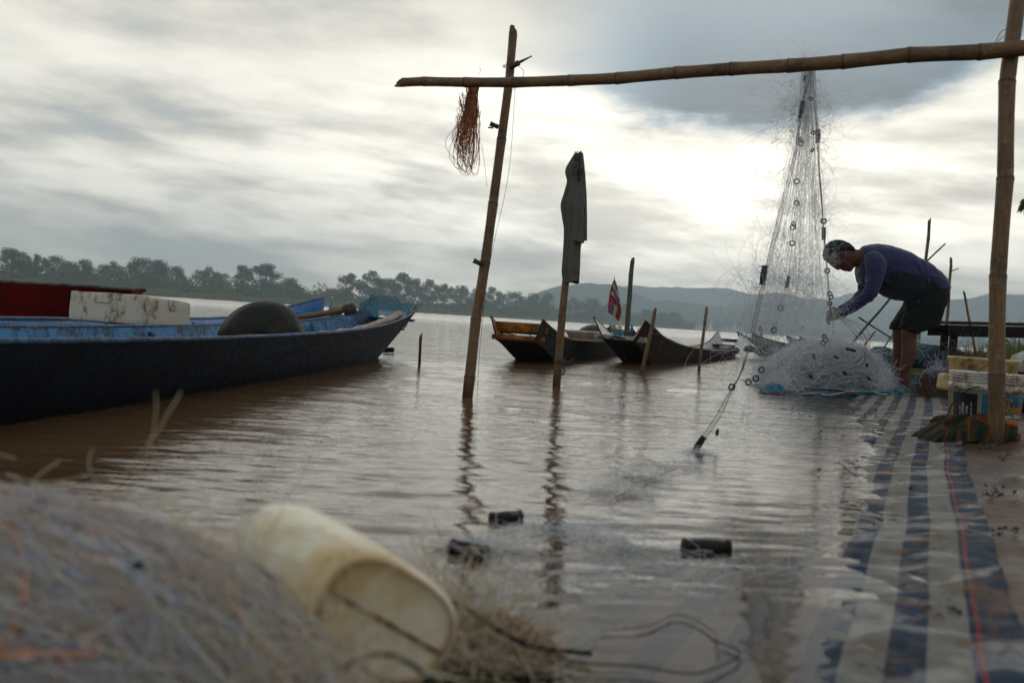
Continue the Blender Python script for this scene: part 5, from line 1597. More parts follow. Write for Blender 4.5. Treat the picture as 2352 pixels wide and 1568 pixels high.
def net_float(name, c, axis, L, r, parent=None, label=None, group=None, seed=0):
    """black plastic net float: barrel with a flange at each end"""
    ax = Vector(axis).normalized(); a = np.array(tuple(ax))
    prof = [(0, -.5), (.55, -.5), (.98, -.49), (1.0, -.46), (.97, -.41), (.74, -.385), (.78, -.36), (.93, -.28), (.98, -.1), (.98, .1), (.93, .28), (.78, .36), (.74, .385), (.97, .41), (1.0, .46), (.98, .49), (.55, .5), (0, .5)]
    path = np.array([np.array(tuple(c)) + a * (q[1] * L) for q in prof]); rad = np.array([max(q[0], .02) * r for q in prof])
    u = Vector((0, 0, 1)) if abs(ax.z) < .8 else Vector((1, 0, 0)); u = np.array(tuple((u - ax * u.dot(ax)).normalized())); w = np.cross(a, u)
    th = np.arange(16) * 2 * np.pi / 16
    v = path[:, None] + rad[:, None, None] * (np.cos(th)[None, :, None] * u + np.sin(th)[None, :, None] * w)
    o = np_obj(name, v.reshape(-1, 3), grid_faces(len(prof), 16, True), PLAST, parent)
    return tag(o, label, 'float' if label else None, group)
def ring_at(px, py, d, R=.016, r=.0042, parent=None, tilt=0.0, seed=0):
    rnd = random.Random(seed); c = P(px, py, d)
    n = Vector((rnd.uniform(-.8, .8), -1, rnd.uniform(-.5, .5))).normalized(); u = n.orthogonal().normalized(); w = n.cross(u)
    mb = MB(); pth = [c + u * (R * math.cos(a)) + w * (R * math.sin(a)) for a in np.linspace(0, 2 * math.pi, 19)]
    mb.tube(pth, r, 8, cap=False); return mb.build('ring', PLAST, parent)

def hanging_net():
    NET = empty('fishing_net', P(1852, 150, 4.6), 'fine white gill net with black floats and rings, hung over the crossbeam', 'fishing net')
    dB = (dL + dR) / 2 - .09
    def line(pts, r=.0013, mat=TWINE, n=60, nm='rope'):
        q = [P(a, b, c) for a, b, c in pts]
        return rope(nm, q, r, mat, n, parent=NET, twist=True, sides=5)
    # left lines: over the beam, past two big floats, down into the water
    for k in range(3):
        o = (k - 1)
        line([(1858 + 3 * k, 146, dB), (1853 + 2 * o, 200, dB - .05), (1841 + 2 * o, 250, dB - .04), (1828 + 2.5 * o, 345, dB - .06), (1800 + 4 * o, 460, dB - .1), (1780 + 4 * o, 540, dB - .14),
              (1757 + 3 * o, 632, dB - .2), (1738 + 4 * o, 720, dB - .35), (1719 + 3 * o, 800, dB - .5), (1700 + 1 * o, 860, dB - .65), (1682 + 2 * o, 892, dB - .75), (1648 + 6 * o, 958, 3.68), (1607 + 5 * o, 1018, 3.5), (1570 + 9 * o, 1062, 3.36)], .0013, (TWINE, LIGHTW, TWINE)[k])
    # middle line with the rings
    line([(1862, 148, dB), (1862, 227, dB - .04), (1868, 305, dB), (1872, 360, dB)], .0010)
    mid = [(1850, 180, dB), (1838.5, 326, dB - .02), (1830, 416.6, dB - .03), (1829.6, 466.4, dB - .04), (1822, 518, dB - .05), (1819.7, 558.7, dB - .08), (1809, 646.7, dB - .12), (1792.7, 706.8, dB - .16), (1777.7, 758, dB - .25),
           (1762, 808, dB - .34), (1748.8, 848.9, dB - .42), (1736, 869, dB - .5), (1718.8, 877.4, dB - .58), (1698, 873, dB - .66), (1683, 886, dB - .72)]
    line(mid, .0011, LIGHTW, 80)
    # right lines run back to the man's hands
    for k in range(3):
        o = k - 1
        line([(1864 + 3 * k, 146, dB), (1871 + 2 * o, 230, dB + .4), (1878 + 2 * o, 312, dB + .85), (1882 + 1.5 * o, 400, dB + 1.4), (1888 + o, 470, dB + 1.9), (1892 + o, 536, dB + 2.4), (1898 + 1.5 * o, 600, dB + 2.9), (1903 + 1.5 * o, 660, dB + 3.3), (1907 + o, 715, 8.12), (1906 + 2 * o, 735, 8.2)], .0016)
    d2 = lambda py: dB + (8.12 - dB) * (py - 146) / (715 - 146)
    # lines between hand and pile
    line([(1911, 735, 8.2), (1914, 760, 8.1), (1905, 790, 7.95)], .004, LIGHTW, 16)
    for k in range(6):
        a = rng.uniform(-6, 6)
        line([(1925 + k * 2, 728, 8.2), (1950 + k * 7 + a, 752, 8.1), (1978 + k * 4, 790, 7.9), (1985 - k * 5 + a, 830, 7.75), (1950 - 8 * k, 845, 7.6)], .0022, (TWINE, TANS, LIGHTW)[k % 3], 26)
    # floats
    fl = [((1845, 233), (1838, 271), dB - .05, .0115), ((1757, 610), (1750.5, 654), dB - .2, .0150), ((1617, 1002), (1596, 1034), 3.5, .0125), ((1812, 634), (1806, 661), dB - .12, .0085), ((1879, 297), (1878, 328), dB + .85, .014),
          ((1892.5, 522), (1891.5, 551), dB + 2.4, .0155), ((1850.5, 174), (1847, 186), dB - .03, .005), ((1908, 716), (1906, 733), 8.1, .014), ((1649, 985), (1646, 1000), 3.6, .006)]
    for (a, b, d, r) in fl:
        A_, B_ = P(*a, d), P(*b, d); net_float('float', (A_ + B_) / 2, B_ - A_, (B_ - A_).length, r, NET)
    rg = [(1862.8, 227, dB - .04), (1868, 304.7, dB), (1838.4, 322, dB - .02), (1839, 329, dB - .02), (1830, 416.6, dB - .03), (1829.6, 466.4, dB - .04), (1823, 514.7, dB - .05), (1821, 522, dB - .05), (1819.7, 558.7, dB - .08),
          (1792.7, 706.8, dB - .16), (1777.7, 758, dB - .25), (1748.8, 848.9, dB - .42), (1736, 869, dB - .5), (1718.8, 877.4, dB - .58), (1681, 888.4, dB - .75), (1866, 345, dB)]
    for i, (a, b, d) in enumerate(rg): ring_at(a, b, d, .0112 if i not in (0, 1, 15) else .0085, .0032, NET, seed=i)
    for i, (a, b) in enumerate(((1891.8, 508), (1905.6, 675), (1909, 682), (1905.6, 697), (1900, 622), (1896, 781), (1893, 772), (1890, 787))): ring_at(a, b, d2(b) if b < 720 else 7.7, .0165, .0062, NET, seed=40 + i)
    # the mesh itself: thousands of loose nylon curls
    S = []
    NS = .66
    # the gathered mesh hanging in long folds between the lines
    H = []
    for i in range(150):
        u = rng.random(); xb = 1842 + 32 * u; ye = rng.uniform(520, 860); right = rng.random() < .35
        k = (ye - 146) / 714
        if right: xe = 1850 + 62 * k * rng.random() + 10; de_ = dB + (8.0 - dB) * min(1, (ye - 146) / 575) * rng.uniform(.35, .95)
        else: xe = 1858 - (165 * k ** 1.1) * rng.random(); de_ = dB - .5 * k * rng.random()
        pts = []
        for t in np.linspace(0, 1, 7):
            x = xb + (xe - xb) * t ** 1.15 + rng.normal(0, 5) * math.sin(math.pi * min(t * 1.2, 1)); y_ = 150 + (ye - 150) * t
            pts.append(P(x, y_, dB + (de_ - dB) * t + rng.normal(0, .02)))
        sp = smooth_path(pts, 34); sp[1:] += np.cumsum(rng.normal(0, .0016, (33, 3)), 0); H.append(sp)
    o = strands('mesh_folds', np.array(H), .00042, CLEAR, NET); o['kind'] = 'stuff'
    def reg(px, py, d, rx, rz, n, L, wild=1.0, ry=.09, dr=(0, 0, 0)):
        S.append(curls(P(px, py, d), (rx, ry, rz), int(n * NS * (.45 if py >= 740 else 1)), L * 1.0, 18, wild * .85, dr, .04))
    reg(1838, 148, dB, .10, .022, 90, .08, 1.4, .05); reg(1856, 152, dB, .03, .03, 60, .12, 1.0, .06)
    reg(1828, 225, dB, .06, .08, 110, .22, .9); reg(1858, 230, dB + .1, .06, .10, 130, .18, .8); reg(1805, 270, dB, .06, .09, 60, .26, .8); reg(1845, 290, dB, .08, .09, 160, .20, .9); reg(1890, 280, dB + .2, .04, .12, 70, .15, .9)
    reg(1845, 370, dB, .06, .12, 60, .22, .6, .1, (0, 0, -.05)); reg(1878, 380, dB + 1.1, .05, .2, 90, .22, .6); reg(1835, 470, dB - .05, .07, .14, 110, .2, .8)
    reg(1885, 470, dB + 1.8, .07, .22, 130, .25, .8); reg(1812, 560, dB - .1, .09, .14, 150, .22, .8); reg(1868, 580, dB + 2.6, .08, .25, 170, .3, .8)
    reg(1795, 640, dB - .15, .11, .13, 170, .26, .8); reg(1760, 700, dB - .25, .16, .13, 230, .30, .7); reg(1840, 680, dB + .5, .16, .14, 230, .26, .8); reg(1862, 670, dB + 3.0, .13, .26, 260, .34, .8)
    reg(1740, 750, dB - .35, .14, .10, 190, .30, .6); reg(1810, 750, dB - .1, .18, .12, 230, .30, .7); reg(1850, 750, dB + 2.8, .18, .2, 240, .36, .8)
    reg(1715, 800, dB - .5, .12, .08, 130, .28, .6); reg(1780, 810, dB - .3, .17, .07, 190, .26, .7); reg(1845, 805, dB + 1.5, .2, .12, 160, .28, .8); reg(1740, 850, dB - .45, .12, .06, 80, .16, .8); reg(1690, 880, dB - .7, .06, .07, 50, .16, .8)
    reg(1700, 950, 3.75, .08, .10, 26, .2, .6)
    reg(1912, 590, 8.02, .06, .12, 30, .28, 1.1, .05); reg(1912, 720, 8.1, .10, .12, 130, .2, 1.2, .10)
    C = np.concatenate(S)
    o = strands('mesh_netting', C, .00046, CLEAR, NET); o['kind'] = 'stuff'
    # drops and bits of weed caught in the mesh
    pts = C[:, 5][rng.random(len(C)) < .35]; v = []
    for q in pts:
        s_ = rng.uniform(.0009, .0022); e = rng.normal(0, s_, (4, 3)); v += list(q + e)
    o = py_obj('caught_weed', v, [t for i in range(len(pts)) for t in ((4*i, 4*i+1, 4*i+2), (4*i, 4*i+2, 4*i+3), (4*i, 4*i+3, 4*i+1), (4*i+1, 4*i+3, 4*i+2))], DARKWOOD, NET); o['kind'] = 'stuff'
hanging_net()

# orange brown cord bundle over the beam
def cord_bundle():
    d = dL - .085
    R_t = empty('cord_bundle', P(1085, 175, d), 'bundle of orange brown cord looped over the left end of the crossbeam', 'cord')
    strs = []
    for i in range(92):
        xt = rng.uniform(1066, 1106); w = rng.random()
        bot = rng.uniform(300, 408) if w > .3 else rng.uniform(250, 330)
        cx = rng.normal(1072, 9); hw = rng.uniform(5, 30) * (bot - 165) / 245
        lx, rx = cx - hw * 1.15, min(cx + hw * .9, 1106)
        dd = d + rng.normal(0, .012)
        nk = 1078 if i % 3 else 1090
        pts = [P(xt, 192, d + .10), P(xt, 181, d + .05), P(xt, 184, d - .002), P(nk + (xt - nk) * .55, 215, dd), P((xt + lx) / 2 + 3, 270, dd), P(lx, bot - 42, dd), P(cx - hw * .4, bot - 6, dd), P(cx + hw * .35, bot - 1, dd), P(rx, bot - 45, dd),
               P((xt + rx) / 2 + 2, 265, dd), P(nk + (xt - nk) * .4 + 3, 212, dd), P(xt + 3, 185, d + .0), P(xt + 3, 181, d + .05)]
        sp = smooth_path(pts, 40); sp[6:34] += rng.normal(0, .0012, (28, 3))
        strs.append(sp)
    C = np.array(strs)
    n = len(C); dark = rng.random(n) < .3
    strands('cord', C[~dark], .0013, CORD, R_t, 5)['kind'] = 'stuff'
    strands('cord', C[dark], .0012, mat_plain('dark_brown_cord', (0.26, 0.10, 0.055), 0.85, 60), R_t, 5)['kind'] = 'stuff'
    for pts in ([(1098, 172), (1104, 160), (1099, 154)], [(1064, 186), (1058, 190), (1057, 196)], [(1106, 330), (1114, 385), (1118, 430)]):
        mb = MB(); mb.tube(smooth_path([P(a, b, d - .01) for a, b in pts], 10), .0011, 5); mb.build('loose_end', CORD, R_t)
cord_bundle()

# net pile at the man's feet
def mound_strands(cen, rad, n, L, m, fuzz, flat=0.0, dirbias=None, spread=.12):
    th = rng.uniform(0, 2 * np.pi, n); ph = np.arcsin(rng.random(n) ** .8)
    u = np.stack([np.cos(th) * np.cos(ph), np.sin(th) * np.cos(ph), np.sin(ph)], 1)
    t = rng.normal(size=(n, 3)) if dirbias is None else np.asarray(dirbias) + rng.normal(0, .45, (n, 3))
    bend = rng.normal(0, .22, n)
    k = 1 + rng.normal(0, fuzz, n); lift = np.abs(rng.normal(0, spread, n)) * (rng.random(n) < .45)
    C = []
    st = L * (0.5 + rng.random(n)) / m / np.mean(rad)
    for i in range(m):
        rr = np.maximum(k + lift * (abs(i / (m - 1) * 2 - 1)) ** 2, .75)
        q = u * rr[:, None]; C.append(q)
        t = t - u * np.sum(t * u, 1)[:, None]; t /= np.linalg.norm(t, axis=1)[:, None] + 1e-9
        s = np.cross(u, t); t = t + s * bend[:, None] + rng.normal(0, .07, t.shape)
        u = u + t * st[:, None]; u /= np.linalg.norm(u, axis=1)[:, None]
        u[:, 2] = np.maximum(u[:, 2], 0.015)
    C = np.stack(C, 1)
    lump = 1.0
    X = C * np.asarray(rad) + np.asarray(tuple(cen))
    return X
def mound_core(name, cen, rad, mat, parent, seed, k=.94, amp=.08):
    bm = bmesh.new(); bmesh.ops.create_icosphere(bm, subdivisions=5, radius=1)
    for v in bm.verts:
        n = mnoise.noise(v.co * 3 + Vector((seed, 0, 0))) * amp + mnoise.noise(v.co * 11) * amp * .35
        v.co = v.co * (k + n); v.co.z = max(v.co.z, -.05)
        v.co = Vector((v.co.x * rad[0], v.co.y * rad[1], v.co.z * rad[2])) + Vector(cen)
    me = bpy.data.meshes.new(name); bm.to_mesh(me); bm.free(); return link(name, me, mat, parent)
def mat_netmass(name, a, b, c, scale=8):
    m, nt, out = new_mat(name); p = pos(nt)
    n = nt.noise(nt.mapv(p, (1, 1, 2.2)), scale, 8, 0.7, 1.2); n2 = nt.noise(p, scale * 6, 6, .7, 1.0)
    col = nt.mix(nt.ramp(n, .40, .60), a, b); col = nt.mix(nt.ramp(n2, .52, .66), col, c)
    principled(nt, out, col, .8, bump(nt, nt.m('ADD', n, n2), .02), .2); return m
def net_pile():
    c = G(1922, 897, .0); c.y += .22; c.z = 0.012
    root = empty('net_pile', c, 'large fluffy heap of white and violet nylon net at the man\'s feet', 'net pile')
    rad = (.475, .34, .355)
    core = mat_netmass('net_mass', (.035, .035, .045), (.16, .165, .22), (.012, .011, .014), 7)  # core coloured dark to imitate the shade deep inside the white net
    mound_core('net_mass', c, rad, core, root, 2, .86, .07)
    X1 = mound_strands(c, rad, 3600, .30, 9, .075, spread=.16)
    X2 = mound_strands(c, rad, 1300, .26, 8, .05, spread=.05)
    for X in (X1, X2):      # the heap leans towards the hanging net and spreads low on that side
        h = (X[..., 2] - c.z) / rad[2]; X[..., 0] -= .10 * (1 - h) * (X[..., 0] < c.x) * (c.x - X[..., 0]) / rad[0]
    strands('net_strands', X1, .00105, NYLON, root)['kind'] = 'stuff'
    strands('net_strands', X2, .00085, NYLON2, root)['kind'] = 'stuff'
    C = np.concatenate([curls(P(1795, 880, 7.75), (.07, .15, .05), 260, .22, 9, .7), curls(P(2030, 884, 7.8), (.05, .12, .04), 160, .16, 9, .7), curls(P(1915, 790, 7.9), (.2, .15, .03), 220, .25, 9, .9)])
    C[..., 2] = np.maximum(C[..., 2], .01)
    strands('net_strands', C, .0007, NYLON, root)['kind'] = 'stuff'
    strands('net_strands', mound_strands(c, rad, 130, .5, 14, .06, spread=.1), .0014, TANS, root)['kind'] = 'stuff'
    for a, b, d, r in (((1943, 800), (1965, 806), 7.62, .012), ((1868, 812), (1872, 826), 7.5, .011), ((1990, 835), (1993, 842), 7.5, .010), ((1858, 858), (1866, 870), 7.45, .012), ((1935, 852), (1945, 860), 7.4, .010), ((1915, 818), (1925, 822), 7.5, .010), ((1992, 866), (2000, 872), 7.5, .009)):
        A_, B_ = P(*a, d), P(*b, d); net_float('float', (A_ + B_) / 2, B_ - A_, (B_ - A_).length, r, root)
net_pile()

# blue sheet edge under the pile, with its red and white cord
BLUESHEET = mat_netting('blue_sheet', (0.012, 0.17, 0.27), 0.12, (0.04, 0.10, 0.12))
def blue_strip():
    root = empty('blue_groundsheet', G(1930, 903), 'rolled edge of a blue mesh sheet running under the net pile to the man\'s feet', 'groundsheet')
    pts = [(1752, 901), (1775, 902), (1810, 903), (1850, 904), (1900, 905), (1950, 906), (2000, 905), (2040, 907), (2065, 905)]
    p = smooth_path([G(a, b, .012) for a, b in pts], 90); vs = []
    for i, q in enumerate(p):
        w = .085 + .012 * math.sin(i * .5) + .01 * math.sin(i * 1.7)
        for j in range(9):
            t = j / 8; vs.append((q[0] + .01 * math.sin(i * .8 + j), q[1] + w * t * 2.2, .006 + .014 * math.sin(math.pi * min(t * 2, 1)) + .012 * math.sin(i * .35 + t * 3) * t + .010 * abs(math.sin(i * .23)) + .004 * (i % 3)))
    np_obj('sheet_edge', vs, grid_faces(90, 9), BLUESHEET, root)
    c = G(1781, 900, .0); bm = bmesh.new(); bmesh.ops.create_icosphere(bm, subdivisions=4, radius=1)
    for v in bm.verts:
        v.co *= 1 + .12 * mnoise.noise(v.co * 2.5); v.co = Vector((v.co.x * .068 * (1.0 if v.co.x < 0 else 1.3), v.co.y * .08, max(v.co.z, 0) * .062)) + c + Vector((0, .06, 0))
    me = bpy.data.meshes.new('air_pocket'); bm.to_mesh(me); bm.free(); link('air_pocket', me, BLUESHEET, root)
    cloth_patch('sheet_fold', [P(2058, 893, 8.2), P(2108, 866, 8.45), P(2104, 897, 8.2), P(2066, 909, 8.05)], BLUESHEET, None, None, .01, .02, 26, 3, 3, root)
    cloth_patch('sheet_fold', [P(1990, 900, 7.9), P(2075, 887, 8.1), P(2090, 906, 8.0), P(2000, 908, 7.8)], BLUESHEET, None, None, .0, .008, 26, 4, 5, root)
    CW = mat_plain('red_white_cord_red', (0.28, 0.02, 0.03), .8, 60); CWh = mat_plain('red_white_cord_white', (0.5, .46, .4), .8, 60)
    rope('cord', [G(a, b, .03) for a, b in ((1800, 900), (1860, 902), (1890, 905), (1925, 900), (1960, 902))], .0045, CW, 50, parent=root)
    rope('cord', [G(a, b, .032) for a, b in ((1840, 904), (1880, 903), (1905, 907), (1950, 899), (2000, 898), (2020, 904), (2038, 906))], .004, CWh, 60, parent=root)
    rope('cord', [G(a, b, .02) for a, b in ((1745, 901), (1770, 904), (1800, 905))], .006, CW, 30, parent=root)
blue_strip()

# ------------------------------------------------------------------ right bank: sacks, heaps, buckets
def gz(px, d, up=0.0):
    """ground point under photograph column px at distance d"""
    q = P(px, hor(px), d); return Vector((q.x, d, Z(q.x, d) + up))
SACK = mat_netting('blue_sack', (0.014, 0.085, 0.12), 0.0, (0.03, 0.05, 0.055))
def sack():
    root = empty('net_sack', gz(2100, 9.7), 'bulging blue mesh sack of nets lying behind the man\'s legs', 'sack')
    for (px, py, d, r, s) in ((2118, 826, 9.6, (.36, .25, .155), 1), (2035, 830, 9.8, (.24, .22, .15), 4), (2178, 818, 9.7, (.14, .2, .09), 6)):
        cloth_lump('sack_body', P(px, py, d), r, SACK, None, None, s, .13, 5, root, 1.3)
    strands('net_strands', curls(P(2090, 800, 9.6), (.3, .2, .05), 110, .25, 12, .8), .0011, NYLON, root)['kind'] = 'stuff'
sack()
BROWNMASS = mat_netmass('brown_net_mass', (.045, .024, .015), (.085, .048, .030), (.016, .010, .008), 9)
def heap(px, d, rad, label, n=500, seed=0, mats=(BROWNS,), r=.0012, mass=None, L=.3):
    c = gz(px, d); root = empty('net_heap', c, label, 'net heap', 'old nets heaped on the bank')
    mound_core('net_mass', c, rad, mass or BROWNMASS, root, seed, .93, .14)
    for m in mats:
        strands('net_strands', mound_strands(c, rad, n, L, 10, .06, spread=.22), r, m, root)['kind'] = 'stuff'
    return root
heap(2152, 8.9, (.24, .2, .12), 'low brown net heap on the mud right of the man\'s heels', 900, 1)
heap(2172, 7.6, (.14, .15, .13), 'small net heap topped with silvery tangled nylon, left of the cream bucket', 500, 3, (BROWNS, TANS))
heap(2225, 7.6, (.34, .22, .235), 'wiry brown net heap under the bench, behind the cream bucket', 900, 5, (BROWNS, BROWNS))
heap(2330, 6.2, (.30, .22, .22), 'dark brown net heap at the right edge behind the buckets', 700, 7)
cloth_lump('white_sack', P(2372, 838, 6.0), (.14, .12, .09), mat_worn('woven_white_sack', (.55, .53, .50), (.2, .15, .1), 14, .4, .6), 'crumpled white woven sack cut by the right edge of the picture', 'sack', 8, .2, 4)
strs = curls(P(2155, 846, 7.4), (.07, .08, .03), 80, .16, 14, 1.3)
tag(strands('net_tangle', strs, .0009, NYLON2), 'silvery tangle of loose nylon lying on the brown heaps', 'net tangle')
strs = curls(P(2222, 812, 7.4), (.13, .1, .03), 110, .22, 14, 1.0)
tag(strands('net_tangle', strs, .0011, BROWNS), 'springy brown tangle of wire like line under the bench', 'net tangle')
rope('cord', [P(2108, 874, 7.9), P(2113, 860, 7.9), P(2118, 855, 7.9), P(2122, 862, 7.85), P(2130, 875, 7.8), P(2126, 885, 7.8), P(2112, 884, 7.8)], .0022, GREENC, 50, 'bright green cord curling over the low brown net heap', 'cord')
rope('cord', [P(2104, 858, 7.9), P(2112, 856, 7.9), P(2117, 851, 7.9), P(2119, 860, 7.9), P(2113, 872, 7.85)], .0018, GREENC, 40, 'second bright green cord, tied in a small bow on the low brown heap', 'cord')
cloth_lump('red_float', P(2125, 797, 9.9), (.035, .03, .03), mat_plain('faded_red', (.14, .03, .03), .8, 20), 'small faded red float between the blue sack and the grass', 'float', 2, .2, 3)

# bench of rough planks
def bench():
    d = 9.2
    TOP = mat_worn('weathered_plank', (.10, .062, .040), (.03, .02, .015), 10, .5, .75, stretch=(.3, 3, 3)); DK = mat_worn('dark_plank', (.020, .014, .011), (.008, .006, .005), 8, .4, .7, stretch=(.4, 2, 2), spec=.15)
    root = empty('bench', gz(2260, d), 'rough dark plank bench at the right edge, grass growing behind it', 'bench')
    A_, B_ = P(2174, 741, d), P(2480, 748, d); L = (B_ - A_).length; ux = (B_ - A_).normalized(); c = (A_ + B_) / 2
    for k in range(4):
        mb = MB(); mb.box(c + Vector((rng.uniform(-.02, .02), -.02 + k * .115, rng.uniform(-.003, .003))), (L / 2, .053, .011), (ux, Vector((0, 1, 0)), Vector((0, 0, 1))), jit=.004)
        mb.build('plank', TOP, root, True, .002)
    for y_ in (-.055, .40):
        mb = MB(); mb.box(c + Vector((0, y_ + .01, -.073)), (L / 2 - .005, .010, .052), (ux, Vector((0, 1, 0)), Vector((0, 0, 1))), jit=.002); mb.build('side_rail', DK, root, True, .002)
    for px, y_ in ((2191, 0), (2209, .36), (2455, 0), (2468, .36)):
        q = P(px, 765, d); zb = Z(q.x, d) - .05
        mb = MB(); mb.box((q.x, d + y_, (q.z + .03 + zb) / 2), (.031, .022, (q.z + .03 - zb) / 2), jit=.003); mb.build('leg', DK, root, True, .002)
bench()

# bamboo sticks of other drying frames behind the man
def stick(a, b, d, r, label, mat=BAM, seed=1, nodes=4, d2=None):
    o = bamboo('bamboo_stick', P(*a, d), P(*b, d2 or d), r, r * .85, nodes, mat, sides=10, seed=seed); tag(o, label, 'bamboo stick', 'bamboo sticks behind the man')
stick((2108, 800), (2135, 502), 10.8, .0195, 'upright bamboo stick rising behind the man\'s back, thickest of the group', seed=2)
stick((2127, 602), (2171, 560), 10.7, .0095, 'short thin stick branching right off the thickest upright behind the man', BAM_GREEN, 3, 2)
stick((2170, 812), (2184, 594), 10.3, .0165, 'slim upright bamboo between the man\'s hip and the bench', seed=4, nodes=6)
stick((2182, 624), (2202, 616), 10.25, .006, 'tiny twig sticking out of the slim upright beside the man\'s hip', seed=5, nodes=2)
stick((2242, 815), (2214, 671), 11.6, .0150, 'left leaning bamboo stick standing behind the bench', seed=6, nodes=5)
stick((1952, 795), (2046, 683), 9.6, .0125, 'green bamboo stick slanting up under the man\'s arms', BAM_GREEN, 7, 5)
stick((1973, 729), (2055, 781), 9.9, .0095, 'thin stick crossing the green slanting one below the man\'s chest', BAM, 8, 4)
stick((1984, 794), (2010, 761), 9.8, .0095, 'short slanting stub just above the net pile', BAM, 9, 2)
stick((2030, 798), (2051, 768), 9.9, .0085, 'short slanting stub touching the man\'s far shin', BAM, 10, 2)

# grass on the bank
def bank_grass():
    n = 5200
    px = rng.uniform(2085, 2700, n); d = rng.uniform(10.2, 17, n)
    x = (px - 1176) / FD * d * 1.0 + 0.0
    z0 = np.array([Z(a, b) for a, b in zip(x[:400], d[:400])]); z0 = mud_h(x, d)
    h = rng.uniform(.16, .42, n) * np.clip(.35 + (px - 2085) / 260, .35, 1.35) * (d / 11.5)
    tall = rng.random(n) < .02; h = np.where(tall, h * 1.9, h)
    lean = rng.normal(0, .35, (n, 2)); w = rng.uniform(.004, .010, n)
    m = 6; V_ = []
    for i in range(m):
        t = i / (m - 1); o = lean * (t ** 1.8)[None] if False else lean * t ** 1.8
        cx = x + o[:, 0] * h * .8; cy = d + o[:, 1] * h * .5; cz = z0 + h * (t - .25 * t ** 3)
        ww = w * (1 - t) ** .7 + .0006
        V_.append(np.stack([np.stack([cx - ww, cy, cz], 1), np.stack([cx + ww, cy + ww * .5, cz], 1)], 1))
    v = np.stack(V_, 1).reshape(-1, 3)
    f = (grid_faces(m, 2)[None] + (np.arange(n) * m * 2)[:, None, None]).reshape(-1, 4)
    GR = mat_leaf('bank_grass_blades', (.050, .085, .022), (.12, .14, .05), .4)
    tag(np_obj('grass', v, f, GR), 'tall green grass on the bank behind the bench', 'grass', kind='stuff')
bank_grass()
def leaf_spray():
    root = empty('leafy_twig', P(2362, 460, 4.0), 'green leaves of an overhanging twig at the right edge of the picture', 'twig')
    G_ = mat_leaf('fresh_leaf', (.03, .085, .015), (.05, .12, .02), .4)
    rope('stem', [P(2372, 440, 4.0), P(2362, 458, 4.0), P(2352, 470, 4.0)], .0015, G_, 10, parent=root)
    for a, b, w in (((2357, 462), (2336, 487), .010), ((2355, 466), (2343, 489), .008), ((2358, 456), (2341, 466), .006), ((2362, 462), (2352, 492), .008)):
        A_, B_ = P(*a, 4.0), P(*b, 3.98); u = (B_ - A_); s = u.cross(Vector((0, 1, 0))).normalized() * w
        vs = []; 
        for i in range(7):
            t = i / 6; ww = math.sin(math.pi * min(t * 1.05 + .04, 1)) ** .8
            c = A_ + u * t + Vector((0, .004 * math.sin(t * 3), -.004 * t * t)); vs += [c - s * ww, c + Vector((0, .002, 0)), c + s * ww]
        np_obj('leaf', [tuple(q) for q in vs], grid_faces(7, 3), G_, root)
leaf_spray()

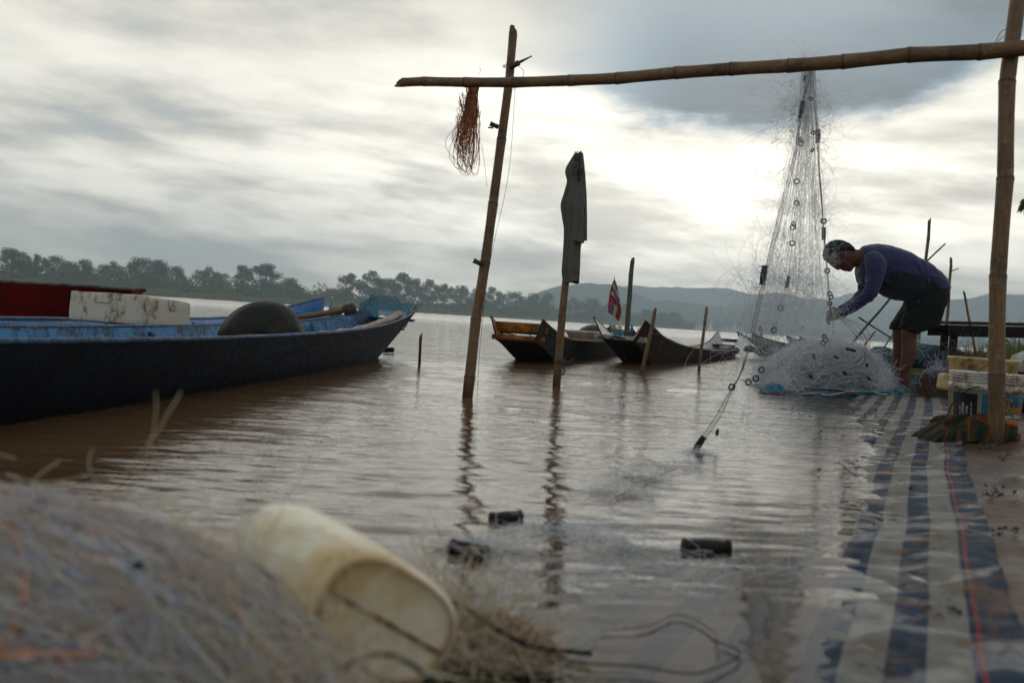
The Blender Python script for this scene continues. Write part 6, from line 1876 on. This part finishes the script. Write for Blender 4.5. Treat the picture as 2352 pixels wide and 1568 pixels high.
# buckets
def bucket_body(c, prof, mat, name='body', parent=None, n=64, oval=1.0, wob=0.0):
    v = [(c[0] + r * oval * (1 + wob * math.sin(2 * a + .6)) * math.cos(a), c[1] + r * math.sin(a), c[2] + z) for r, z in prof for a in np.linspace(0, 2 * math.pi, n, endpoint=False)]
    return np_obj(name, v, grid_faces(len(prof), n, True)[:, ::-1], mat, parent)
WPL = mat_worn('stained_white_plastic', (.66, .64, .60), (.24, .15, .08), 9, .24, .45, wear2=(.06, .04, .03), fine=70, bumpd=.0015)
CPL = mat_worn('stained_cream_plastic', (.58, .44, .22), (.20, .09, .04), 8, .24, .5, wear2=(.08, .045, .02), fine=60, bumpd=.0015)
WIRE = mat_plain('black_wire', (.01, .01, .01), .5, 40)
def white_bucket():
    c = G(2269, 1001, .04); c.y += .10; d = c.y; k = d / FD
    c = Vector((P(2267.5, 900, d).x, d, Z(c.x, d) - .004))
    H = .292; r1 = .152; r0 = .128
    root = empty('paint_bucket', c, 'white paint bucket with blue, orange and black label, standing behind the frame post', 'bucket')
    def R(z): return r0 + (r1 - r0) * z / H
    prof = [(.02, .002), (r0 - .006, 0), (r0, .006), (R(.215), .215), (R(.216) + .014, .216), (R(.24) + .014, .240), (R(.24) + .004, .242), (R(.246) + .004, .246)]
    for z in (.250, .262, .274):
        prof += [(R(z) + .003, z), (R(z) + .0115, z + .002), (R(z) + .0115, z + .006), (R(z) + .003, z + .008)]
    prof += [(R(.288) + .010, .286), (R(.292) + .010, .292), (R(.292) + .002, .293), (R(.288), .285), (R(.05) - .004, .05), (.02, .03)]
    bucket_body(c, prof, WPL, 'body', root, 72)
    TILT = 0
    def patch(a0, a1, z0, z1, mat, name, off=.0012, n=30):
        vs = []; uv = []
        for j in range(8):
            z = z0 + (z1 - z0) * j / 7
            for i in range(n):
                a = R_(a0 + (a1 - a0) * i / (n - 1)); r = R(z) + off
                vs.append((c.x + r * math.sin(a), c.y - r * math.cos(a), c.z + z)); uv.append((i / (n - 1), j / 7))
        return py_obj(name, vs, [tuple(q) for q in grid_faces(8, n)], mat, root, True, uv=uv)
    # picture label: sky blue above, orange swoosh, black foot
    m, nt, out = new_mat('bucket_label'); uvn = nt.node('ShaderNodeUVMap').outputs[0]; u, v, _ = nt.sep(uvn)
    sk = nt.mix(nt.ramp(nt.noise(nt.mapv(uvn, (3, 1.4, 1), rot=(0, 0, .3)), 2.6, 5, .6, .4), .35, .65), (.008, .055, .16), (.03, .20, .30))
    sk = nt.mix(nt.ramp(nt.noise(nt.mapv(uvn, (3.2, 1.2, 1)), 4.0, 5, .6), .56, .72), sk, (.20, .30, .26))
    t = nt.m('MAXIMUM', nt.m('SUBTRACT', u, .32), 0.0)
    cur = nt.m('SUBTRACT', .44, nt.m('MULTIPLY', nt.m('MULTIPLY', t, t), .62))
    dd = nt.m('SUBTRACT', cur, v)
    col = nt.mix(nt.ramp(dd, -.035, -.03), sk, (.02, .02, .03)); col = nt.mix(nt.ramp(dd, -.012, -.008), col, (.55, .50, .35)); col = nt.mix(nt.ramp(dd, 0, .004), col, (.55, .13, .025))
    col = nt.mix(nt.ramp(dd, .10, .104), col, (.10, .05, .02)); col = nt.mix(nt.ramp(dd, .15, .155), col, (.008, .009, .014))
    dirt = nt.noise(pos(nt), 26, 6, .65); col = nt.mix(nt.m('MULTIPLY', nt.ramp(dirt, .56, .72), .5), col, (.10, .06, .035))
    principled(nt, out, col, .45, None, .3)
    patch(-33, 100, .018, .200, m, 'picture_label')
    BLK = mat_worn('label_black', (.010, .011, .018), (.05, .035, .025), 20, .2, .5, spec=.2)
    patch(-98, -40, .018, .200, BLK, 'side_label')
    def ctext(txt, size, a, z, mat, bold=0.0, rot=False, off=.0018, name='lettering', sx=1.0):
        me = text_mesh(txt, size, mat, name, bold, .0003)
        co = np.zeros(len(me.vertices) * 3, dtype=np.float32); me.vertices.foreach_get('co', co); co = co.reshape(-1, 3)
        x, y = (co[:, 0] * sx, co[:, 1]) if not rot else (-co[:, 1], co[:, 0])
        zz = z + y; rr = r0 + (r1 - r0) * zz / H + off + co[:, 2] * .5
        an = R_(a) + x / rr
        w = np.stack([c.x + rr * np.sin(an), c.y - rr * np.cos(an), c.z + zz], 1)
        me.vertices.foreach_set('co', w.astype(np.float32).ravel()); me.update()
        return link(name, me, mat, root, False)
    GOLD = mat_plain('label_gold', (.42, .21, .03), .4, 30, .25); WHT = mat_plain('label_white', (.62, .62, .60), .5, 30, .15); TAN = mat_plain('label_tan', (.32, .27, .16), .5, 30, .2); K = mat_plain('label_ink', (.006, .006, .01), .5, 30, .1)
    ctext('TOA', .024, 9.5, .181, K, .0022, off=.0015, sx=1.1); ctext('TOA', .024, 9.5, .181, TAN, .0006, off=.0022, sx=1.1)
    ctext('Shield', .060, 26, .143, K, .0038, off=.0017, sx=1.0); ctext('Shield', .060, 26, .143, GOLD, .0016, off=.0025, sx=1.0)
    ctext('Nano Silicone', .027, 27.5, .111, K, .0020, off=.0015, sx=.88); ctext('Nano Silicone', .027, 27.5, .111, WHT, .0006, off=.0022, sx=.88)
    ctext('9.460 LITRES', .017, -66, .112, WHT, .0004, True); ctext('2.5 GALLONS', .011, -73, .112, WHT, .0002, True)
    ctext('9.460 LITRES', .012, -58, .112, WHT, .0002, True); ctext('(THAILAND) CO.,LTD', .010, -50, .112, WHT, .0001, True)
    ctext('ONLY FOR EXTERIOR', .008, 44, .042, WHT, 0); ctext('SATIN FINISH PAINT', .008, 44, .031, WHT, 0)
    # wire handle hanging down on the left with its ear
    def at(a, z, off): 
        r = R(z) + off; return Vector((c.x + r * math.sin(R_(a)), c.y - r * math.cos(R_(a)), c.z + z))
    mb = MB(); mb.tube([at(-36, .232, .012), at(-36, .232, .020)], [.014, .010], 10); mb.build('handle_ear', WPL, root)
    mb = MB(); mb.tube(smooth_path([at(-36, .232, .022), at(-44, .228, .026), at(-58, .200, .03), at(-74, .15, .036), at(-84, .10, .04), at(-92, .06, .04)], 30), .0028, 7); mb.build('handle', WIRE, root)
    return c
BC = white_bucket()
def cream_bucket():
    d = 5.05; q = P(2259, 822, d); zb = Z(q.x, d); c = Vector((q.x, d, zb - .005)); H = q.z - c.z
    root = empty('cream_bucket', c, 'stained cream plastic bucket with a rusty wire handle, behind the paint bucket', 'bucket')
    r1 = 75 * d / FD; r0 = r1 * .86
    prof = [(.02, .004), (r0, 0), (r1 - .003, H - .02), (r1, H - .016), (r1 + .004, H - .012), (r1 + .004, H - .004), (r1 + .001, H), (r1 - .004, H - .002), (r0 - .005, .02), (.02, .02)]
    bucket_body(c, prof, CPL, 'body', root, 60, wob=.006)
    mb = MB(); mb.tube(smooth_path([P(2284, 827, d - .17), P(2270, 836, d - .18), P(2255, 846, d - .18), P(2240, 856, d - .18)], 12), .0022, 6); mb.build('handle', WIRE, root)
    mb = MB(); mb.tube([P(2284, 827, d - .155), P(2284, 827, d - .172)], .008, 8); mb.build('handle_ear', RUST, root)
cream_bucket()
def jerrycan():
    d = 5.0; c = P(2187, 879, d)
    root = empty('jerrycan', c, 'small cream plastic jerrycan lying between the stone and the paint bucket', 'jerrycan')
    ux = Vector((.97, .2, -.10)).normalized(); uz = Vector((.12, 0, .99)).normalized(); uy = uz.cross(ux)
    mb = MB(); mb.box(c, (.060, .045, .042), (ux, uy, uz)); mb.build('body', CPL, root, True, .016)
    mb = MB(); mb.box(c - uy * .046 + uz * -.004, (.05, .0016, .0016), (ux, uy, uz)); mb.build('seam', CPL, root)
    for k in range(4):
        mb = MB(); mb.box(c - uy * .0455 + ux * (-.036 + k * .022) + uz * .018, (.0035, .0018, .014), (ux, uy, uz)); mb.build('raised_rib', CPL, root, True, .001)
    mb = MB(); mb.tube(smooth_path([P(2190, 874, d - .06), P(2185, 880, d - .07), P(2191, 884, d - .06)], 10), .006, 8); mb.build('handle', WIRE, root)
jerrycan()
def stone():
    c = P(2170, 913, 4.85); c.z = Z(c.x, c.y) + .028
    cloth_lump('stone', c, (.058, .05, .042), mat_netmass('wet_stone', (.045, .030, .018), (.11, .075, .045), (.02, .015, .01), 22), 'rough brown stone between the jerrycan and the plaid cloth', 'stone', 12, .18, 4, None, 1.9)
stone()

# plaid cloth heap
def plaid():
    m, nt, out = new_mat('plaid_cloth'); uvn = nt.node('ShaderNodeUVMap').outputs[0]; u, v, _ = nt.sep(uvn)
    def band(x, f, lo, hi, ph=0.0):
        fr = nt.m('FRACT', nt.m('ADD', nt.m('MULTIPLY', x, f), ph)); return nt.m('MULTIPLY', nt.ramp(fr, lo, lo + .03), nt.ramp(fr, hi, hi + .03, 1, 0))
    c = nt.mix(band(u, 7, .1, .45), (.055, .034, .016), (.012, .024, .020)); c = nt.mix(nt.m('MULTIPLY', band(v, 7, .15, .5), .6), c, (.020, .030, .018))
    c = nt.mix(nt.m('MULTIPLY', band(u, 7, .62, .72), .8), c, (.17, .075, .02)); c = nt.mix(nt.m('MULTIPLY', band(v, 7, .66, .76), .7), c, (.16, .07, .02))
    c = nt.mix(nt.m('MULTIPLY', band(u, 3.5, .86, .94), .8), c, (.17, .022, .02)); c = nt.mix(nt.m('MULTIPLY', band(v, 3.5, .86, .93), .7), c, (.15, .02, .02))
    tick = nt.m('MULTIPLY', nt.m('GREATER_THAN', nt.m('FRACT', nt.m('MULTIPLY', nt.m('ADD', u, v), 70)), .5), .45); c = nt.mix(nt.m('MULTIPLY', tick, band(v, 7, .5, .95)), c, (.008, .010, .012))
    principled(nt, out, c, .9, bump(nt, nt.noise(uvn, 160, 3), .001), .15)
    d0 = G(2170, 1008, .03)
    nu, nv = 150, 90; vs = []; uv = []
    xl, xr = P(2078, 985, 4.45).x, P(2262, 985, 4.45).x; y0 = d0.y - .02; w = xr - xl
    for j in range(nv):
        v_ = j / (nv - 1)
        for i in range(nu):
            u_ = i / (nu - 1)
            x = xl + w * u_ + .010 * mnoise.noise(Vector((v_ * 6, 1, 4))); y = y0 + .26 * v_ + .02 * math.sin(u_ * 5)
            prof = (math.sin(math.pi * min(max(u_ * 1.02, 0), 1)) ** .28) * (math.sin(math.pi * min(max(v_, .0), 1)) ** .36)
            slope = .45 + .55 * min(u_ / .28, 1) - .22 * max(0, u_ - .72) / .28
            q = Vector((u_ * 2.6 + v_ * .8, v_ * 2.4 - u_ * .9, .3))
            fo = (1 - abs(mnoise.noise(q * 1.25)) * 2.2) * .030 + (1 - abs(mnoise.noise(q * 2.6 + Vector((4, 0, 0)))) * 2) * .014 + mnoise.noise(q * 6) * .004
            gnd = float(bed0(np.array([x]), np.array([y]))[0])
            z = gnd + .004 + prof * (.082 * slope + fo)
            vs.append((x + fo * .5 * prof, y - fo * .9 * prof, max(z, gnd + .002))); uv.append((u_ * .55 * 1.6 + .05 * mnoise.noise(q * 2), v_ * 1.15 + .05 * mnoise.noise(q * 2 + Vector((3, 3, 3)))))
    o = py_obj('plaid_cloth', vs, [tuple(q) for q in grid_faces(nv, nu)], m, None, True, uv=uv)
    tag(o, 'crumpled olive and red plaid cloth on the mat at the post foot', 'cloth')
plaid()
rope('cord', [G(2246, 1022, .045), G(2262, 1016, .05), G(2278, 1024, .045), G(2290, 1016, .045)], .0022, mat_plain('blue_string', (.02, .05, .12), .8, 60), 30, 'dark blue string lying on the mud at the foot of the post', 'cord')

# litter: leaf scraps and twigs left by the river
def litter():
    LM = mat_netmass('rotten_leaf', (.035, .018, .010), (.12, .06, .028), (.012, .007, .005), 30)
    vs = []; fs = []
    spots = [(1845, 935, 40, 14), (1990, 950, 60, 10), (1900, 990, 50, 12), (2080, 940, 50, 8), (1940, 1065, 40, 10), (2100, 1100, 60, 8), (2150, 1030, 40, 6), (2290, 1150, 40, 16), (2300, 1060, 40, 12), (2310, 1230, 30, 10), (2050, 1200, 60, 6), (2180, 1400, 40, 5)]
    for px, py, s, n in spots:
        for _ in range(n):
            a, b = px + rng.normal(0, s * .6), py + rng.normal(0, s * .22); q = G(a, max(b, 915), .015); zz = max(Z(q.x, q.y), 0) + .008
            L = rng.uniform(.006, .018); th = rng.uniform(0, 6.28); w = L * rng.uniform(.15, .45); c, s_ = math.cos(th), math.sin(th); n0 = len(vs)
            for t, ww, h in ((-1, .1, .004), (-.4, .9, .0), (.3, 1, .006), (1, .1, .002)):
                for sg in (-1, 1):
                    vs.append((q.x + c * L * t - s_ * w * ww * sg, q.y + s_ * L * t + c * w * ww * sg, zz + h + rng.uniform(0, .004)))
            fs += [(n0 + 2 * i, n0 + 2 * i + 1, n0 + 2 * i + 3, n0 + 2 * i + 2) for i in range(3)]
    tag(py_obj('leaf_litter', vs, fs, LM), 'scraps of dead leaves and twigs strewn over mat and mud', 'leaf litter', kind='stuff')
litter()

# floats and net lying in the shallow water
for i, (a, b, d_, r, lab) in enumerate((((1128, 1184), (1196, 1178), None, .0125, 'black net float in the shallows, farthest of the three, below the frame post reflection'),
                                   ((1036, 1250), (1118, 1266), None, .0150, 'black net float wrapped in nylon, nearest to the yellowed jug'),
                                   ((1568, 1248), (1676, 1250), None, .0150, 'black net float lying level by itself, nearest to the striped mat'))):
    A_, B_ = G(a[0], a[1] + 10, .002), G(b[0], b[1] + 10, .002); c = (A_ + B_) / 2; c.z = .006
    net_float('net_float', c, Vector((B_.x - A_.x, B_.y - A_.y, 0)), (B_ - A_).length, r, None, lab, 'black floats in the shallows')
def floating_net():
    S = []
    for px, py, rx, ry, n, L in ((1410, 1135, .12, .10, 90, .11), (1540, 1070, .10, .10, 60, .12), (1290, 1225, .13, .07, 90, .10), (1420, 1255, .10, .06, 60, .10), (1480, 1100, .10, .10, 100, .12), (1110, 1260, .07, .05, 130, .12), (1600, 1040, .06, .06, 60, .08),
                                 (1350, 1320, .30, .12, 34, .14), (1600, 1300, .25, .12, 22, .14), (1180, 1330, .14, .08, 40, .14), (1100, 1400, .08, .08, 70, .14)):
        c = G(px, py); k = curls((c.x, c.y, .004), (rx, ry, .004), n, L, 12, .8); k[..., 2] = np.abs(k[..., 2] - .002) * .35 + .0015; S.append(k)
    o = strands('drifting_net', np.concatenate(S), .00042, NYLON); tag(o, 'loose nylon net and line drifting on the shallow water in front', 'net', kind='stuff')
floating_net()
rope('cord', [G(1560, 1072, .01), G(1500, 1098, .006), G(1452, 1110, .02), G(1448, 1122, .01), G(1400, 1150, .005)], .0014, CORD, 50, 'orange brown cord trailing from the net into the water', 'cord')
rope('cord', [G(1650, 1500, .004), G(1640, 1450, .005), G(1560, 1410, .006), G(1490, 1435, .005), G(1380, 1450, .004)], .0012, LIGHTW, 50, 'pale line looping just under the surface at the bottom of the picture', 'cord')
rope('cord', [G(1230, 1490, .01), G(1330, 1520, .01), G(1470, 1530, .008), G(1600, 1545, .008), G(1700, 1500, .006), G(1640, 1470, .005)], .0012, ROPE, 60, 'dark cord lying across the bottom of the picture on the drowned mat', 'cord')

# ------------------------------------------------------------------ out of focus foreground: net heap and jug
def fore_heap():
    c = Vector((-.59, .935, -.01)); rad = (.475, .26, .232)
    root = empty('net_pile', c, 'big pale net heap with orange brown cords, out of focus in the left foreground', 'net pile')
    core = mat_netmass('pale_net_mass', (.50, .45, .40), (.75, .67, .56), (.15, .09, .065), 9)
    mound_core('net_mass', c, rad, core, root, 9, .965, .035)
    for mat, n, L, r, sp in ((NYLON, 2000, .30, .00045, .03), (TANS, 3400, .35, .00045, .025), (NYLON2, 2200, .30, .0005, .02), (mat_strand('pinkish_nylon', (.62, .36, .26), .3, .4, .05), 700, .35, .0006, .02)):
        X = mound_strands(c, rad, n, L, 10, .022, dirbias=(.9, -.35, -.55), spread=sp)
        strands('net_strands', X, r, mat, root)['kind'] = 'stuff'
    for i in range(26):
        X = mound_strands(c, rad, 1, rng.uniform(.35, .7), 26, .012, dirbias=rng.normal(size=3), spread=0.0)[0]
        mb = MB(); mb.tube(X, .0036, 6); mb.build('rope', CORD, root)
    for px, py, d in ((80, 1165, .93), (8, 1235, .90), (60, 1450, .72), (285, 1440, .74), (405, 1245, .86)):
        q = P(px, py, d); u = Vector(((q.x - c.x) / rad[0], (q.y - c.y) / rad[1], (q.z - c.z) / rad[2])); u.normalize()
        q = Vector((c.x + u.x * rad[0] * 1.01, c.y + u.y * rad[1] * 1.01, c.z + u.z * rad[2] * 1.01))
        net_float('float', q, (rng.uniform(-1, 1), rng.uniform(-1, 1), .2), .024, .0075, root)
    C = np.concatenate([curls(P(60, 1125, .98), (.05, .03, .006), 10, .10, 10, .5), curls(P(330, 1140, .96), (.05, .03, .006), 14, .10, 10, .5), curls(P(560, 1260, .9), (.04, .03, .02), 36, .12, 10, .6), curls(P(760, 1520, .8), (.05, .04, .03), 90, .12, 10, .7)])
    strands('net_strands', C, .0006, TANS, root)['kind'] = 'stuff'
fore_heap()
def jug():
    m, nt, out = new_mat('yellowed_jug'); p = pos(nt)
    n = nt.noise(p, 9, 6, .6); n2 = nt.noise(p, 34, 6, .65)
    col = nt.mix(nt.ramp(n, .35, .68), (.84, .79, .63), (.66, .48, .24)); col = nt.mix(nt.m('MULTIPLY', nt.ramp(n2, .58, .70), .6), col, (.22, .10, .03))
    at_ = nt.node('ShaderNodeAttribute', attribute_name='grime').outputs['Fac']; col = nt.mix(at_, col, (.20, .085, .022))
    principled(nt, out, col, .42, bump(nt, n, .003), .4, Subsurface_Weight=.25, Subsurface_Radius=(.02, .015, .008))
    B = P(893, 1432, 1.0); T = P(672, 1268, 1.17)
    A = (T - B).normalized(); Lv = Vector((.155, .13, -.125)); Lv = (Lv - A * Lv.dot(A)).normalized(); S = A.cross(Lv).normalized()
    root = empty('plastic_jug', B, 'yellowed plastic jug lying on its side against the pale net heap', 'jug')
    prof = [(-.010, .05), (-.008, .55), (-.0075, .76), (.000, .84), (.003, .93), (.012, .985), (.03, 1.0), (.09, 1.0), (.13, .985), (.165, .95), (.195, .86), (.215, .68), (.228, .42), (.236, .18), (.262, .17), (.264, .05)]
    n = 72; vs = []; gr = []
    for t, k in prof:
        for i in range(n):
            th = 2 * math.pi * i / n; e = 2 / 2.7
            cx = math.copysign(abs(math.cos(th)) ** e, math.cos(th)); sy = math.copysign(abs(math.sin(th)) ** e, math.sin(th))
            kk = k
            a_, b_ = .101 * kk, .060 * kk
            if t > .2: a_, b_ = .101 * kk * (1 - (t - .2) * 4), .060 * kk
            off = 0.0
            q = B + Lv * (cx * a_) + S * (sy * b_) + A * (t + (.010 if t < 0 else 0) * (1 if k < .8 else 0))
            vs.append(q); gr.append(.75 if .80 < k < .9 and t < .01 else .12 if t < .0 else 0.0)
    vs = [tuple(q) for q in vs]
    o = np_obj('body', vs, grid_faces(len(prof), n, True), m, root)
    fix_normals(o)
    at2 = o.data.attributes.new('grime', 'FLOAT', 'POINT'); at2.data.foreach_set('value', np.array(gr, dtype=np.float32))
    mb = MB(); a = B - A * .0005; mb.tube([a - Lv * .080, a - Lv * .03 , a + Lv * .03, a + Lv * .084], .0022, 8)
    mb.build('mould_seam', mat_plain('seam_grime', (.20, .085, .022), .6, 30), root)
    mb = MB(); q = B + A * .262; mb.tube([q - A * .012, q + A * .010], .019, 16); mb.build('cap', mat_plain('jug_cap', (.5, .45, .35), .5, 20), root)
jug()
def pink_piece():
    m = mat_netmass('pinkish_foam', (.36, .17, .10), (.46, .26, .18), (.18, .08, .05), 14)
    o = bmesh.new(); bmesh.ops.create_icosphere(o, subdivisions=5, radius=1)
    c = G(1172, 1478, .02); A_ = G(1060, 1420, .03); B_ = G(1288, 1512, .01); ux = (B_ - A_).normalized(); L = (B_ - A_).length / 2; uy = Vector((0, 0, 1)).cross(ux)
    cc = (A_ + B_) / 2
    for v in o.verts:
        p = v.co.copy(); k = 1 + .16 * mnoise.noise(p * 2.2); w = (1 - .55 * max(p.x, 0) ** 1.5)
        v.co = cc + ux * (p.x * L * k) + uy * (p.y * .042 * k * w) + Vector((0, 0, p.z * .020 * k * w + .006 * mnoise.noise(p * 5)))
    me = bpy.data.meshes.new('foam_slab'); o.to_mesh(me); o.free()
    tag(link('foam_slab', me, m), 'pinkish orange foam slab tapering to a point, lying right of the jug', 'foam slab')
pink_piece()
rope('rope', [G(1010, 1370, .05), G(1080, 1400, .055), G(1150, 1450, .05), G(1215, 1480, .045), G(1290, 1492, .012), G(1360, 1500, .01)], .0030, ROPE, 50, 'dark green rope over the pinkish foam slab', 'rope')
rope('rope', [P(776, 1560, .80), P(800, 1528, .80), P(845, 1506, .80), P(900, 1505, .80), P(950, 1528, .80), P(985, 1562, .80), P(1000, 1590, .80)], .0022, ROPE, 40, 'dark green rope arching in front of the yellowed jug', 'rope')
C = np.concatenate([curls(G(1090, 1480, .02), (.10, .06, .012), 300, .14, 12, .9), curls(G(1030, 1400, .03), (.06, .05, .02), 180, .12, 12, .9)])
C[..., 2] = np.maximum(C[..., 2], .002)
tag(strands('net_tangle', C, .0006, TANS), 'tan net tangle spilling over the foam slab beside the jug', 'net tangle')
